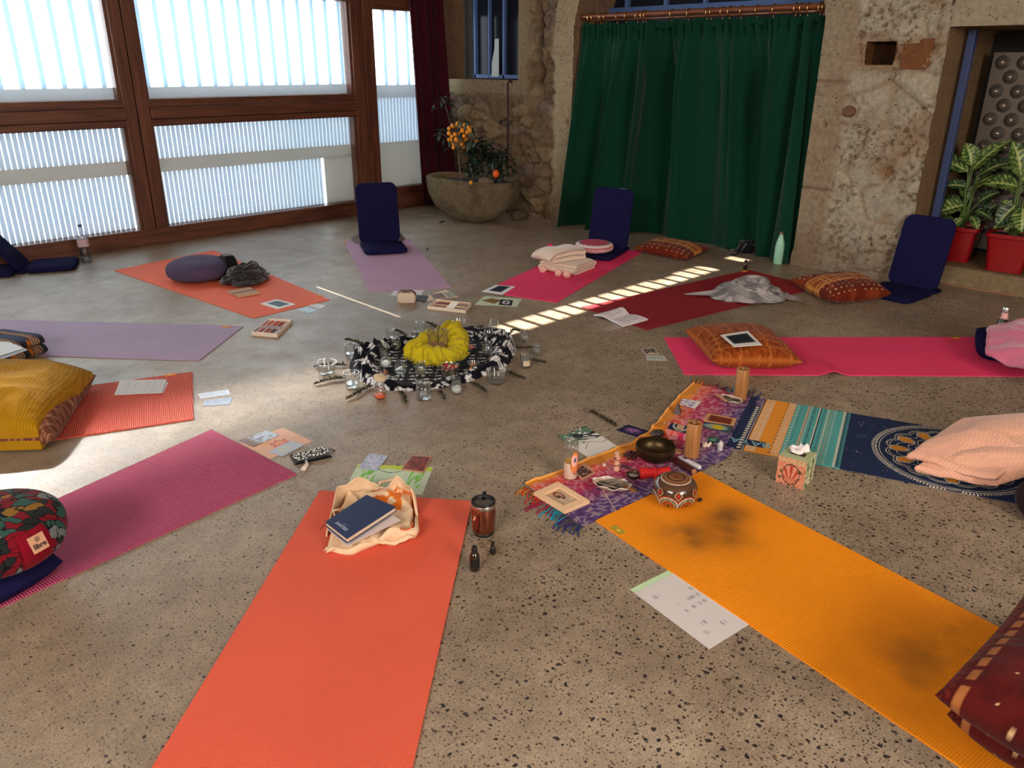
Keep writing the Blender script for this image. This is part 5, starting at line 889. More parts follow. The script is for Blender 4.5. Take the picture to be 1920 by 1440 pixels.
sheet('card', 'small card with brown spots on the floor under the open book', 'card', [(1127, 616), (1151, 609), (1168, 613), (1139, 620)], 0.0, 0.0015, art((170, 150, 140), [(90, 60, 50), (210, 190, 180)], 21, sc=9), mat=M_CARD)
sheet('card', 'small orange brown card beside the spotted card under the open book', 'card', [(1152, 621), (1170, 613), (1198, 618), (1180, 627)], 0.0, 0.0015, art((140, 104, 84), [(200, 130, 70), (110, 100, 110), (190, 180, 170)], 22, (160, 120, 96), sc=9), mat=M_CARD)
sheet('card', 'small card with dark colourful picture left of the quilted cushion', 'card', [(1202, 655), (1226, 651), (1235, 663), (1210, 664)], 0.0, 0.0015, art((70, 50, 54), [(190, 60, 50), (60, 110, 120), (210, 180, 160)], 23, (214, 190, 164), sc=8), mat=M_CARD)
sheet('card', 'small pale grey green card left of the quilted cushion', 'card', [(1211, 666), (1244, 666), (1252, 676), (1213, 675)], 0.0, 0.0015, art((176, 180, 170), [(90, 120, 110), (210, 210, 205)], 24, (200, 200, 195)), mat=M_CARD)
# papers on the coral mat and blue cards
sheet('paper_sheet', 'grey printed paper sheet lower of the two on the coral mat', 'paper', [(216, 741), (228, 717), (316, 716), (306, 736)], 0.006, 0.001, flat(206, 200, 198))
sheet('paper_sheet', 'grey printed paper sheet upper of the two on the coral mat', 'paper', [(214, 740), (225, 716), (313, 711), (303, 737)], 0.009, 0.001, writing((206, 200, 200), (120, 118, 124), 18, 6, 0.9, 0.08, 0.92, 0.06, 0.94, 0.45), res=(90, 60), curl=lambda U, V_: 0.008 * U ** 2 * (1 - V_))
BC = 'pale oracle cards by the coral mat'
sheet('card', 'pale white blue card farther of the pair beside the coral mat', 'card', [(376, 747), (371, 738), (428, 730), (432, 739)], 0.0, 0.0022, art((198, 208, 222), [(224, 228, 232), (170, 190, 214)], 31, (214, 216, 224)), mat=M_CARD, group=BC)
sheet('card', 'blue grey card nearer of the pair beside the coral mat', 'card', [(380, 761), (383, 751), (436, 744), (431, 758)], 0.0, 0.0022, art((150, 166, 196), [(130, 150, 186), (190, 180, 160)], 32, (160, 172, 196)), mat=M_CARD, group=BC)
sheet('paper_sheet', 'grey under sheet on the ikat blanket', 'paper', [(-12, 679), (-2, 648), (30, 645), (52, 656)], 0.132, 0.001, flat(170, 174, 178))
sheet('paper_sheet', 'white top sheet on the ikat blanket', 'paper', [(-15, 672), (-6, 640), (17, 641), (44, 653)], 0.136, 0.001, flat(224, 228, 230))
# group at the rose mat
def mandraw(U, V_):
    c = flat(226, 178, 152)(U, V_); x, y = (U - 0.42) * 1.3, (V_ - 0.52); r_ = np.hypot(x, y) * 3.2; th = np.arctan2(y, x); m = np.abs(np.cos(3 * th)) ; k = (np.abs(r_ - 0.55 * (0.6 + 0.4 * m)) < 0.06) | ((np.abs(np.sin(3 * th)) < 0.12) & (r_ < 0.7)); c = mixc(c, srgb(190, 70, 90), k & (r_ < 0.8)); c = mixc(c, srgb(230, 120, 80), (r_ < 0.55 * (0.6 + 0.4 * m)) * 0.4); c = mixc(c, srgb(230, 160, 40), ((U > 0.5) & (U < 0.6) & (V_ > 0.2) & (V_ < 0.42) & (np.sin((U + V_) * 90) > 0)) * 0.7)
    return mixc(c, srgb(120, 90, 150), ((np.abs(U - 0.86 - 0.015 * np.sin(V_ * 60)) < 0.012) & (V_ > 0.15) & (V_ < 0.8) & (noise(V_ * 40, 0 * U, 0, 3) > 0.35)) * 0.8)
sheet('drawing', 'peach drawing with a red star mandala at the top end of the rose mat', 'drawing', [(505, 860), (448, 829), (531, 802), (586, 827)], 0.0, 0.001, mandraw, res=(90, 90))
RC = 'landscape cards on the peach drawing'
sheet('card', 'card with brown and pale blue landscape on the peach drawing', 'card', [(449, 826), (499, 807), (523, 815), (475, 837)], 0.0015, 0.003, lambda U, V_: mixc(mixc(flat(188, 198, 212)(U, V_), srgb(120, 82, 54), sst(0.45, 0.15, U)), srgb(110, 108, 124), sst(0.5, 0.6, fbm(U * 7, V_ * 6, 0, 4)) * 0.8), mat=M_CARD)
sheet('card', 'silver blue card with a yellow circle on the peach drawing', 'card', [(504, 847), (545, 826), (570, 834), (530, 855)], 0.0015, 0.003, lambda U, V_: mixc(flat(172, 178, 190)(U, V_), srgb(190, 196, 140), np.abs(np.hypot((U - 0.4) * 1.3, V_ - 0.5) - 0.2) < 0.06), mat=M_CARD)
p = P(583, 857); t = thing('bead_necklace', 'black and white bead necklace with a tassel coiled on its dark pouch', 'necklace', (p[0], p[1], 0), heading(P(556, 862), P(612, 850)))
mb = MB(); V, F, _ = pillow(0.155, 0.10, 0.012, n=24, p=6, pinch=0.0, wr=0.003); mb.add(V, F); mb.build('pouch', M_BLACK, t, smooth=True)
rr = random.Random(8); M_BEAD = plain('bead', None, 0.35, var=0.03); mb = MB(); 
for cx, cy, ax, ay, n_ in ((-0.02, 0.005, 0.05, 0.022, 40), (0.03, 0.005, 0.035, 0.033, 40), (-0.04, -0.01, 0.022, 0.025, 26), (0.02, 0.0, 0.055, 0.014, 40)):
    for k in range(n_): q = k / n_ * 2 * PI; mb.ell((cx + ax * math.cos(q), cy + ay * math.sin(q), 0.016 + 0.002 * math.sin(q * 3)), (0.0032,) * 3, 6, col=(srgb(235, 232, 230) if k % 3 else srgb(20, 20, 24)))
mb.build('beads', M_BEAD, t, smooth=True); mb = MB(); mb.tube([(-0.03, -0.045, 0.012), (-0.035, -0.075, 0.006), (-0.06, -0.105, 0.005)], [0.005, 0.009, 0.011], 8, col=srgb(214, 200, 190)); mb.build('tassel', M_CLOTHCOL, t, smooth=True)
mb = MB(); mb.tube([(0.075, 0.02, 0.006), (0.095, 0.025, 0.004), (0.105, 0.005, 0.004), (0.09, -0.005, 0.004)], 0.0018, 5, col=srgb(60, 50, 44)); mb.build('cord', M_CLOTHCOL, t)
# green drawing, cards, canvas bag group
def greendraw(U, V_):
    c = flat(196, 212, 184)(U, V_); s1 = ((U > 0.10) & (U < 0.30) | (U > 0.74) & (U < 0.92)) & (V_ > 0.10) & (V_ < 0.78); c = mixc(c, srgb(120, 190, 70), s1 * sst(0.38, 0.62, noise(U * 45 + V_ * 9, V_ * 7, 0, 6))); c = mixc(c, srgb(190, 206, 60), (V_ < 0.16) * sst(0.3, 0.6, fbm(U * 6, V_ * 9, 0, 2)))
    return mixc(c, srgb(60, 110, 60), (np.abs(V_ - 0.16 - 0.12 * np.sin((U - 0.3) * 9)) < 0.012) & (U > 0.3) & (U < 0.7))
sheet('drawing', 'light green drawing sheet at the head of the orange red mat', 'drawing', [(671, 870), (812, 876), (792, 927), (646, 918)], 0.0, 0.001, greendraw, res=(80, 60))
sheet('card', 'blue wave card overlapping the green drawing sheet', 'card', [(692, 850), (729, 854), (706, 882), (673, 877)], 0.0015, 0.003, art((186, 188, 206), [(70, 110, 170), (130, 150, 190), (210, 205, 220)], 41, (170, 175, 195), sc=5), mat=M_CARD)
sheet('card', 'dark red ornamental card overlapping the green drawing sheet', 'card', [(773, 853), (810, 855), (795, 886), (752, 880)], 0.0015, 0.003, art((100, 30, 26), [(190, 110, 60), (50, 20, 24), (170, 60, 40)], 42, (184, 130, 96), sc=12), res=(50, 60), mat=M_CARD)
t = thing('canvas_bag', 'crumpled natural canvas bag with orange print on the orange red mat', 'bag', (P(693, 985)[0], P(693, 985)[1], 0.006), heading(P(612, 1010), P(775, 960)))
M_CANVAS = fabric('natural_canvas', None, 0.95, 0.06, 40, 500, 0.3, 0.1, fold=16); RZ = t.rotation_euler[2]
def lb(x, y, z=0.0): q = Vector(P(x, y, z)) - t.location; return Matrix.Rotation(-RZ, 3, 'Z') @ q
def canv(U, V_): c = flat(228, 194, 158)(U, V_); return mixc(c, srgb(214, 110, 30), ((U > 0.62) & (V_ > 0.38) & (V_ < 0.86)) * sst(0.52, 0.60, ridge(U * 9, V_ * 7, 0, 6, 2)))
def quadcloth(c4, thick, seed, wob, colfn, nm, par, mat, bulge=0.02, ridged=0.02, freq=9):
    V, F, col, c = drape([np.array(lb(*k)) for k in c4], thick, seed, wob, colfn, bulge=bulge, freq=freq, ridged=ridged); mb = MB(); mb.add(V, F, 0, col); o = mb.build(nm, mat, par, smooth=True, angle=60); o.location = (c[0], c[1], 0.0); return o
quadcloth([(612, 1036, 0.02), (650, 925, 0.03), (772, 926, 0.03), (775, 1012, 0.02)], 0.016, 5, 0.012, canv, 'back_panel', t, M_CANVAS, 0.012, 0.03)
mb = MB(); a = np.linspace(0, 1, 40); b_ = np.linspace(0, 1, 16); A, B = np.meshgrid(a, b_, indexing='ij')
def lip(pts, h, seed, nm, flip=0.03):
    """a standing, curling edge of the bag"""
    p = np.array([tuple(lb(*k)) for k in pts]); k_ = np.linspace(0, 1, len(p)); X = np.interp(A, k_, p[:, 0]); Y = np.interp(A, k_, p[:, 1]); Z0 = np.interp(A, k_, p[:, 2]); d = np.gradient(np.stack([X, Y], -1), axis=0); d /= np.linalg.norm(d, axis=-1, keepdims=True) + 1e-9
    hh2 = h * np.sin(A * PI) ** 0.5 * (0.75 + 0.5 * noise(A * 5, 0 * A, 0, seed)); out = flip * np.sin(B * PI * 0.8 + 0.2 * np.sin(A * 11)) ; V = np.stack([X - d[..., 1] * out, Y + d[..., 0] * out, Z0 + hh2 * B + 0.006 * np.sin(A * 25) * B], -1)
    cc = mixc(flat(230, 198, 162)(A, B), srgb(214, 112, 34), ((B > 0.15) & (B < 0.6)) * sst(0.5, 0.58, ridge(A * 8, B * 3, 0, seed, 2)) * (seed % 2)); mb = MB(); mb.add(V, G2(40, 16), 0, cc.reshape(-1, 3)); o = mb.build(nm, M_CANVAS, t, smooth=True); sm = o.modifiers.new('Solidify', 'SOLIDIFY'); sm.thickness = 0.003; return o
lip([(618, 1010, 0), (640, 950, 0), (690, 932, 0), (722, 938, 0)], 0.075, 2, 'side_wall', 0.012); lip([(700, 940, 0), (740, 948, 0), (762, 950, 0), (768, 975, 0)], 0.10, 3, 'printed_flap', 0.03); lip([(610, 1030, 0), (660, 1042, 0), (720, 1018, 0), (776, 1010, 0), (772, 960, 0)], 0.052, 4, 'front_wall', -0.02)
mb = MB(); mb.tube([tuple(lb(x, y, z)) for x, y, z in ((640, 955, 0.05), (625, 957, 0.05), (628, 972, 0.03), (636, 978, 0.02))], 0.005, 6, col=srgb(228, 194, 158)); mb.build('handle', M_CANVAS, t, smooth=True); mb = MB(); mb.tube([tuple(lb(x, y, z)) for x, y, z in ((705, 920, 0.03), (712, 905, 0.05), (740, 898, 0.05), (755, 905, 0.03))], 0.006, 6, col=srgb(228, 194, 158)); mb.build('handle', M_CANVAS, t, smooth=True)
mb = MB(); Tt = Matrix.Translation(tuple(lb(762, 985, 0.062))) @ Matrix.Rotation(heading(lb(748, 978, 0.06), lb(772, 990, 0.06)), 4, 'Z') @ Matrix.Rotation(0.3, 4, 'X'); a2 = np.linspace(-2.2, 1.2, 20); mb.tube([(0.022 * math.cos(q), 0.022 * math.sin(q), 0) for q in a2], 0.0022, 5, col=srgb(220, 90, 40), T=Tt); mb.build('round_print', M_CANVAS, t)
# things in the bag
sheet('paper_sheet', 'folded white paper under the navy notebook in the canvas bag', 'paper', [(650, 1024), (614, 992), (690, 940), (752, 975)], 0.052, 0.002, flat(222, 206, 204))
c, a, L = from_px([(650, 1008), (609, 976), (687, 925), (743, 948)], 0.085); bk = thing('notebook', 'navy blue hardcover notebook with silver lettering on the canvas bag', 'notebook', (c[0], c[1], 0.062), a); L = [np.array(q) for q in L]
def rr_(L, s_): m = sum(L) / 4; return [tuple(m + (q - m) * s_) for q in L]
mb = MB(); mb.prism(rr_(L, 1.0), 0.0, 0.002); mb.prism(rr_(L, 1.0), 0.016, 0.018); cv = mb.build('cover', plain('navy_cover', srgb(24, 38, 82), 0.55, var=0.03), bk, bevel=0.001); mb = MB(); mb.prism(rr_(L, 0.965), 0.002, 0.016); mb.build('page_block', plain('page_block', srgb(226, 206, 178), 0.8), bk)
mb = MB(); ta = heading(L[1], L[0]); mid = (L[0] + L[1]) / 2; inw = (L[3] + L[2]) / 2 - mid; inw /= np.linalg.norm(inw); tp = mid + inw * 0.028; TT = Matrix.Translation((tp[0], tp[1], 0.0182)) @ Matrix.Rotation(ta, 4, 'Z'); mb.text('DARTESS', 0.017, TT, bold=0.0003); a2 = np.linspace(0.3, PI - 0.3, 14); mb.tube([(0.010 * math.cos(q), 0.010 + 0.006 * math.sin(q), 0.0003) for q in a2], 0.0005, 4, T=TT); mb.build('silver_lettering', plain('silver_foil', srgb(200, 205, 215), 0.4, 0.5), cv)
mb = MB(); mb.tube([(*(L[1] + (L[1] - L[0]) * 0.02), 0.008), (*(L[1] + (L[1] - L[2]) * 0.13), 0.0)], 0.0012, 5); mb.build('ribbon', M_BLACK, bk)
p0, p1 = P(646, 1021, 0.07), P(762, 950, 0.09); 
# small things beside: travel mug, amber bottle, small vial
M_STEEL = plain('brushed_steel', (0.62, 0.60, 0.58), 0.25, 1.0); M_BLKPL = plain('black_plastic', (0.012, 0.012, 0.014), 0.3); M_COPPER = plain('copper_steel', srgb(150, 88, 66), 0.25, 0.9, 0.5, 0.1, 8); M_AMBER = plain('dark_amber_glass', (0.02, 0.009, 0.006), 0.08, 0, 0.7)
t = thing('travel_mug', 'copper coloured insulated travel mug with black lid beside the orange red mat', 'mug', (P(907, 998)[0], P(907, 998)[1], 0), 0)
mb = MB(); mb.lathe([(0.033, 0.0), (0.036, 0.004), (0.040, 0.03), (0.043, 0.075), (0.042, 0.105), (0.041, 0.108)], 40); mb.build('body', M_COPPER, t, smooth=True, angle=50)
mb = MB(); mb.lathe([(0.0415, 0.106), (0.044, 0.109), (0.044, 0.121), (0.042, 0.124), (0.040, 0.122)], 40); mb.build('steel_rim', M_STEEL, t, smooth=True, angle=40)
mb = MB(); mb.lathe([(0.0, 0.112), (0.026, 0.112), (0.034, 0.116), (0.036, 0.128), (0.037, 0.131), (0.041, 0.131), (0.043, 0.126), (0.043, 0.118)][::-1], 40); ld = mb.build('lid', M_BLKPL, t, smooth=True, angle=40); mb = MB(); mb.box((0.030, 0.028, 0.131), (0.028, 0.014, 0.006), rz=0.75); mb.build('thumb_tab', M_BLKPL, ld, bevel=0.001)
mb = MB(); hd = heading(P(907, 998), P(893, 1012)); pts = [(0.040, 0.095), (0.058, 0.098), (0.068, 0.085), (0.066, 0.05), (0.056, 0.028), (0.040, 0.022)]; k = np.linspace(0, 1, 30); q = np.array(pts); kk = np.linspace(0, 1, 6); mb.tube([(math.cos(hd) * np.interp(s_, kk, q[:, 0]), math.sin(hd) * np.interp(s_, kk, q[:, 0]), np.interp(s_, kk, q[:, 1])) for s_ in k], 0.006, 8); mb.build('handle', M_COPPER, t, smooth=True)
mb = MB(); mb.lathe([(0.030, 0.0), (0.037, 0.0), (0.038, 0.010), (0.0365, 0.012)], 40); mb.build('base_ring', M_BLKPL, t, smooth=True, angle=40)
def bottle(name, label, px, py, R_, H_, Rn, Hn, cap, labcol, labz, mat, capm=M_BLKPL):
    t = thing(name, label, 'bottle', (P(px, py)[0], P(px, py)[1], 0), 0); mb = MB(); mb.lathe([(R_ * 0.9, 0), (R_, R_ * 0.12), (R_, H_ - R_ * 0.8), (R_ * 0.8, H_ - R_ * 0.3), (Rn, H_), (Rn, H_ + Hn * 0.4)], 28); mb.build('body', mat, t, smooth=True, angle=50)
    mb = MB(); mb.lathe([(Rn * 1.0, H_ + Hn * 0.1), (Rn * 1.2, H_ + Hn * 0.12), (Rn * 1.2, H_ + Hn * 0.5), (Rn * 0.9, H_ + Hn), (0, H_ + Hn)], 24); mb.build('cap', capm, t, smooth=True, angle=50)
    if labcol: 
        a = np.linspace(-1.2, 1.2, 16) + heading(P(px, py), (0, 0)) + 0.4; zz = np.linspace(labz[0], labz[1], 8); A, B = np.meshgrid(a, zz, indexing='ij'); V = np.stack([R_ * 1.02 * np.cos(A), R_ * 1.02 * np.sin(A), B], -1); cc = writing(labcol[0], labcol[1], 7, 3, 0.8)((A - a[0]) / 2.4, (B - labz[0]) / (labz[1] - labz[0])); mb = MB(); mb.add(V, G2(16, 8), 0, cc.reshape(-1, 3)); mb.build('paper_label', M_PAPER, t, smooth=True)
    return t
bottle('amber_bottle', 'dark amber glass bottle with black cap in front of the copper mug', 890, 1068, 0.0165, 0.068, 0.0085, 0.022, 0, ((26, 20, 18), (190, 160, 130)), (0.016, 0.048), M_AMBER)
bottle('glass_vial', 'tiny dark glass vial with black cap beside the copper mug', 924, 1038, 0.0095, 0.030, 0.0055, 0.016, 0, ((30, 30, 34), (150, 150, 160)), (0.006, 0.024), M_AMBER)
bottle('glass_vial', 'tiny dark glass vial standing by the far corner of the dark crimson mat', 1397, 505, 0.016, 0.052, 0.010, 0.026, 0, None, (0, 0), M_AMBER)
# mint bottle, water bottle, green bottle
M_MINT = plain('mint_enamel', srgb(160, 214, 186), 0.35, 0, 0.5, 0.03)
t = thing('steel_bottle', 'mint green insulated bottle with silver cap near the stone pillar', 'bottle', (P(1458, 494)[0], P(1458, 494)[1], 0), 0)
mb = MB(); mb.lathe([(0.034, 0), (0.037, 0.004), (0.037, 0.13), (0.034, 0.165), (0.024, 0.205), (0.018, 0.225), (0.0165, 0.24)], 32); mb.build('body', M_MINT, t, smooth=True, angle=50); mb = MB(); mb.lathe([(0.0165, 0.24), (0.019, 0.241), (0.0175, 0.262), (0.019, 0.268), (0.012, 0.27), (0, 0.27)], 32); mb.build('cap', M_STEEL, t, smooth=True, angle=40)
M_GLASS = thin_glass('clear_glass', (0.965, 0.975, 0.97), 1.5, body=0.012); M_PET = thin_glass('clear_plastic', (0.86, 0.90, 0.93), 1.4, 0.05); M_GREENG = thin_glass('green_glass', (0.45, 0.60, 0.42), 1.5, 0.03)
t = thing('water_bottle', 'clear plastic water bottle with blue cap by the window wall', 'bottle', (P(163, 492)[0], P(163, 492)[1], 0), 0)
mb = MB(); mb.lathe([(0.034, 0.0), (0.041, 0.008), (0.042, 0.05), (0.040, 0.06), (0.042, 0.07), (0.042, 0.10), (0.039, 0.115), (0.042, 0.13), (0.043, 0.20), (0.036, 0.235), (0.018, 0.27), (0.014, 0.285), (0.014, 0.295)], 28); mb.build('body', M_PET, t, smooth=True); mb = MB(); mb.lathe([(0.0, 0.293), (0.016, 0.293), (0.016, 0.312), (0, 0.313)], 20); mb.build('cap', plain('blue_cap', srgb(50, 64, 100), 0.4), t)
mb = MB(); mb.lathe([(0.0435, 0.135), (0.0440, 0.14), (0.0440, 0.19), (0.0435, 0.195)], 28, col=srgb(200, 170, 176)); mb.build('paper_label', M_PAPER, t, smooth=True)
mb = MB(); mb.lathe([(0.0, 0.004), (0.039, 0.009), (0.0405, 0.05), (0.038, 0.06), (0.0405, 0.07), (0.0405, 0.10), (0.038, 0.115), (0.0405, 0.128), (0.0, 0.128)], 28); mb.build('water', thin_glass('water', (0.80, 0.85, 0.90), 1.33), t, smooth=True)
t = thing('glass_bottle', 'green glass bottle with steel cap behind the rose pink towel', 'bottle', (P(1868, 655)[0], P(1868, 655)[1], 0), 0)
mb = MB(); mb.lathe([(0.032, 0.0), (0.036, 0.006), (0.036, 0.13), (0.030, 0.16), (0.018, 0.20), (0.0155, 0.225)], 28); mb.build('body', M_GREENG, t, smooth=True); mb = MB(); mb.lathe([(0.0, 0.226), (0.020, 0.226), (0.020, 0.252), (0.018, 0.256), (0, 0.257)], 28); mb.build('cap', M_STEEL, t, smooth=True, angle=40); mb = MB(); mb.lathe([(0.0225, 0.188), (0.0185, 0.20), (0.0160, 0.224)], 28, col=srgb(226, 170, 166)); mb.build('neck_label', M_PAPER, t, smooth=True)
# notebook under the black sweater, sheets by the amber mat
c, a, L = from_px([(424, 546), (447, 555), (488, 548), (468, 538)], 0.02); t = thing('kraft_notebook', 'tan notebook with a dark elastic peeking out under the black sweater', 'notebook', (c[0], c[1], 0.006), a); mb = MB(); mb.prism([tuple(q) for q in L], 0.0, 0.016); mb.build('body', plain('kraft', srgb(190, 150, 120), 0.8), t, bevel=0.002); mb = MB(); q0 = np.array(L[0]) * 0.45 + np.array(L[1]) * 0.55; q1 = np.array(L[3]) * 0.45 + np.array(L[2]) * 0.55; mb.tube([(*q0, 0.0), (*q0, 0.017), (*q1, 0.017), (*q1, 0)], 0.0022, 5); mb.build('elastic', M_BLACK, t)
sheet('drawing', 'green edged sheet lying beneath the white handwritten sheet', 'paper', [(1181, 1105), (1272, 1060), (1418, 1158), (1334, 1212)], 0.0, 0.001, flat(196, 222, 180))
sheet('paper_sheet', 'large white handwritten sheet beside the amber mat', 'paper', [(1190, 1112), (1281, 1066), (1420, 1161), (1330, 1217)], 0.0014, 0.001, writing((214, 206, 204), (110, 110, 130), 9, 11, 0.42, 0.12, 0.9, 0.1, 0.92, 0.55), res=(120, 90))
# ================================================================== ALTAR SCARF AND ITS THINGS
top = [(984, 909), (1058, 882), (1130, 852), (1186, 832), (1222, 808), (1246, 775), (1272, 745), (1300, 719)]; bot = [(1092, 988), (1150, 964), (1215, 931), (1292, 897), (1366, 858), (1384, 826), (1400, 795), (1436, 752)]
nu, nv = 420, 130; kk = np.linspace(0, 1, 8); uu = np.linspace(0, 1, nu); TP = np.array([P(*q)[:2] for q in top]); BP = np.array([P(*q)[:2] for q in bot])
Tl_ = np.stack([np.interp(uu, kk, TP[:, i]) for i in (0, 1)], -1); Bl_ = np.stack([np.interp(uu, kk, BP[:, i]) for i in (0, 1)], -1); U, V_ = np.meshgrid(uu, np.linspace(0, 1, nv), indexing='ij'); XY = Tl_[:, None] * (1 - V_)[..., None] + Bl_[:, None] * V_[..., None]
cA = P(1215, 850); X, Y = XY[..., 0] - cA[0], XY[..., 1] - cA[1]; X = X + 0.008 * (fbm(U * 14, V_ * 5, 0, 3) - 0.5)
Z = 0.0035 + 0.012 * np.maximum(0, ridge(X * 7, Y * 7, 0, 5, 2) - 0.62) * 2 + 0.010 * np.exp(-((V_ + 0.02) / 0.03) ** 2) + 0.022 * np.exp(-(((U - 0.575 - 0.05 * V_) / 0.012) ** 2)) * (V_ < 0.7)
n1 = fbm(X * 9, Y * 9, 0, 4, 4); v = V_ + 0.10 * (n1 - 0.5) + 0.12 * (U < 0.2) * 0.5
c = np.broadcast_to(srgb(214, 132, 40), U.shape + (3,)).copy(); c = mixc(c, srgb(214, 84, 60), sst(0.10, 0.20, v)); c = mixc(c, srgb(176, 44, 84), sst(0.22, 0.38, v)); c = mixc(c, srgb(128, 52, 100), sst(0.50, 0.66, v)); c = mixc(c, srgb(84, 58, 112), sst(0.68, 0.86, v))
pat = ridge(X * 48 + 4 * n1, Y * 48, 0, 9, 3); c = mixc(c, c * 0.35 + srgb(230, 200, 200) * 0.55, sst(0.66, 0.78, pat) * (v > 0.13) * 0.55); c = mixc(c, c * 0.45, sst(0.48, 0.36, pat) * (v > 0.16) * 0.6); c = mixc(c, srgb(240, 170, 90), (V_ < 0.02) * 0.9)
V, F = rsolid(nu, nv, X, Y, Z, np.maximum(Z - 0.002, 0.0005)); t = thing('altar_scarf', 'orange, red and purple fringed scarf laid out with candles and crystals', 'scarf', (cA[0], cA[1], 0), 0); mb = MB(); mb.add(V, F[:0] + F, 0, np.concatenate([c.reshape(-1, 3)] * 2)); ac = mb.build('cloth', M_CLOTHCOL, t, smooth=True, angle=60)
def la(x, y, z=0.0): q = P(x, y, z); return (q[0] - cA[0], q[1] - cA[1], z)
rr = random.Random(5); mb = MB()
ends = [((984, 911), (1092, 988), (-1, 0.75), 34), ((1300, 719), (1420, 748), (0.3, -1), 20)]
pal = [(220, 130, 40), (196, 50, 40), (150, 30, 70), (30, 140, 170), (60, 44, 100), (40, 50, 110)]
for (a0, a1, d, n_) in ends:
    for k in range(n_):
        s_ = k / (n_ - 1); x = a0[0] + (a1[0] - a0[0]) * s_; y = a0[1] + (a1[1] - a0[1]) * s_; col = srgb(*pal[min(5, int(s_ * 5.2 + rr.uniform(0, 0.8)))]); L_ = rr.uniform(14, 30) if n_ > 30 else rr.uniform(5, 12); cl = math.floor(k / 5) ; ox = rr.uniform(-5, 5) + 6 * math.sin(cl * 2.3)
        pts = [la(x, y, 0.005), la(x + d[0] * L_ * 0.4 + ox * 0.3, y + d[1] * L_ * 0.35 + rr.uniform(-3, 3), 0.010), la(x + d[0] * L_ * 0.7 + ox, y + d[1] * L_ * 0.7, 0.004), la(x + d[0] * L_ * 0.8 + ox * 1.3 + rr.uniform(-4, 4), y + d[1] * L_, 0.003)]; mb.tube(pts, 0.0026, 5, col=col)
mb.build('fringe', M_CLOTHCOL, ac, smooth=True)
ZS = 0.006
# bamboo chimes
M_BAMBOO = wood('bamboo', (0.30, 0.115, 0.035), (0.52, 0.24, 0.085), 2, 0.35, 1.6, False)
def chime(label, px, py, H_, R_=0.0315):
    t = thing('wooden_chime', label, 'chime', (P(px, py)[0], P(px, py)[1], ZS), 0)
    mb = MB(); mb.lathe([(0.0, 0.0), (R_ * 0.9, 0.0), (R_, 0.002), (R_ * 0.99, H_ / 2), (R_, H_ - 0.002), (R_ * 0.97, H_), (R_ * 0.86, H_), (R_ * 0.85, H_ - 0.03), (0, H_ - 0.03)], 40); mb.build('tube', M_BAMBOO, t, smooth=True, angle=40)
    mb = MB(); mb.box((0, 0, H_ - 0.004), (R_ * 1.75, 0.006, 0.006)); mb.build('cross_bar', M_BAMBOO, t)
    mb = MB(); mb.tube([(0, 0, H_), (0.012, 0.0, H_ + 0.008), (0.026, -0.01, H_ + 0.004), (0.034, -0.014, H_ - 0.02), (0.036, -0.016, H_ - 0.06), (0.034, -0.012, H_ - 0.08)], 0.0016, 6); cd_ = mb.build('cord', M_BLKPL, t, smooth=True)
    mb = MB(); mb.lathe([(0.0, 0), (0.004, 0.001), (0.003, 0.009), (0, 0.011)], 10, c=(0.002, 0, H_ - 0.002)); mb.build('metal_ferrule', M_STEEL, cd_); return t
chime('bamboo tube chime standing near the middle of the fringed scarf', 1296, 857, 0.155); chime('bamboo tube chime standing at the far corner of the scarf by the pink mat', 1387, 750, 0.160)
# singing bowl
M_BOWL = plain('hammered_bronze', srgb(70, 56, 34), 0.38, 0.8, 0.5, 0.25, 14, 90, 0.25)
t = thing('singing_bowl', 'dark bronze singing bowl on the fringed scarf', 'bowl', (P(1227, 864)[0], P(1227, 864)[1], ZS), 0)
mb = MB(); R_ = 0.083; mb.lathe([(0, 0), (R_ * 0.42, 0.0), (R_ * 0.72, 0.010), (R_ * 0.94, 0.030), (R_ * 1.0, 0.052), (R_ * 0.97, 0.068), (R_ * 0.92, 0.069), (R_ * 0.93, 0.052), (R_ * 0.87, 0.032), (R_ * 0.65, 0.014), (R_ * 0.35, 0.007), (0, 0.006)], 56); mb.build('body', M_BOWL, t, smooth=True, angle=60)
def rod(name, label, cat, a0, a1, r_, mat, z=ZS, endm=None, sx=1.0, parts=True):
    p0, p1 = P(*a0, z + r_), P(*a1, z + r_); L_ = np.linalg.norm((p1 - p0)[:2]); t = thing(name, label, cat, ((p0 + p1)[0] / 2, (p0 + p1)[1] / 2, z), heading(p0, p1)); return t, L_
t, L_ = rod('bowl_mallet', 'thick dark red wooden mallet with a pale end, right of the bowl', 'mallet', (1264, 862), (1302, 885), 0.013, None)
mb = MB(); prof = [(0, -L_ / 2), (0.012, -L_ / 2), (0.0135, -L_ / 2 + 0.004), (0.0135, L_ / 2 - 0.008)]; mb.lathe(prof + [(0.013, L_ / 2 - 0.006), (0, L_ / 2 - 0.006)], 20, T=Matrix.Translation((0, 0, 0.0135)) @ Matrix.Rotation(PI / 2, 4, 'Y')); mb.build('suede_grip', plain('oxblood', srgb(70, 18, 16), 0.6), t, smooth=True, angle=50); mb = MB(); mb.lathe([(0, 0), (0.0115, 0), (0.0115, 0.008), (0, 0.009)], 20, T=Matrix.Translation((L_ / 2 - 0.008, 0, 0.0135)) @ Matrix.Rotation(PI / 2, 4, 'Y')); mb.build('wooden_end', plain('pale_wood', srgb(170, 116, 84), 0.6), t, smooth=True, angle=40)
t, L_ = rod('folding_lighter', 'white long oval lighter lying beside the dark red mallet', 'lighter', (1272, 857), (1314, 878), 0.009, None)
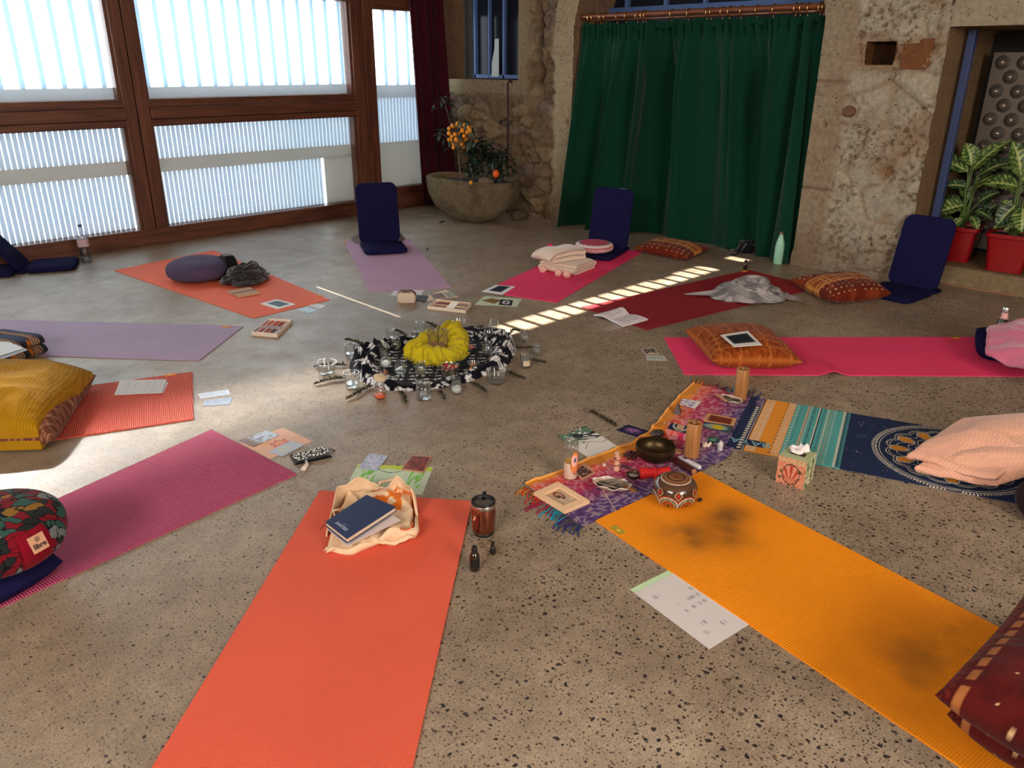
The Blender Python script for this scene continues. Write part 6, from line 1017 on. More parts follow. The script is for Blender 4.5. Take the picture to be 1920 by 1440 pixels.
mb = MB(); slab_round(-L_ / 2, L_ / 2, -0.010, 0.010, 0.002, 0.017, 0.0098, mb=mb, puff=0.001); mb.build('shell', plain('white_plastic', srgb(216, 208, 214), 0.35), t, smooth=True, angle=50); mb = MB(); mb.box((-L_ * 0.22, 0, 0.0185), (0.022, 0.010, 0.002)); mb.build('button', M_BLKPL, t, bevel=0.001)
t, L_ = rod('red_roll', 'bright red cloth roll tied in the middle, in front of the bowl', 'roll', (1201, 889), (1254, 888), 0.02, None)
M_REDC = plain('red_felt', srgb(200, 16, 12), 0.7)
for k, s_ in enumerate((-1, 1)): mb = MB(); mb.lathe([(0, 0), (0.018, 0.0), (0.019, 0.012), (0.024, L_ * 0.42), (0.022, L_ * 0.47), (0, L_ * 0.47)], 24, T=Matrix.Translation((0.006 * s_, 0, 0.025)) @ Matrix.Rotation(s_ * PI / 2, 4, 'Y')); mb.build('half', M_REDC, t, smooth=True, angle=60)
mb = MB(); mb.lathe([(0.016, -0.007), (0.023, -0.006), (0.023, 0.006), (0.016, 0.007)], 20, T=Matrix.Translation((0, 0, 0.025)) @ Matrix.Rotation(PI / 2, 4, 'Y')); mb.build('band', M_REDC, t, smooth=True)
t = thing('tealight_cup', 'small dark metal cup with pale wax in front of the carved figure', 'candle', (P(1187, 899)[0], P(1187, 899)[1], ZS), 0); mb = MB(); mb.lathe([(0, 0), (0.016, 0), (0.026, 0.010), (0.028, 0.020), (0.0265, 0.020), (0.023, 0.012)], 28); mb.build('cup', M_BOWL, t, smooth=True, angle=50); mb = MB(); mb.lathe([(0.0235, 0.012), (0.0235, 0.0145), (0, 0.015)], 24); mb.build('wax', plain('grey_wax', srgb(150, 140, 136), 0.5), t, smooth=True)
# candle in a tall glass
t = thing('glass_candle', 'tall glass candle jar with cream wax and an orange printed label', 'candle', (P(1069, 898)[0], P(1069, 898)[1], ZS), 0); R_ = 0.0285; H_ = 0.165
mb = MB(); mb.lathe([(0, 0), (R_ * 0.85, 0), (R_, 0.006), (R_, H_ * 0.86), (R_ * 0.90, H_ * 0.91), (R_ * 0.90, H_), (R_ * 0.83, H_), (R_ * 0.83, H_ * 0.91), (R_ * 0.93, H_ * 0.86)], 36); mb.build('jar', M_GLASS, t, smooth=True, angle=60)
mb = MB(); mb.lathe([(0, 0.005), (R_ * 0.93, 0.006), (R_ * 0.94, H_ * 0.44), (R_ * 0.90, H_ * 0.435), (0, H_ * 0.43)], 32, col=np.array([srgb(238, 206, 184)] * 3 + [srgb(232, 168, 60)] * 2)); mb.build('wax', M_PAPER, t, smooth=True, angle=60)
hc = heading(P(1069, 898), (0, 0)) ; a = np.linspace(0.10, 1.30, 24) + hc - 0.1; zz = np.linspace(0.028, 0.125, 36); A, B = np.meshgrid(a, zz, indexing='ij'); V = np.stack([R_ * 1.02 * np.cos(A), R_ * 1.02 * np.sin(A), B], -1); u_, v_ = (A - a[0]) / (a[-1] - a[0]), (B - zz[0]) / (zz[-1] - zz[0]); c = flat(240, 140, 60)(A, B); c = mixc(c, srgb(244, 180, 170), np.hypot((u_ - 0.5) / 0.42, (v_ - 0.62) / 0.26) < 1); c = mixc(c, srgb(70, 80, 120), np.hypot((u_ - 0.5 - 0.2 * (v_ - 0.6)) / 0.14, (v_ - 0.64) / 0.11) < 1); c = mixc(c, srgb(214, 120, 90), (v_ < 0.34) & (np.abs((v_ * 24) % 1 - 0.5) < 0.25)); c = mixc(c, srgb(60, 80, 50), (u_ < 0.08) | (v_ < 0.04))
keep = ((u_ - 0.55) / 0.60) ** 2 + ((v_ - 0.5) / 0.52) ** 2 < 1; FF = G2(24, 36); kf = keep.ravel()[FF].all(1); mb = MB(); mb.add(V, FF[kf], 0, c.reshape(-1, 3)); mb.build('printed_label', M_CARD, t, smooth=True)
# wooden frame with picture
c, a, L = from_px([(1000, 925), (1046, 904), (1106, 940), (1059, 960)], 0.016); t = thing('picture_frame', 'pale wooden frame with a small picture lying on the corner of the scarf', 'picture frame', (c[0], c[1], ZS), a); L = [np.array(q) for q in L]; m = sum(L) / 4; I = [m + (q - m) * np.array(0.62) for q in L]; mb = MB()
for i in range(4): j = (i + 1) % 4; mb.prism([tuple(L[i]), tuple(L[j]), tuple(I[j]), tuple(I[i])], 0.0, 0.014)
mb.build('wooden_border', plain('light_birch', srgb(238, 196, 156), 0.5), t, bevel=0.001)
U, V_ = np.meshgrid(np.linspace(0, 1, 60), np.linspace(0, 1, 40), indexing='ij'); XY = ((1 - U) * (1 - V_))[..., None] * I[0] + (U * (1 - V_))[..., None] * I[1] + (U * V_)[..., None] * I[2] + ((1 - U) * V_)[..., None] * I[3]; XY = m + (XY - m) * 1.04; c = flat(190, 160, 130)(U, V_); x, y = V_, U; c = mixc(c, srgb(130, 60, 50), np.abs(np.hypot((V_ - 0.35) / 1.0, (U - 0.55) / 0.8) - 0.22) < 0.05); c = mixc(c, srgb(70, 50, 44), np.hypot((V_ - 0.45) / 1.2, (U - 0.5) / 0.7) < 0.13); c = mixc(c, srgb(216, 190, 160), sst(0.5, 0.6, fbm(U * 5, V_ * 5, 0, 7)) * (V_ > 0.45) * 0.7)
mb = MB(); mb.add(np.concatenate([XY, np.full(U.shape + (1,), 0.006)], -1), G2(60, 40), 0, c.reshape(-1, 3)); mb.build('picture', M_CARD, t)
sheet('card', 'wood bordered card with a dark striped picture behind the glass candle', 'card', [(1072, 882), (1094, 868), (1122, 884), (1092, 899)], ZS, 0.004, framed((206, 150, 116), (90, 50, 44), lambda U, V_: mixc(flat(84, 44, 40)(U, V_), srgb(190, 150, 130), sst(0.55, 0.7, noise(U * 6, V_ * 26, 0, 3))), 0.1, 0.22, 0.12, 0.12), res=(40, 30))
def pdraw(U, V_): c = flat(226, 220, 212)(U, V_); c = mixc(c, srgb(40, 110, 84), sst(0.50, 0.62, ridge(U * 8, V_ * 8, 0, 3, 4)) * sst(0.62, 0.35, V_ + 0.2 * U) * 0.9); c = mixc(c, srgb(40, 36, 40), sst(0.66, 0.74, ridge(V_ * 10 - U * 3, U * 1.5, 0, 8, 2)) * (U > 0.35) * (V_ < 0.5)); return mixc(c, srgb(80, 76, 80), (np.abs(V_ - 0.62 - 0.08 * np.sin(U * 9)) < 0.008) & (U > 0.2))
sheet('drawing', 'white paper with green and black tree like drawing behind the scarf', 'drawing', [(1047, 821), (1098, 799), (1158, 836), (1104, 858)], 0.0, 0.001, pdraw, res=(90, 70), curl=lambda U, V_: 0.018 * sst(0.35, 0.0, V_ * 0 + U) * sst(0.3, 0.0, np.abs(V_ - 0.0)) )
sheet('card', 'dark blue card with a pink nebula lying behind the scarf', 'card', [(1155, 806), (1178, 796), (1217, 808), (1198, 820)], 0.0, 0.002, lambda U, V_: mixc(flat(26, 30, 66)(U, V_), srgb(190, 130, 190), np.exp(-((U - 0.5) / 0.22) ** 2 - ((V_ - 0.5) / 0.25) ** 2) * sst(0.3, 0.6, fbm(U * 9, V_ * 9, 0, 5)) * 1.2), res=(40, 30), mat=M_CARD)
CA = 'cards on the altar scarf'
sheet('card', 'white card with violet flowers at the far left of the scarf', 'card', [(1274, 757), (1280, 747), (1315, 753), (1303, 766)], ZS + 0.002, 0.002, lambda U, V_: mixc(flat(232, 224, 220)(U, V_), srgb(110, 100, 180), sst(0.52, 0.6, fbm(U * 9, V_ * 7, 0, 5)) * (V_ < 0.75)), res=(40, 24), mat=M_CARD)
sheet('card', 'dark blue card with a pale arch behind the middle bamboo chime', 'card', [(1251, 806), (1258, 792), (1298, 801), (1291, 816)], ZS + 0.002, 0.002, lambda U, V_: mixc(mixc(mixc(flat(30, 38, 72)(U, V_), srgb(196, 190, 186), (U > 0.18) & (np.abs(V_ - 0.5) < 0.36 * np.sqrt(np.clip((U - 0.18) / 0.4, 0, 1)))), srgb(30, 38, 72), (U > 0.26) & (np.abs(V_ - 0.5) < 0.28 * np.sqrt(np.clip((U - 0.26) / 0.4, 0, 1)))), srgb(196, 160, 130), (U > 0.36) & (np.abs(V_ - 0.5) < 0.18)), res=(40, 30), mat=M_CARD)
sheet('card', 'rust red wood bordered card on the right part of the scarf', 'card', [(1319, 788), (1327, 774), (1381, 785), (1376, 798)], ZS + 0.002, 0.004, framed((206, 150, 106), (110, 40, 26), art((112, 40, 26), [(170, 80, 40), (70, 26, 24)], 52, sc=10), 0.06, 0.16, 0.12, 0.12), res=(40, 30))
sheet('card', 'yellow and blue card in front of the rust red card on the scarf', 'card', [(1318, 800), (1321, 791), (1373, 798), (1370, 811)], ZS + 0.002, 0.003, lambda U, V_: mixc(mixc(flat(60, 80, 90)(U, V_), srgb(150, 170, 160), np.hypot((U - 0.42) / 0.42, (V_ - 0.45) / 0.42) < 1), srgb(214, 186, 40), np.hypot((U - 0.42) / 0.36, (V_ - 0.5) / 0.22) < 1), res=(40, 24), mat=M_CARD)
# shells with smudging bundles
def shell(label, px, py, rx, ry, h, rz, seed, extra):
    t = thing('abalone_shell', label, 'shell', (P(px, py)[0], P(px, py)[1], ZS), rz); r_, th = np.meshgrid(np.linspace(0, 1, 14), np.arange(48) * 2 * PI / 48, indexing='ij'); w_ = 1 + 0.05 * np.sin(th * 9) * r_ + 0.12 * np.cos(th) ; x = r_ * w_ * np.cos(th) * rx; y = r_ * w_ * np.sin(th) * ry; z = h * r_ ** 2.4 * (1 + 0.12 * np.sin(th * 7 + 1)); zt = z + 0.003
    V = np.concatenate([np.stack([x, y, zt], -1).reshape(-1, 3), np.stack([x, y, z], -1).reshape(-1, 3)]); n_ = 14 * 48; F = G2(14, 48, wrap_v=True).tolist() + (G2(14, 48, wrap_v=True)[:, ::-1] + n_).tolist() + [[13 * 48 + (i + 1) % 48, 13 * 48 + i, n_ + 13 * 48 + i, n_ + 13 * 48 + (i + 1) % 48] for i in range(48)]
    cc = mixc(flat(176, 150, 130)(x, y), srgb(226, 210, 196), (r_ > 0.93)); cc = mixc(cc, srgb(84, 66, 60), sst(0.45, 0.7, fbm(x * 40, y * 40, 0, seed)) * 0.8 * (r_ < 0.9)); mb = MB(); mb.add(V, F, 0, np.concatenate([cc.reshape(-1, 3)] * 2)); mb.build('shell_body', plain('shell%d' % seed, None, 0.3, coat=0.3), t, smooth=True, angle=60)
    mb = MB(); rr = random.Random(seed)
    for k in range(16): a0 = rr.uniform(-0.3, 0.3); y0 = rr.uniform(-0.4, 0.4) * ry; x0 = rr.uniform(-0.5, 0.1) * rx; L_ = rr.uniform(0.4, 0.8) * rx; mb.ell((0, 0, 0), (L_, 0.007, 0.004), 8, col=srgb(*rr.choice([(60, 52, 46), (96, 86, 76), (40, 32, 30), (120, 104, 90)])), T=Matrix.Translation((x0 + L_ / 2, y0, h * 0.35 + rr.uniform(0, h * 0.7))) @ Matrix.Rotation(a0, 4, 'Z') @ Matrix.Rotation(rr.uniform(-0.3, 0.1), 4, 'Y'))
    mb.build('dried_sage', plain('sage%d' % seed, None, 0.95), t, smooth=True); return t
shell('abalone shell with dried sage at the near edge of the scarf', 1142, 921, 0.075, 0.045, 0.030, heading(P(1105, 915), P(1190, 930)), 3, None); shell('oval pale rimmed shell holding sage beside the far bamboo chime', 1368, 757, 0.058, 0.036, 0.022, heading(P(1345, 750), P(1390, 766)), 7, None)
t, L_ = rod('wooden_stick', 'short pale palo santo stick laid across the far shell', 'stick', (1342, 738), (1362, 752), 0.005, None, z=0.026); mb = MB(); mb.box((0, 0, 0.005), (L_, 0.010, 0.010)); mb.build('body', plain('palo_santo', srgb(190, 140, 108), 0.8), t, bevel=0.002)
t, L_ = rod('wooden_stick', 'short brown stick leaning out of the near shell', 'stick', (1165, 908), (1190, 921), 0.005, None, z=0.022); mb = MB(); mb.box((0, 0, 0.005), (L_, 0.013, 0.010)); mb.build('body', plain('palo_santo_dark', srgb(140, 86, 34), 0.8), t, bevel=0.002)
t, L_ = rod('incense_stick', 'thin pale incense stick sloping from the near shell to the amber mat', 'incense stick', (1131, 926), (1158, 961), 0.001, None, z=0.012); mb = MB(); mb.tube([(-L_ / 2, 0, 0.016), (L_ / 2, 0, -0.003)], 0.0012, 6); mb.build('body', plain('incense', srgb(214, 180, 130), 0.8), t)
# stones
def stone(name, label, px, py, sx, sy, sz, col, seed, rough=0.4, rz=0.0, facet=0, mat=None, cat='stone', z=ZS, col2=None):
    V0 = []; n_ = 22; a = np.linspace(-PI / 2, PI / 2, 14); b_ = np.arange(n_) * 2 * PI / n_; A, B = np.meshgrid(a, b_, indexing='ij'); d = np.stack([np.cos(A) * np.cos(B), np.cos(A) * np.sin(B), np.sin(A)], -1); k = 1 + 0.35 * (fbm(d[..., 0] * 2 + seed, d[..., 1] * 2, d[..., 2] * 2, seed, 3) - 0.5)
    V = d * k[..., None] * np.array([sx, sy, sz]); V[..., 2] = np.maximum(V[..., 2], -sz * 0.6) + sz * 0.6; c = flat(*col)(A, B); c = mixc(c, srgb(*(col2 or [min(255, q + 60) for q in col])), sst(0.52, 0.62, fbm(d[..., 0] * 4, d[..., 1] * 4, d[..., 2] * 4, seed + 2, 3)) * 0.8)
    mb = MB(); mb.add(V, G2(14, n_, wrap_v=True)[:, ::-1], 0, c.reshape(-1, 3)); return tag(mb.build(name, mat or plain('stone_%d' % seed, None, rough), smooth=not facet, loc=(P(px, py)[0], P(px, py)[1], z), rz=rz), label, cat)
t = thing('dark_pyramid', 'tall pointed dark brown stone at the orange edge of the scarf', 'stone', (P(1270, 776)[0], P(1270, 776)[1], ZS), 0.4); mb = MB(); mb.add([(-0.02, -0.018, 0), (0.022, -0.014, 0), (0.016, 0.020, 0), (-0.018, 0.016, 0), (0.006, 0.003, 0.048), (0.012, -0.004, 0.040)], [[0, 3, 2, 1], [0, 1, 5, 4], [1, 2, 5], [2, 4, 5], [2, 3, 4], [3, 0, 4]]); mb.build('body', plain('smoky_stone', srgb(70, 50, 56), 0.5), t)
stone('tumbled_stone', 'small glossy golden brown stone on the orange part of the scarf', 1247, 801, 0.010, 0.008, 0.014, (150, 90, 30), 4, 0.1)
stone('rough_stone', 'rough black stone behind the singing bowl', 1232, 820, 0.032, 0.022, 0.020, (34, 26, 26), 6, 0.35, col2=(120, 100, 96), rz=-0.6)
stone('rose_quartz', 'pale pink quartz lump beside the black stone', 1262, 827, 0.022, 0.014, 0.012, (206, 120, 130), 8, 0.25, rz=-0.4, col2=(232, 180, 180))
stone('green_stone', 'dark green rough stone right of the middle chime', 1334, 831, 0.034, 0.014, 0.015, (22, 66, 60), 9, 0.4, rz=-0.7, col2=(60, 110, 96))
stone('stone_chip', 'tiny white pebble on the red part of the scarf', 1133, 876, 0.008, 0.006, 0.007, (230, 200, 190), 10, 0.4)
stone('tumbled_stone', 'smooth reddish brown stone on the folded cloth left of the bowl', 1200, 828, 0.012, 0.007, 0.012, (120, 54, 30), 12, 0.15, rz=0.9)
t = thing('crystal_cluster', 'white crystal cluster beside the green stone on the scarf', 'crystal', (P(1323, 840)[0], P(1323, 840)[1], ZS), 0); mb = MB(); rr = random.Random(2)
for k in range(22): a0 = rr.uniform(0, 2 * PI); q = rr.uniform(0, 0.016); T = Matrix.Translation((q * math.cos(a0), q * math.sin(a0) * 0.7, 0.004)) @ Matrix.Rotation(rr.uniform(-0.8, 0.8), 4, 'X') @ Matrix.Rotation(rr.uniform(-0.8, 0.8), 4, 'Y'); r_ = rr.uniform(0.003, 0.006); h = rr.uniform(0.008, 0.018); mb.lathe([(r_, 0), (r_, h), (0, h + r_)], 6, T=T)
mb.build('body', plain('milky_quartz', srgb(240, 216, 196), 0.35), t)
t = thing('crystal_point', 'clear upright crystal point at the purple corner of the scarf', 'crystal', (P(1350, 846)[0], P(1350, 846)[1], ZS), 0.2); mb = MB(); mb.lathe([(0.011, 0), (0.0125, 0.03), (0.0, 0.046)], 6); mb.build('body', plain('clear_quartz', srgb(206, 200, 196), 0.08, 0, 0.8, 0.3, 60), t)
mb = MB(); mb.lathe([(0, 0), (0.020, 0), (0.021, 0.003), (0.020, 0.006), (0, 0.006)], 24); tag(mb.build('wooden_slice', wood('slice', (0.5, 0.25, 0.1), (0.7, 0.42, 0.2), 0), smooth=True, angle=40, loc=(P(1270, 850)[0], P(1270, 850)[1], ZS)), 'small round wooden disc behind the dark red mallet', 'disc')
t = thing('carved_figure', 'small carved wooden figure with swirls standing on the red part', 'figure', (P(1156, 884)[0], P(1156, 884)[1], ZS), 0.2); prof = [(0.011, 0), (0.013, 0.004), (0.010, 0.018), (0.013, 0.028), (0.012, 0.040), (0.010, 0.046), (0.014, 0.056), (0.012, 0.066), (0.010, 0.070), (0.012, 0.078), (0.006, 0.086), (0, 0.087)]
n_ = 40; pr = np.array(prof); k = np.linspace(0, 1, 60); RR = np.interp(k, np.linspace(0, 1, 12), pr[:, 0]); ZZ2 = np.interp(k, np.linspace(0, 1, 12), pr[:, 1]); a = np.arange(n_) * 2 * PI / n_; V = np.stack([RR[:, None] * np.cos(a), RR[:, None] * np.sin(a), np.repeat(ZZ2[:, None], n_, 1)], -1); sw = np.sin(a[None] * 2 + 9 * np.sin(k[:, None] * 14)) > 0.45; c = mixc(flat(226, 170, 140)(sw, sw), srgb(90, 30, 24), sw * (k[:, None] > 0.2)); mb = MB(); mb.add(V, G2(60, n_, wrap_v=True)[:, ::-1], 0, c.reshape(-1, 3)); mb.build('body', plain('carved_wood', None, 0.4), t, smooth=True)
t, L_ = rod('green_feather', 'small dark green feather right of the carved figure', 'feather', (1164, 873), (1186, 880), 0.002, None); mb = MB(); mb.ell((0, 0, 0.004), (L_ / 2, 0.007, 0.002), 12, col=srgb(30, 60, 50)); mb.tube([(-L_ / 2, 0, 0.004), (L_ / 2 + 0.01, 0, 0.006)], 0.0008, 5, col=srgb(140, 160, 140)); mb.build('vane', plain('feather', None, 0.7), t, smooth=True)
t = thing('bead_mala', 'dark red wooden bead mala heaped left of the singing bowl', 'beads', (P(1186, 858)[0], P(1186, 858)[1], ZS), 0); mb = MB(); rr = random.Random(9)
for k in range(95): q = rr.uniform(0, 2 * PI); r_ = rr.uniform(0, 1) ** 0.5 * 0.036; mb.ell((r_ * math.cos(q), r_ * math.sin(q) * 1.1, 0.004 + rr.uniform(0, 0.014) * (1 - r_ / 0.045)), (0.0042,) * 3, 7, col=srgb(*rr.choice([(70, 18, 20), (96, 34, 26), (50, 14, 16)])))
mb.build('beads', M_BEAD, t, smooth=True)
# painted tongue drum
t = thing('painted_drum', 'round dot painted drum standing at the corner of the amber mat', 'drum', (P(1263, 945)[0], P(1263, 945)[1], 0.007), -0.6)
n_ = 420; ts = np.linspace(0, 1, 150); a = np.arange(n_) * 2 * PI / n_; th = -PI / 2 + PI * ts; R_ = 0.083 * np.abs(np.cos(th)) ** 0.62; Zz = 0.055 + 0.055 * np.sign(np.sin(th)) * np.abs(np.sin(th)) ** 0.85; V = np.stack([R_[:, None] * np.cos(a), R_[:, None] * np.sin(a), np.repeat(Zz[:, None], n_, 1)], -1)
A, B = np.meshgrid(ts, a, indexing='ij'); x, y, z = V[..., 0], V[..., 1], V[..., 2]; rt = np.hypot(x, y); c = flat(66, 40, 26)(A, B); s7 = (B / (2 * PI) * 7); fu = (s7 % 1 - 0.5) * 2 * PI * 0.08 / 7 * 0.9; hz = (z - 0.026)
q = np.hypot(fu, hz * 0.95); 
for r0, cl, w_ in ((0.010, (206, 120, 60), 0.0014), (0.016, (190, 60, 40), 0.0014), (0.022, (226, 180, 120), 0.0012), (0.027, (60, 150, 130), 0.001), (0.036, (190, 70, 44), 0.0013)): c = mixc(c, srgb(*cl), (np.abs(q - r0) < w_) & (z < 0.084))
aq = np.arctan2(hz, fu); c = mixc(c, srgb(244, 238, 230), (np.abs(q - 0.0315) < 0.0018) & (np.abs((aq * 9) % 1 - 0.5) < 0.32) & (z < 0.085)); s7b = ((s7 + 0.5) % 1 - 0.5) * 2 * PI * 0.08 / 7; di = np.abs(s7b) + np.abs(z - 0.072) * 0.8; c = mixc(c, srgb(214, 190, 140), np.abs(di - 0.014) < 0.0013); c = mixc(c, srgb(170, 30, 26), di < 0.008)
top_ = z > 0.086; c = mixc(c, srgb(84, 54, 36), top_); ang = B
for r0, cl in ((0.048, (190, 110, 60)), (0.040, (226, 170, 110)), (0.033, (150, 80, 50)), (0.024, (206, 150, 100)), (0.016, (190, 100, 60)), (0.008, (120, 70, 50))): c = mixc(c, srgb(*cl), (np.abs(rt - r0) < 0.0012) & (z > 0.08))
c = mixc(c, srgb(244, 238, 230), (np.abs(rt - 0.0545) < 0.0019) & (np.abs((B * 11) % 1 - 0.5) < 0.32) & (z > 0.07)); c = mixc(c, srgb(70, 50, 36), (np.abs(rt - 0.028) < 0.003) & (np.sin(B * 22) > 0.2) & top_)
mb = MB(); mb.add(V, G2(150, n_, wrap_v=True)[:, ::-1], 0, c.reshape(-1, 3)); mb.build('body', plain('lacquered_paint', None, 0.22, 0, 0.5, 0.02, coat=0.5), t, smooth=True)
stone('black_pebble', 'tiny shiny black pebble on the amber mat beside the painted drum', 1312, 942, 0.011, 0.008, 0.007, (16, 12, 12), 14, 0.1, cat='stone', z=0.007)
# tissue box
c, a, L = from_px([(1447, 910), (1512, 928), (1530, 893), (1470, 876)], 0.0); S1 = np.linalg.norm(L[1] - L[0]); a2 = heading(P(1447, 910), P(1503, 928)); t = thing('tissue_box', 'green cube tissue box with a flower print beside the mandala mat', 'tissue box', (*((P(1452, 907) + P(1504, 928) + P(1525, 893) + P(1474, 876))[:2] / 4), 0), a2); B0 = 0.055; H_ = 0.118
U, V_ = np.meshgrid(np.linspace(0, 1, 40), np.linspace(0, 1, 46), indexing='ij'); mb = MB()
for k in range(4):
    T = Matrix.Rotation(k * PI / 2, 4, 'Z'); X = (U - 0.5) * 2 * B0; pts = np.stack([X, np.full_like(X, -B0), V_ * H_], -1); cf = flat(214, 140, 110)(U, V_) if k % 2 == 0 else flat(190, 196, 150)(U, V_)
    if k % 2 == 0: cf = mixc(cf, srgb(190, 180, 130), (V_ > 0.8) * 0.6); q = np.hypot((U - 0.5) / 0.30, (V_ - 0.42) / 0.36); aa = np.arctan2(V_ - 0.1, U - 0.5); cf = mixc(cf, srgb(70, 50, 30), (np.abs(q - 1) < 0.06)); cf = mixc(cf, srgb(176, 60, 40), (np.abs(np.sin(aa * 7)) > 0.75) & (q < 0.9) & (V_ > 0.12)); cf = mixc(cf, srgb(50, 70, 40), (sst(0.60, 0.66, fbm(U * 9, V_ * 9, 0, 3)) > 0.5) & (q > 1.05) & (V_ < 0.7)); cf = mixc(cf, srgb(200, 90, 60), (worley(U * 9, V_ * 9, 3)[0] < 0.2) & (q > 1.05))
    else: cf = mixc(cf, srgb(60, 96, 60), (fbm(U * 8, V_ * 6, 0, 5) > 0.56)); cf = mixc(cf, srgb(236, 240, 200), (fbm(U * 9, V_ * 8, 0, 9) > 0.60)); cf = mixc(cf, srgb(200, 90, 60), (worley(U * 6, V_ * 7, 4)[0] < 0.18) & (V_ < 0.5))
    mb.add(pts, G2(40, 46), 0, cf.reshape(-1, 3), T=T)
mb.add([(-B0, -B0, H_), (B0, -B0, H_), (B0, B0, H_), (-B0, B0, H_)], [[0, 1, 2, 3]], 0, srgb(178, 184, 140)); mb.box((0, 0, H_ + 0.0004), (0.06, 0.03, 0.0006), 0, srgb(60, 50, 40)); mb.build('carton', M_CARD, t)
rho, th = np.meshgrid(np.linspace(0, 1, 16), np.linspace(0, 2 * PI, 40, endpoint=False), indexing='ij'); x = 0.030 * np.cos(th) * (0.35 + 0.8 * rho * (0.6 + 0.5 * noise(th * 1.3, rho, 0, 4))); y = 0.018 * np.sin(th) * (0.4 + rho * 0.8); z = H_ + 0.052 * np.sin(np.clip(rho, 0, 1) * PI * 0.86) * (0.72 + 0.28 * np.cos(th - 0.6)) * (0.85 + 0.15 * np.sin(th * 5)); x = x + 0.010 * rho * np.sin(th * 4)
mb = MB(); mb.add(np.stack([x, y, z], -1), G2(16, 40, wrap_v=True), 0, srgb(236, 228, 226)); mb.build('tissue', fabric('tissue_paper', srgb(238, 230, 228), 0.9, 0.03), t, smooth=True)
# ================================================================== CENTRE: CLOTHS, GLASSES, SPRIGS
cC = P(820, 676); outl = [(655, 690), (662, 672), (700, 655), (745, 640), (790, 632), (840, 622), (880, 616), (930, 624), (962, 640), (970, 655), (962, 668), (945, 690), (905, 706), (880, 716), (840, 725), (790, 733), (730, 733), (690, 722), (672, 712)]
o_ = np.array([P(*q)[:2] - cC[:2] for q in outl]); an_ = np.arctan2(o_[:, 1], o_[:, 0]); rd_ = np.hypot(o_[:, 0], o_[:, 1]); od = np.argsort(an_); an_, rd_ = an_[od], rd_[od]
nr, nt = 90, 300; rho, th = np.meshgrid(np.linspace(0, 1, nr), np.linspace(-PI, PI, nt, endpoint=False), indexing='ij'); R_ = np.interp(th, np.concatenate([an_ - 2 * PI, an_, an_ + 2 * PI]), np.tile(rd_, 3)); x = rho * R_ * np.cos(th); y = rho * R_ * np.sin(th)
west = sst(0.1, 0.6, -(x * CR[0] + y * CR[1]) / 0.5); rim = sst(0.66, 0.82, rho) * sst(1.0, 0.93, rho); f = ridge(x * 11, y * 11, 0, 3, 3); ez = sst(0.05, 0.45, np.abs(x * CR[0] + y * CR[1])) ; z = 0.004 + rim * (0.016 + 0.085 * ez * f ** 2) + 0.006 * fbm(x * 12, y * 12, 0, 5) * (rho < 0.8)
c = np.broadcast_to(srgb(18, 18, 26), x.shape + (3,)).copy(); u_ = (x * CR[0] + y * CR[1]); v_ = (x * 0.7053 + y * 0.7089); cu, cv = (u_ * 14), (v_ * 22); m1 = (np.abs(cu % 1 - 0.5) < 0.36) & (np.abs(cv % 1 - 0.5) < 0.20) & (noise(u_ * 140, v_ * 140, 0, 3) > 0.50) & (noise(cu * 2.2, cv * 0.9, 0, 8) > 0.34); w1, w2, wi = worley(u_ * 17, v_ * 17, 5); m2 = (w1 < 0.42) & (noise(u_ * 110, v_ * 110, 0, 6) > 0.42) & (w1 > 0.10) & (wi > 0.12); c = mixc(c, srgb(222, 220, 222), np.where(rho < 0.70, m1, m2) * 0.95)
V, F = np.stack([x, y, z], -1), G2(nr, nt, wrap_v=True); V[-1, :, 2] = 0.001; mb = MB(); mb.add(V, F, 0, c.reshape(-1, 3)); tag(mb.build('patterned_cloth', M_CLOTHCOL, smooth=True, loc=(cC[0], cC[1], 0)), 'black cloth with white floral print spread in the centre of the circle', 'cloth')
# yellow cloth wreath
p = P(822, 672); R0, r0 = 0.118, 0.074; A, B = np.meshgrid(np.linspace(0, 2 * PI, 220, endpoint=False), np.linspace(0, 2 * PI, 48, endpoint=False), indexing='ij'); fw = ridge(np.cos(A) * 4.5 + 0.25 * np.sin(B) + 0.6 * B, np.sin(A) * 4.5 + 0.25 * np.cos(B), np.sin(B) * 0.4, 4, 3); rr2 = r0 * (1 - 0.32 * np.cos(A + 2.36)) * (0.58 + 0.75 * fw ** 1.8) * (1 + 0.18 * np.sin(A * 2 + 0.7) + 0.1 * np.sin(A * 5)); RR = R0 + 0.015 * np.sin(A * 3)
x = (RR + rr2 * np.cos(B) * 0.95) * np.cos(A) * 1.0; y = (RR + rr2 * np.cos(B) * 0.95) * np.sin(A) * 0.9; z = np.maximum(0.002, 0.042 + rr2 * np.sin(B) * 0.95); mb = MB(); mb.add(np.stack([x, y, z], -1), G2(220, 48, wrap_u=True, wrap_v=True)); ty = thing('yellow_cloth', 'bright yellow cloth wound into a ring around the lattice candle glass', 'cloth', (p[0], p[1], 0.006), 0); mb.build('ring', fabric('yellow_cotton', srgb(190, 170, 30), 0.9, 0.06, 30, 400, 0.25, 0.1), ty, smooth=True)
mb = MB(); mb.lathe([(0, 0), (0.12, 0.0), (0.12, 0.012), (0.0, 0.014)], 30); mb.build('inner_fold', bpy.data.materials['yellow_cotton'], ty, smooth=True)
t = thing('lattice_glass', 'tall glass holder wrapped in a wire lattice inside the yellow cloth', 'candle holder', (P(822, 672)[0], P(822, 672)[1], 0.022), 0); R_ = 0.058; H_ = 0.135
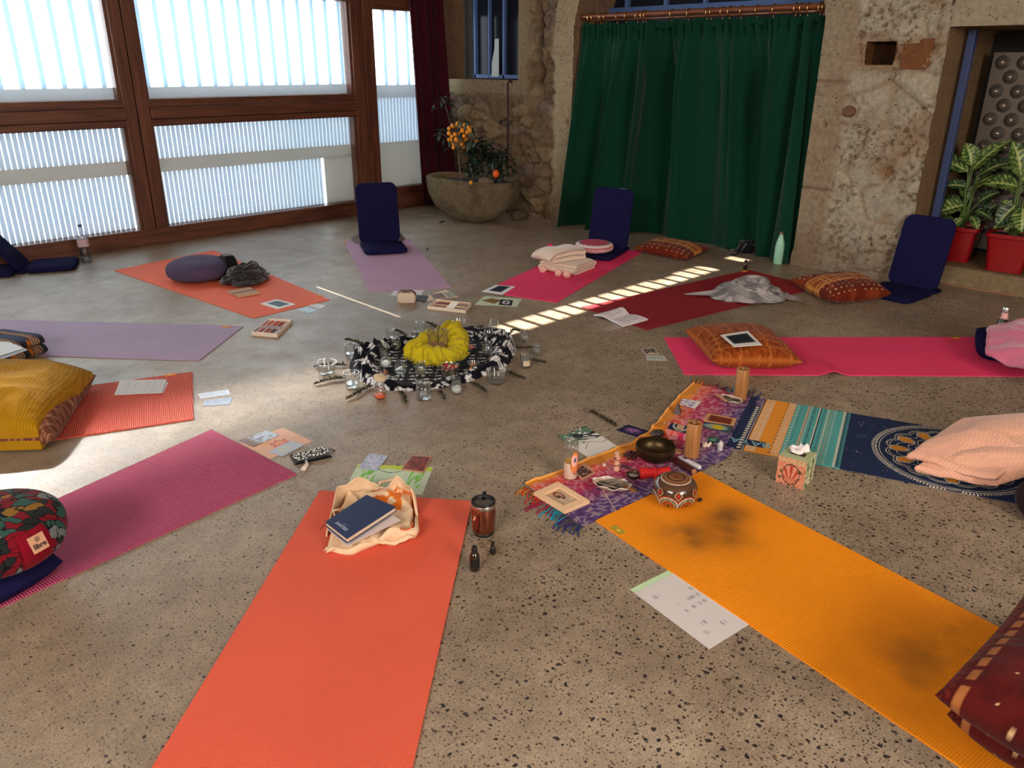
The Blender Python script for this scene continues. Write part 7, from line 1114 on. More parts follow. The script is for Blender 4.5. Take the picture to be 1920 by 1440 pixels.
mb = MB(); mb.lathe([(0, 0), (R_ * 0.9, 0), (R_, 0.008), (R_ * 0.93, H_ * 0.7), (R_ * 1.05, H_), (R_ * 1.0, H_), (R_ * 0.88, H_ * 0.7), (R_ * 0.94, 0.01)], 32); mb.build('glass', M_GLASS, t, smooth=True, angle=60); M_WIRE = plain('copper_wire', srgb(160, 120, 90), 0.35, 0.6); mb = MB()
for s_ in (-1, 1):
    for k in range(14): kk2 = np.linspace(0, 1, 14); mb.tube([(R_ * 1.03 * math.cos(k / 14 * 2 * PI + s_ * q * 1.35) * (1 - 0.09 * math.sin(q * PI)), R_ * 1.03 * math.sin(k / 14 * 2 * PI + s_ * q * 1.35) * (1 - 0.09 * math.sin(q * PI)), H_ * q) for q in kk2], 0.0011, 4)
for hz in (0.0, H_): mb.tube([(R_ * 1.06 * math.cos(a), R_ * 1.06 * math.sin(a), hz + 0.001) for a in np.linspace(0, 2 * PI, 28, endpoint=False)], 0.0016, 5, closed=True)
tag(mb.build('wire_lattice', M_WIRE, t, smooth=True), None); mb = MB(); mb.lathe([(0, 0.004), (R_ * 0.8, 0.004), (R_ * 0.8, 0.07), (0, 0.072)], 24); mb.build('candle', plain('rosy_wax', srgb(176, 122, 92), 0.5), t, smooth=True, angle=50)
# glasses and jars: profile kinds
KIND = {
 'wine': lambda R, H: [(0, 0.002), (R * 0.55, 0.0), (R * 0.78, H * 0.08), (R, H * 0.38), (R * 0.97, H * 0.62), (R * 0.80, H), (R * 0.76, H), (R * 0.92, H * 0.60), (R * 0.94, H * 0.38), (R * 0.70, H * 0.12), (0, H * 0.08)],
 'tumbler': lambda R, H: [(0, 0.0), (R * 0.80, 0.0), (R * 0.84, H * 0.06), (R, H), (R * 0.95, H), (R * 0.80, H * 0.14), (0, H * 0.12)],
 'jar': lambda R, H: [(0, 0), (R * 0.9, 0), (R, H * 0.06), (R, H * 0.68), (R * 0.84, H * 0.78), (R * 0.90, H * 0.80), (R * 0.90, H * 0.97), (R * 0.86, H), (R * 0.82, H), (R * 0.80, H * 0.78), (R * 0.94, H * 0.66), (R * 0.94, H * 0.10), (0, H * 0.07)],
 'round': lambda R, H: [(0, 0), (R * 0.62, 0), (R * 0.96, H * 0.18), (R, H * 0.36), (R * 0.80, H * 0.68), (R * 0.62, H * 0.84), (R * 0.74, H), (R * 0.70, H), (R * 0.57, H * 0.84), (R * 0.74, H * 0.66), (R * 0.94, H * 0.36), (R * 0.60, H * 0.08), (0, H * 0.06)],
 'bowl': lambda R, H: [(0, 0), (R * 0.62, 0), (R * 0.70, H * 0.08), (R * 0.98, H * 0.94), (R, H), (R * 0.94, H), (R * 0.66, H * 0.14), (0, H * 0.11)],
}
M_WATERIN = thin_glass('tap_water', (0.94, 0.96, 0.965), 1.33, body=0.05); M_WHITEWAX = plain('white_wax', srgb(222, 222, 222), 0.6)
GL = [  # px, py of the base, kind, radius, height, content, z, label
 (657, 674, 'wine', .031, .082, 'w', 0, 'stemless glass beyond the left end of the black cloth'), (613, 705, 'bowl', .056, .070, '', 0, 'wide glass bowl farthest to the left of the centre'), (661, 731, 'tumbler', .040, .088, 'w', 0, 'flared tumbler in front of the black cloth at its left end'),
 (795, 751, 'jar', .039, .094, 'w', 0, 'ribbed glass jar nearest the camera in the centre'), (732, 644, 'tumbler', .027, .078, 'w', 0, 'straight glass standing behind the left part of the cloth'), (743, 661, 'round', .031, .060, '', .012, 'small round glass behind and left of the yellow cloth'),
 (720, 673, 'tumbler', .029, .066, 'w', .012, 'glass standing behind the wax filled jar'), (724, 695, 'round', .035, .074, 'x', .010, 'round jar filled with white wax left of the yellow cloth'), (751, 707, 'round', .034, .070, 'w', .010, 'round glass in front left of the yellow cloth'), (790, 708, 'round', .033, .072, 'w', .010, 'round glass just in front of the yellow cloth'),
 (788, 630, 'wine', .031, .080, '', 0, 'stemless glass at the back of the centre beside a sprig'), (778, 646, 'round', .032, .058, '', .010, 'low round jar directly behind the yellow cloth'), (860, 621, 'bowl', .050, .060, '', 0, 'glass bowl at the back of the circle'), (926, 625, 'wine', .029, .082, 'w', 0, 'tall stemless glass at the back right near the sun stripe'),
 (983, 644, 'wine', .029, .078, '', 0, 'stemless glass right of the black cloth'), (1007, 669, 'wine', .031, .084, 'w', 0, 'stemless glass farthest to the right of the centre'), (985, 692, 'tumbler', .031, .080, 'v', 0, 'straight glass with a paper label right of the centre'), (916, 644, 'round', .033, .066, '', .030, 'round jar on the far right part of the black cloth'),
 (914, 671, 'round', .034, .078, 'w', .010, 'round jar standing right of the yellow cloth'), (931, 721, 'bowl', .057, .074, 'w', 0, 'glass bowl in front of the right end of the cloth'), (856, 741, 'round', .032, .085, 'x', 0, 'small vase shaped glass with white bottom in front of the cloth'), (859, 634, 'round', .028, .050, '', .014, 'small jar on the cloth behind the yellow ring'),
 (842, 707, 'bowl', .056, .052, 'p', .008, 'glass bowl of red petals and shells'), (888, 696, 'bowl', .033, .034, 'c', .008, 'small glass tealight bowl with a pale candle'), (886, 706, 'bowl', .030, .026, 'f', .008, 'small glass bowl of yellow blossoms'), (713, 750, 'round', .034, .080, 'a', 0, 'small round jar with orange liquid at the front left'),
]
for i, (px, py, kd, R_, H_, con, z0, lab) in enumerate(GL):
    nm = {'wine': 'stemless_glass', 'tumbler': 'tumbler', 'jar': 'glass_jar', 'round': 'round_jar', 'bowl': 'glass_bowl'}[kd]; t = thing(nm, lab, 'bowl' if kd == 'bowl' else 'glass', (P(px, py - 3)[0], P(px, py - 3)[1], z0), 0, 'glass vessels around the centre cloth'); pf = KIND[kd](R_, H_)
    mb = MB(); mb.lathe(pf, 32); mb.build('vessel', M_GLASS, t, smooth=True, angle=70); hi = np.array(pf); ri = R_ * (0.74 if kd == 'round' else 0.80)
    if con == 'w': mb = MB(); mb.lathe([(0, H_ * 0.10), (ri * 0.86, H_ * 0.12), (ri * 0.98, H_ * 0.34), (0, H_ * 0.34)], 28); mb.build('water', M_WATERIN, t, smooth=True, angle=50)
    if con == 'x': mb = MB(); mb.lathe([(0, H_ * 0.09), (ri * 0.8, H_ * 0.10), (ri * 1.12, H_ * 0.32), (ri, H_ * 0.42), (0, H_ * 0.43)], 28); mb.build('wax', M_WHITEWAX, t, smooth=True, angle=50)
    if con == 'v':
        a = np.linspace(-0.7, 0.7, 10) + heading(P(px, py), (0, 0)) + 0.3; A, B = np.meshgrid(a, np.linspace(H_ * 0.22, H_ * 0.6, 4), indexing='ij'); mb = MB(); mb.add(np.stack([R_ * 0.97 * np.cos(A), R_ * 0.97 * np.sin(A), B], -1), G2(10, 4), 0, srgb(206, 184, 156)); mb.build('paper_label', M_PAPER, t, smooth=True)
        mb = MB(); mb.lathe([(0, H_ * 0.12), (ri * 0.95, H_ * 0.13), (ri * 1.02, H_ * 0.72), (0, H_ * 0.72)], 28); mb.build('water', M_WATERIN, t, smooth=True, angle=50)
    if con == 'a': mb = MB(); mb.lathe([(0, H_ * 0.08), (R_ * 0.7, H_ * 0.09), (R_ * 0.88, H_ * 0.26), (0, H_ * 0.27)], 28); mb.build('orange_liquid', plain('orange_liquid', srgb(236, 84, 20), 0.15), t, smooth=True)
    if con in 'pf' and con:
        rr = random.Random(i); pal = [(150, 26, 40), (190, 50, 60), (214, 150, 120), (120, 30, 34), (216, 190, 170)] if con == 'p' else [(214, 180, 70), (190, 110, 40), (230, 210, 150)]; M = plain('petals' + con, None, 0.7)
        for k in range(26 if con == 'p' else 10): q = rr.uniform(0, 2 * PI); r_ = R_ * 0.78 * rr.uniform(0, 1) ** 0.5; mb = MB(); mb.ell((0, 0, 0), (rr.uniform(0.007, 0.013), rr.uniform(0.006, 0.010), 0.005), 8, col=srgb(*rr.choice(pal)), T=Matrix.Translation((r_ * math.cos(q), r_ * math.sin(q), H_ * (0.4 + 0.5 * rr.random() + (0.35 if con == 'p' and r_ < R_ * 0.5 and k % 2 else 0)))) @ Matrix.Rotation(rr.uniform(-1, 1), 4, 'X')); mb.build('petal', M, t, smooth=True)
    if con == 'c': mb = MB(); mb.lathe([(0, 0.008), (0.019, 0.008), (0.019, 0.024), (0.016, 0.025), (0, 0.023)], 20); mb.build('candle', plain('tan_wax', srgb(206, 160, 130), 0.5), t, smooth=True, angle=40)
t = thing('jar_lid', 'round cream lid leaning on the jar with orange liquid', 'lid', (P(714, 742)[0] + 0.02, P(714, 742)[1] + 0.03, 0.0), 0.4); mb = MB(); mb.lathe([(0, 0), (0.030, 0), (0.032, 0.003), (0.032, 0.014), (0.029, 0.016), (0, 0.017)], 28, T=Matrix.Translation((0, 0, 0.075)) @ Matrix.Rotation(0.25, 4, 'X')); mb.build('disc', plain('cream_lid', srgb(222, 196, 160), 0.5), t, smooth=True, angle=40); mb = MB(); mb.lathe([(0.020, 0), (0.026, 0.01), (0.022, 0.04), (0.026, 0.075)], 20); mb.build('glass_jar', M_GLASS, t, smooth=True)
stone('flat_stone', 'flat reddish brown stone on the right part of the black cloth', 937, 676, 0.042, 0.018, 0.008, (120, 78, 66), 31, 0.5, rz=-0.3, z=0.010); stone('red_flower', 'small coral red blossom right of the yellow cloth', 884, 656, 0.013, 0.012, 0.012, (220, 90, 74), 32, 0.7, cat='flower', z=0.010); stone('brown_pinecone', 'small red brown cone at the left front of the black cloth', 723, 706, 0.015, 0.010, 0.016, (120, 60, 46), 33, 0.7, cat='cone', z=0.012)
# rosemary sprigs
M_SPRIG = plain('dried_leaf', None, 0.7)
def sprig(a0, a1, lab, seed, arch=0.0, z=0.0, dark=False):
    p0, p1 = P(*a0, z), P(*a1, z); L_ = np.linalg.norm((p1 - p0)[:2]); t = thing('herb_sprig', lab, 'sprig', ((p0[0] + p1[0]) / 2, (p0[1] + p1[1]) / 2, z), heading(p0, p1), 'herb sprigs laid around the centre'); rr = random.Random(seed)
    kk3 = np.linspace(0, 1, 16); px_ = -L_ / 2 + L_ * kk3; py_ = 0.03 * L_ * np.sin(kk3 * 5 + seed); pz_ = 0.008 + arch * np.sin(kk3 * PI); mb = MB(); mb.tube(list(zip(px_, py_, pz_)), 0.0026, 5, col=srgb(70, 56, 34)); mb.build('stem', M_SPRIG, t, smooth=True); mb = MB(); n_ = max(8, int(L_ / 0.008))
    for k in range(n_):
        s_ = (k + 0.5) / n_ * 0.92 + 0.04; c_ = np.array([np.interp(s_, kk3, px_), np.interp(s_, kk3, py_), np.interp(s_, kk3, pz_)])
        for side in (-1, 1, 0.2):
            l_ = rr.uniform(0.016, 0.026) * (1.2 - 0.5 * s_); T = Matrix.Translation(tuple(c_)) @ Matrix.Rotation(side * rr.uniform(0.7, 1.3), 4, 'Z') @ Matrix.Rotation(-rr.uniform(-0.1, 0.9), 4, 'Y'); mb.add([(0, 0, 0), (l_ * 0.5, 0.0050, 0.001), (l_, 0, 0.002), (l_ * 0.5, -0.0050, 0.001), (l_ * 0.5, 0, 0.0028)], [[0, 1, 4], [1, 2, 4], [2, 3, 4], [3, 0, 4], [0, 3, 2, 1]], 0, srgb(*rr.choice([(44, 44, 26), (62, 60, 34), (30, 28, 20), (84, 78, 44)] if not dark else [(40, 26, 22), (84, 66, 50), (24, 18, 18)])), T=T)
    mb.build('leaves', M_SPRIG, t)
SPR = [((694, 653), (646, 639), 'sprig lying behind the leftmost stemless glass'), ((652, 687), (588, 690), 'sprig running behind the leftmost glass bowl'), ((648, 711), (588, 722), 'long sprig left of the flared tumbler'), ((701, 725), (648, 751), 'sprig pointing down to the left at the front left of the cloth'), ((751, 735), (761, 759), 'short sprig in front of the cloth left of the ribbed jar'),
 ((822, 736), (836, 752), 'tiny sprig between the ribbed jar and the vase shaped glass'), ((882, 720), (914, 738), 'sprig with bent tip in front of the cloth right of the vase shaped glass'), ((950, 700), (985, 714), 'sprig extending right of the front glass bowl'), ((995, 677), (1022, 683), 'short sprig right of the labelled glass'), ((966, 655), (1012, 656), 'sprig pointing straight right from the end of the black cloth'),
 ((948, 636), (978, 626), 'arched sprig at the far right of the cloth'), ((888, 622), (905, 615), 'tiny sprig at the back edge of the cloth'), ((829, 622), (798, 607), 'sprig at the back left of the yellow cloth'), ((764, 634), (741, 622), 'sprig behind the straight glass at the back left')]
for i, (a0, a1, lab) in enumerate(SPR): sprig(a0, a1, lab, i + 1, 0.03 if i == 10 else 0.004)
t = thing('sage_bundle', 'dark knotted herb bundle on the floor behind the white drawing', 'sprig', tuple(P(1131, 787)[:2]) + (0,), heading(P(1108, 773), P(1155, 799))); L_ = np.linalg.norm((P(1108, 773) - P(1155, 799))[:2]); mb = MB(); rr = random.Random(77); mb.tube([(-L_ / 2, 0, 0.008), (0, 0.004, 0.010), (L_ / 2, 0, 0.008)], [0.003, 0.007, 0.005], 6, col=srgb(50, 34, 28))
for k in range(90): s_ = rr.uniform(-0.5, 0.5); T = Matrix.Translation((s_ * L_, rr.uniform(-0.005, 0.005), 0.010)) @ Matrix.Rotation(rr.uniform(0, 2 * PI), 4, 'Z') @ Matrix.Rotation(-rr.uniform(0, 1.2), 4, 'Y'); mb.ell((0.006, 0, 0), (0.007, 0.0035, 0.0018), 6, col=srgb(*rr.choice([(40, 26, 22), (100, 84, 68), (24, 18, 18), (60, 50, 30)])), T=T)
mb.build('dried_leaves', M_SPRIG, t)
# ================================================================== STONE TROUGH, FRUIT TREES, RED POTS
M_TROUGH = stone_mat(); M_TROUGH.name = 'trough_stone'; M_SOIL = plain('soil', (0.035, 0.024, 0.018), 0.95, bscale=60, bstr=0.8)
TC = (P(885, 424) + np.array([0.19, 0.19, 0])); tx, ty_ = float(TC[0]), float(TC[1]); TA = heading(P(800, 380), P(985, 395))
t = thing('stone_trough', 'rough carved half barrel stone trough planted with fruit trees in the corner', 'planter', (tx, ty_, 0), TA)
n_, m_ = 44, 120; s_ = np.linspace(0, 1, n_); th = np.arange(m_) * 2 * PI / m_; S_, T_ = np.meshgrid(s_, th, indexing='ij'); hh_ = 0.44; k = np.sin(S_ * PI / 2 * 0.98 + 0.02) ** 0.62; prof_r = 0.12 + 0.88 * k; sq = 1 / (np.abs(np.cos(T_)) ** 3.0 + np.abs(np.sin(T_)) ** 3.0) ** (1 / 3.0)
rx, ry = 0.485, 0.31; x = prof_r * sq * np.cos(T_) * rx; y = prof_r * sq * np.sin(T_) * ry; z = hh_ * S_ ** 1.25 * (1 - 0.035 * np.cos(T_)); nz_ = 0.034 * (fbm(x * 9, y * 9, z * 9, 5, 4) - 0.5) + 0.020 * (fbm(x * 30, y * 30, z * 30, 7, 3) - 0.5); x = x * (1 + nz_ * 2.2); y = y * (1 + nz_ * 2.6)
xi = x[-1][None] * np.array([0.985, 0.90, 0.86, 0.84])[:, None]; yi = y[-1][None] * np.array([0.985, 0.86, 0.80, 0.78])[:, None]; zi = z[-1][None] + np.array([0.008, 0.006, -0.02, -0.06])[:, None]; V = np.concatenate([np.stack([x, y, z], -1), np.stack([xi, yi, zi], -1)]); c = np.broadcast_to(srgb(136, 120, 94), V.shape).copy(); c = mixc(c, srgb(112, 98, 76), sst(0.45, 0.7, fbm(V[..., 0] * 6, V[..., 1] * 6, V[..., 2] * 6, 3))); c = mixc(c, srgb(160, 112, 80), sst(0.55, 0.7, fbm(V[..., 0] * 3 + 4, V[..., 1] * 3, V[..., 2] * 3, 8)) * 0.6)
mb = MB(); mb.add(V, G2(n_ + 4, m_, wrap_v=True)[:, ::-1], 0, c.reshape(-1, 3)); mb.add([(0, 0, 0)], [], 0); mb.F.append([i for i in range(m_)]); mb.M.append(0); mb.build('basin', M_TROUGH, t, smooth=True)
mb = MB(); r_, th2 = np.meshgrid(np.linspace(0, 1, 12), np.arange(40) * 2 * PI / 40, indexing='ij'); sq2 = 1 / (np.abs(np.cos(th2)) ** 3 + np.abs(np.sin(th2)) ** 3) ** (1 / 3); mb.add(np.stack([r_ * sq2 * np.cos(th2) * rx * 0.87, r_ * sq2 * np.sin(th2) * ry * 0.84, hh_ - 0.045 + 0.02 * fbm(r_ * np.cos(th2) * 6, r_ * np.sin(th2) * 6, 0, 4)], -1), G2(12, 40, wrap_v=True)); mb.build('soil', M_SOIL, t, smooth=True)
cT, sT = math.cos(TA), math.sin(TA)
def tw(u, v, z): return (tx + cT * u - sT * v, ty_ + sT * u + cT * v, z)
M_BARK = plain('bark', srgb(96, 84, 70), 0.9, bscale=60); M_LEAFD = plain('citrus_leaf', None, 0.45, 0, 0.4, 0.1); M_KUM = plain('kumquat_skin', srgb(240, 150, 20), 0.35, bscale=200, bstr=0.1); M_MAND = plain('mandarin_skin', srgb(240, 90, 10), 0.4, bscale=150, bstr=0.15)
def leaf_geo(L_, W_, bend=0.25, n=7):
    s_ = np.linspace(0, 1, n); w_ = W_ * np.sin(np.clip(s_ * 0.96 + 0.02, 0, 1) * PI) ** 0.8 / 2; V = []; 
    for i in range(n): zz = -bend * L_ * s_[i] ** 2; V += [(L_ * s_[i], -w_[i], zz + w_[i] * 0.35), (L_ * s_[i], 0, zz), (L_ * s_[i], w_[i], zz + w_[i] * 0.35)]
    F = []
    for i in range(n - 1):
        for j in (0, 1): F.append([i * 3 + j, (i + 1) * 3 + j, (i + 1) * 3 + j + 1, i * 3 + j + 1])
    return np.array(V), F
def tree(name, label, base, branches, nleaf, lsize, spread, fruits, frname, frmat, frr, seed, pal):
    t = thing(name, label, 'tree', base, 0); rr = random.Random(seed); mb = MB()
    for pts, r0, r1 in branches: k = np.linspace(0, 1, 16); q = np.array(pts); kk4 = np.linspace(0, 1, len(pts)); mb.tube(np.stack([np.interp(k, kk4, q[:, i]) for i in range(3)], -1), np.linspace(r0, r1, 16), 7)
    mb.build('trunk', M_BARK, t, smooth=True); mb = MB(); br = [b for b in branches if b[1] < 0.012]
    for k in range(nleaf):
        pts = np.array(rr.choice(br)[0]); s_ = rr.uniform(0.25, 1.0) * (len(pts) - 1); i = min(int(s_), len(pts) - 2); c_ = pts[i] + (pts[i + 1] - pts[i]) * (s_ - i) + np.array([rr.gauss(0, spread), rr.gauss(0, spread), rr.gauss(0, spread)]); L_ = lsize * rr.uniform(0.7, 1.2); V, F = leaf_geo(L_, L_ * 0.42, rr.uniform(0.1, 0.6)); T = Matrix.Translation(tuple(c_)) @ Matrix.Rotation(rr.uniform(0, 2 * PI), 4, 'Z') @ Matrix.Rotation(rr.uniform(-0.5, 1.0), 4, 'Y') @ Matrix.Rotation(rr.uniform(-0.6, 0.6), 4, 'X'); mb.add(V, F, 0, srgb(*rr.choice(pal)), T=T)
    mb.build('foliage', M_LEAFD, t, smooth=True); f0 = None
    for (fx, fy, fz) in fruits:
        if f0 is None: mb = MB(); mb.ell((0, 0, 0), (frr, frr, frr * 1.1), 12); mb.lathe([(frr * 0.16, frr * 1.02), (frr * 0.10, frr * 1.3)], 6); f0 = o = mb.build(frname, frmat, t, smooth=True)
        else: o = f0.copy(); COL.objects.link(o); o.parent = t
        o.location = (fx, fy, fz); s2 = rr.uniform(0.85, 1.12); o.scale = (s2, s2, s2)
    return t
DG = [(24, 40, 26), (34, 54, 32), (18, 28, 22), (48, 70, 46), (60, 76, 60)]
kb = Vector(tw(-0.12, -0.02, hh_ - 0.04)); Rv = Vector(CR)
def kp(px, py, dX=0.0): q = PX(px, py, kb.x + dX); return (q[0] - kb.x, q[1] - kb.y, q[2] - kb.z)
fr = [(842, 241), (848, 236), (842, 250), (847, 256), (853, 252), (842, 262), (849, 268), (853, 236), (862, 240), (867, 245), (863, 250), (870, 255), (878, 240), (881, 245), (876, 248), (868, 262), (851, 272), (870, 276), (876, 278), (855, 262), (846, 262), (858, 233), (871, 235), (881, 238), (893, 264), (850, 277), (866, 270), (874, 262)]
rr = random.Random(4); fruits = [kp(x, y, rr.uniform(-0.08, 0.06)) for x, y in fr]
tree('kumquat_tree', 'slender kumquat tree with many small orange fruits in the stone trough', tuple(kb), [([(0, 0, 0), kp(861, 310), kp(860, 280)], 0.012, 0.009), ([kp(860, 285), kp(850, 250), kp(840, 215), kp(835, 195)], 0.006, 0.003), ([kp(860, 282), kp(868, 250), kp(878, 232)], 0.006, 0.003), ([kp(860, 280), kp(845, 262), kp(825, 248), kp(812, 255)], 0.005, 0.002), ([kp(861, 278), kp(885, 262), kp(905, 262)], 0.005, 0.002), ([kp(860, 284), kp(880, 274), kp(900, 280)], 0.005, 0.002), ([kp(835, 195), kp(826, 188)], 0.003, 0.002)], 110, 0.085, 0.035, fruits, 'kumquat', M_KUM, 0.021, 3, DG)
mbs = Vector(tw(0.12, 0.0, hh_ - 0.04)); kb = mbs
tree('mandarin_tree', 'low dark leaved mandarin tree with one orange fruit in the stone trough', tuple(mbs), [([(0, 0, 0), kp(912, 320), kp(908, 300)], 0.014, 0.008), ([kp(912, 322), kp(900, 300), kp(885, 285), kp(880, 275)], 0.007, 0.003), ([kp(910, 318), kp(925, 300), kp(945, 290), kp(958, 292)], 0.007, 0.003), ([kp(910, 318), kp(915, 295), kp(930, 280)], 0.006, 0.003), ([kp(912, 325), kp(935, 318), kp(950, 320)], 0.005, 0.002), ([kp(910, 328), kp(890, 318), kp(878, 305)], 0.005, 0.002), ([kp(912, 300), kp(905, 282), kp(895, 268)], 0.005, 0.002)], 300, 0.080, 0.04, [kp(930, 326, -0.12)], 'mandarin', M_MAND, 0.034, 9, DG[:3] + [(40, 60, 44)])
t = thing('fallen_kumquat', 'single fallen kumquat lying on the front rim of the stone trough', 'fruit', (0, 0, 0)); q = PX(883, 341, tw(0.0, -0.25, 0)[0]); t.location = (q[0], q[1], hh_ - 0.02); mb = MB(); mb.ell((0, 0, 0.02), (0.02, 0.02, 0.022), 12); mb.build('skin', M_KUM, t, smooth=True)
q = Vector(tw(0.20, -0.10, hh_ - 0.035)); mb = MB(); V0 = np.array([0.0]); mb.ell((0, 0, 0.02), (0.09, 0.05, 0.05), 18, col=srgb(140, 116, 98)); tag(mb.build('loose_rock', M_TROUGH, smooth=True, loc=q, rz=TA), 'greyish pink rock lying on the soil of the stone trough', 'rock')
q = P(968, 412); mb = MB(); mb.ell((0, 0, 0.03), (0.13, 0.09, 0.07), 22, col=srgb(110, 90, 70)); tag(mb.build('floor_rock', M_TROUGH, smooth=True, loc=(q[0] + 0.06, q[1] + 0.02, 0.005), rz=0.4), 'brown rock on the floor beside the stone trough', 'rock')
# wall rod with a branch stub
q0, q1 = PX(954, 152, 6.1), PX(954, 338, 6.1); t = thing('metal_rod', 'thin dark rod with a short side arm standing against the stone wall', 'rod', (6.08, q1[1], 0)); mb = MB(); mb.tube([(0, 0, 0.03), (0, 0, q0[2] - 0.02), (0.03, 0, q0[2]), (0.06, 0, q0[2] - 0.01)], 0.012, 8); mb.build('upright', plain('rusty_iron', srgb(60, 34, 34), 0.6, 0.3), t, smooth=True)
mb = MB(); mb.tube([(0, 0, q0[2] - 0.36), (-0.01, 0.07, q0[2] - 0.385), (-0.01, 0.10, q0[2] - 0.40), (-0.01, 0.105, q0[2] - 0.43)], [0.012, 0.012, 0.014, 0.008], 7); mb.build('side_arm', plain('dark_iron', srgb(50, 32, 30), 0.7), t, smooth=True)
# red pots with dumb cane
def pot(label, px, py, rz, w0, w1, H_, seed, plab, leaves, X0):
    b = PX(px, py, X0); t = thing('red_pot', label, 'plant pot', (X0, b[1], 0.139), rz); mb = MB(); rings = []
    def sqr(w_, z, r_=0.03, n=6):
        out = []
        for cx, cy, a0 in ((1, 1, 0), (-1, 1, 90), (-1, -1, 180), (1, -1, 270)):
            for k in range(n): a = math.radians(a0 + 90 * k / (n - 1)); out.append((cx * (w_ - r_) + r_ * math.cos(a), cy * (w_ - r_) + r_ * math.sin(a), z))
        return out
    base = sqr(w0, 0.0); base = [(x, y, 0.014 * max(0, 1 - ((abs(x) if abs(y) > abs(x) else abs(y)) / 0.045) ** 4)) for x, y, z in base]
    R_ = [base, sqr(w0 * 1.01, 0.02), sqr(w1 * 0.96, H_ - 0.035), sqr(w1, H_ - 0.03), sqr(w1 * 1.04, H_ - 0.028), sqr(w1 * 1.05, H_), sqr(w1 * 0.98, H_), sqr(w1 * 0.93, H_ - 0.03)]; mb.add(np.array(R_), G2(len(R_), 24, wrap_v=True)[:, ::-1]); mb.F.append(list(range(24))); mb.M.append(0); mb.build('body', plain('red_plastic%d' % seed, srgb(150, 10, 18), 0.35), t, smooth=True, angle=35)
    mb = MB(); mb.prism([(x, y) for x, y, z in sqr(w1 * 0.94, 0)], H_ - 0.05, H_ - 0.03); mb.build('soil', M_SOIL, t)
    pz = 0.139 + H_ - 0.03; pt = thing('dumb_cane', plab, 'plant', (X0, b[1], pz), 0); M_ = plain('variegated_leaf%d' % seed, None, 0.35, 0, 0.5, 0.05); rr = random.Random(seed); mbst = MB()
    for li, (bx, by, ex, ey, dX, wid) in enumerate(leaves):
        p0 = np.array(PX(bx, by, X0 + dX * 0.5)) - [X0, b[1], pz]; p1 = np.array(PX(ex, ey, X0 + dX)) - [X0, b[1], pz]; d = p1 - p0; L_ = np.linalg.norm(d) * 1.12; d /= np.linalg.norm(d); wid = wid * 1.2; up = np.array([-0.65, -0.2, 0.75]); side = np.cross(d, up); side /= np.linalg.norm(side); nn = np.cross(side, d); ns, nw = 26, 11; s_, w_ = np.meshgrid(np.linspace(0, 1, ns), np.linspace(-1, 1, nw), indexing='ij'); W_ = wid * np.sin(np.clip(s_ ** 0.8 * 0.97 + 0.03, 0, 1) * PI) ** 0.75 / 2
        V = p0 + d * (s_ * L_)[..., None] + side * (w_ * W_)[..., None] + nn * (0.10 * L_ * np.sin(s_ * PI) + np.abs(w_) * W_ * 0.35 + 0.004 * np.sin(s_ * 30) * np.abs(w_))[..., None]; dark = li % 5 > 2
        c = flat(48, 80, 34)(s_, w_) if not dark else flat(28, 54, 28)(s_, w_); vein = 0.8 * np.sin((s_ * 44 - np.abs(w_) * 8 + li)) ; c = mixc(c, srgb(176, 190, 104) if not dark else srgb(150, 176, 130), sst(0.1, 0.7, vein + 0.9 * (noise(s_ * 22 + li, w_ * 7, 0, seed) - 0.5) * 3.0 - 0.1) * sst(1.0, 0.75, np.abs(w_)) * (0.75 if not dark else 0.5)); c = mixc(c, srgb(196, 206, 130), (np.abs(w_) < 0.09) * 0.8)
        mb = MB(); mb.add(V, G2(ns, nw), 0, c.reshape(-1, 3)); lf = mb.build('leaf', M_, pt, smooth=True); st0 = np.array([rr.uniform(-0.03, 0.03), rr.uniform(-0.03, 0.03), 0.0]); mid = (st0 + p0) / 2 + np.array([0, 0, 0.02]); mb = MB(); mb.tube([tuple(st0), tuple(mid), tuple(p0), tuple(p0 + d * L_ * 0.2)], [0.007, 0.006, 0.004, 0.003], 6); mb.build('stalk', plain('green_stalk%d' % seed, srgb(96, 120, 60), 0.5) if li == 0 else bpy.data.materials['green_stalk%d' % seed], lf, smooth=True)
    return t
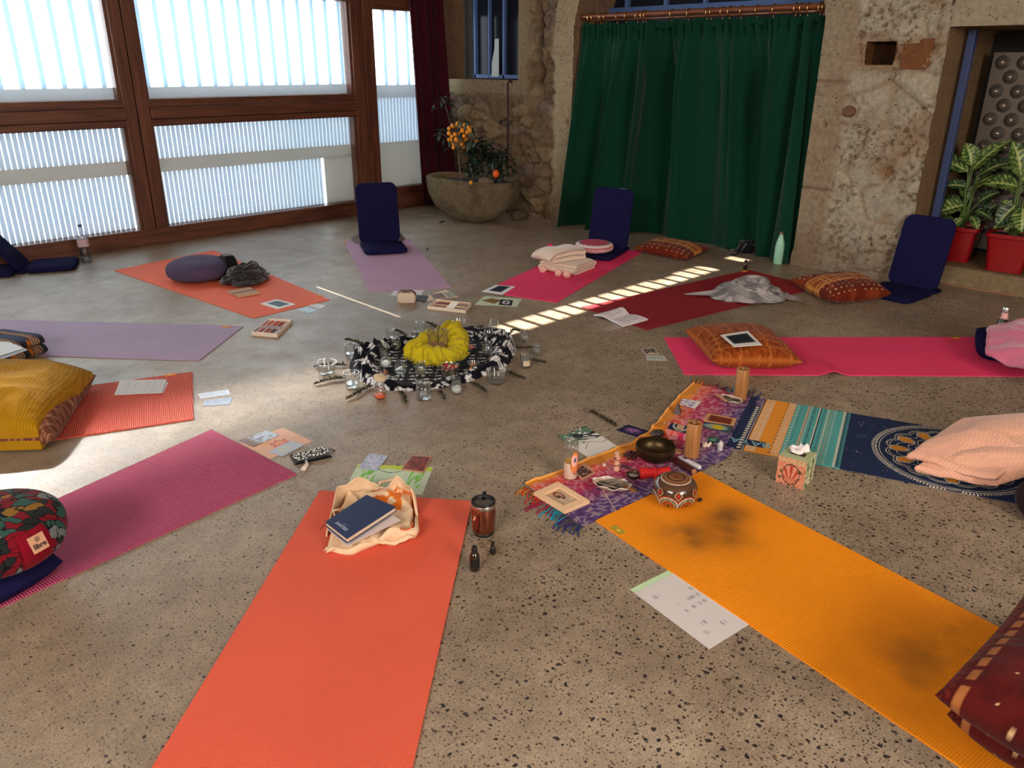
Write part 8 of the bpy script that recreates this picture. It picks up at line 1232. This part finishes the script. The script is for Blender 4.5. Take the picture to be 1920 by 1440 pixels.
LV = [(1822, 310, 1812, 272, 0, .12), (1824, 318, 1890, 268, .02, .10), (1815, 322, 1750, 302, -.04, .12), (1835, 330, 1895, 306, -.05, .11), (1812, 350, 1770, 350, -.06, .08), (1825, 360, 1846, 345, -.1, .07), (1808, 385, 1757, 402, -.08, .12), (1812, 395, 1768, 380, 0, .09), (1830, 395, 1858, 412, -.08, .08), (1835, 380, 1870, 362, 0, .09), (1805, 410, 1785, 428, -.1, .06), (1822, 405, 1832, 430, -.1, .06), (1830, 350, 1862, 330, 0.06, .1), (1800, 370, 1768, 388, 0.05, .08), (1845, 400, 1868, 385, .04, .09), (1815, 375, 1800, 340, .05, .08), (1790, 415, 1762, 420, .05, .09)]
LV2 = [(1915, 330, 1900, 272, 0, .13), (1916, 340, 1960, 290, .02, .14), (1908, 350, 1850, 346, -.04, .12), (1915, 325, 1880, 315, 0, .10), (1905, 385, 1872, 420, -.08, .11), (1918, 390, 1915, 432, -.10, .13), (1900, 400, 1880, 378, 0, .08), (1895, 415, 1865, 428, -.06, .07), (1925, 360, 1960, 350, -.05, .12), (1920, 410, 1950, 430, -.05, .1), (1912, 365, 1890, 340, .05, .1), (1905, 420, 1885, 432, -.08, .06)]
pot('square red plastic pot behind the navy chair by the studded door', 1790, 470, 0.12, 0.115, 0.145, 0.265, 3, 'variegated green and yellow leafed plant in the red pot nearer the stone pillar', LV, 6.72)
pot('square red plastic pot at the right edge on the stone ledge', 1890, 480, 0.12, 0.115, 0.150, 0.275, 5, 'variegated green plant in the red pot at the right edge', LV2, 6.62)
# odds and ends on the floor
mb = MB(); a = np.linspace(0, 2 * PI, 40, endpoint=False); mb.tube([(0.13 * math.cos(q), 0.10 * math.sin(q), 0.0025) for q in a], 0.002, 5, closed=True); tag(mb.build('wire_loop', plain('dark_wire', (0.05, 0.045, 0.04), 0.5), loc=P(800, 404)), 'thin dark wire loop lying on the floor left of the stone trough', 'wire')
mb = MB(); mb.ell((0, 0, 0.006), (0.03, 0.012, 0.006), 10); mb.tube([(0.0, 0, 0.008), (0.03, 0.02, 0.006), (0.05, 0.01, 0.004)], 0.003, 5); tag(mb.build('dark_clip', M_BLKPL, loc=P(828, 417)), 'small dark clip on the floor in front of the stone trough', 'clip')
mb = MB(); mb.tube([(-0.02, 0, 0.004), (0.022, 0.0, 0.004), (0.006, 0.0, 0.026)], 0.003, 5, closed=True); tag(mb.build('triangle_ring', M_BLKPL, loc=P(801, 470), rz=0.6), 'tiny dark triangular ring on the floor right of the mauve mat', 'ring')
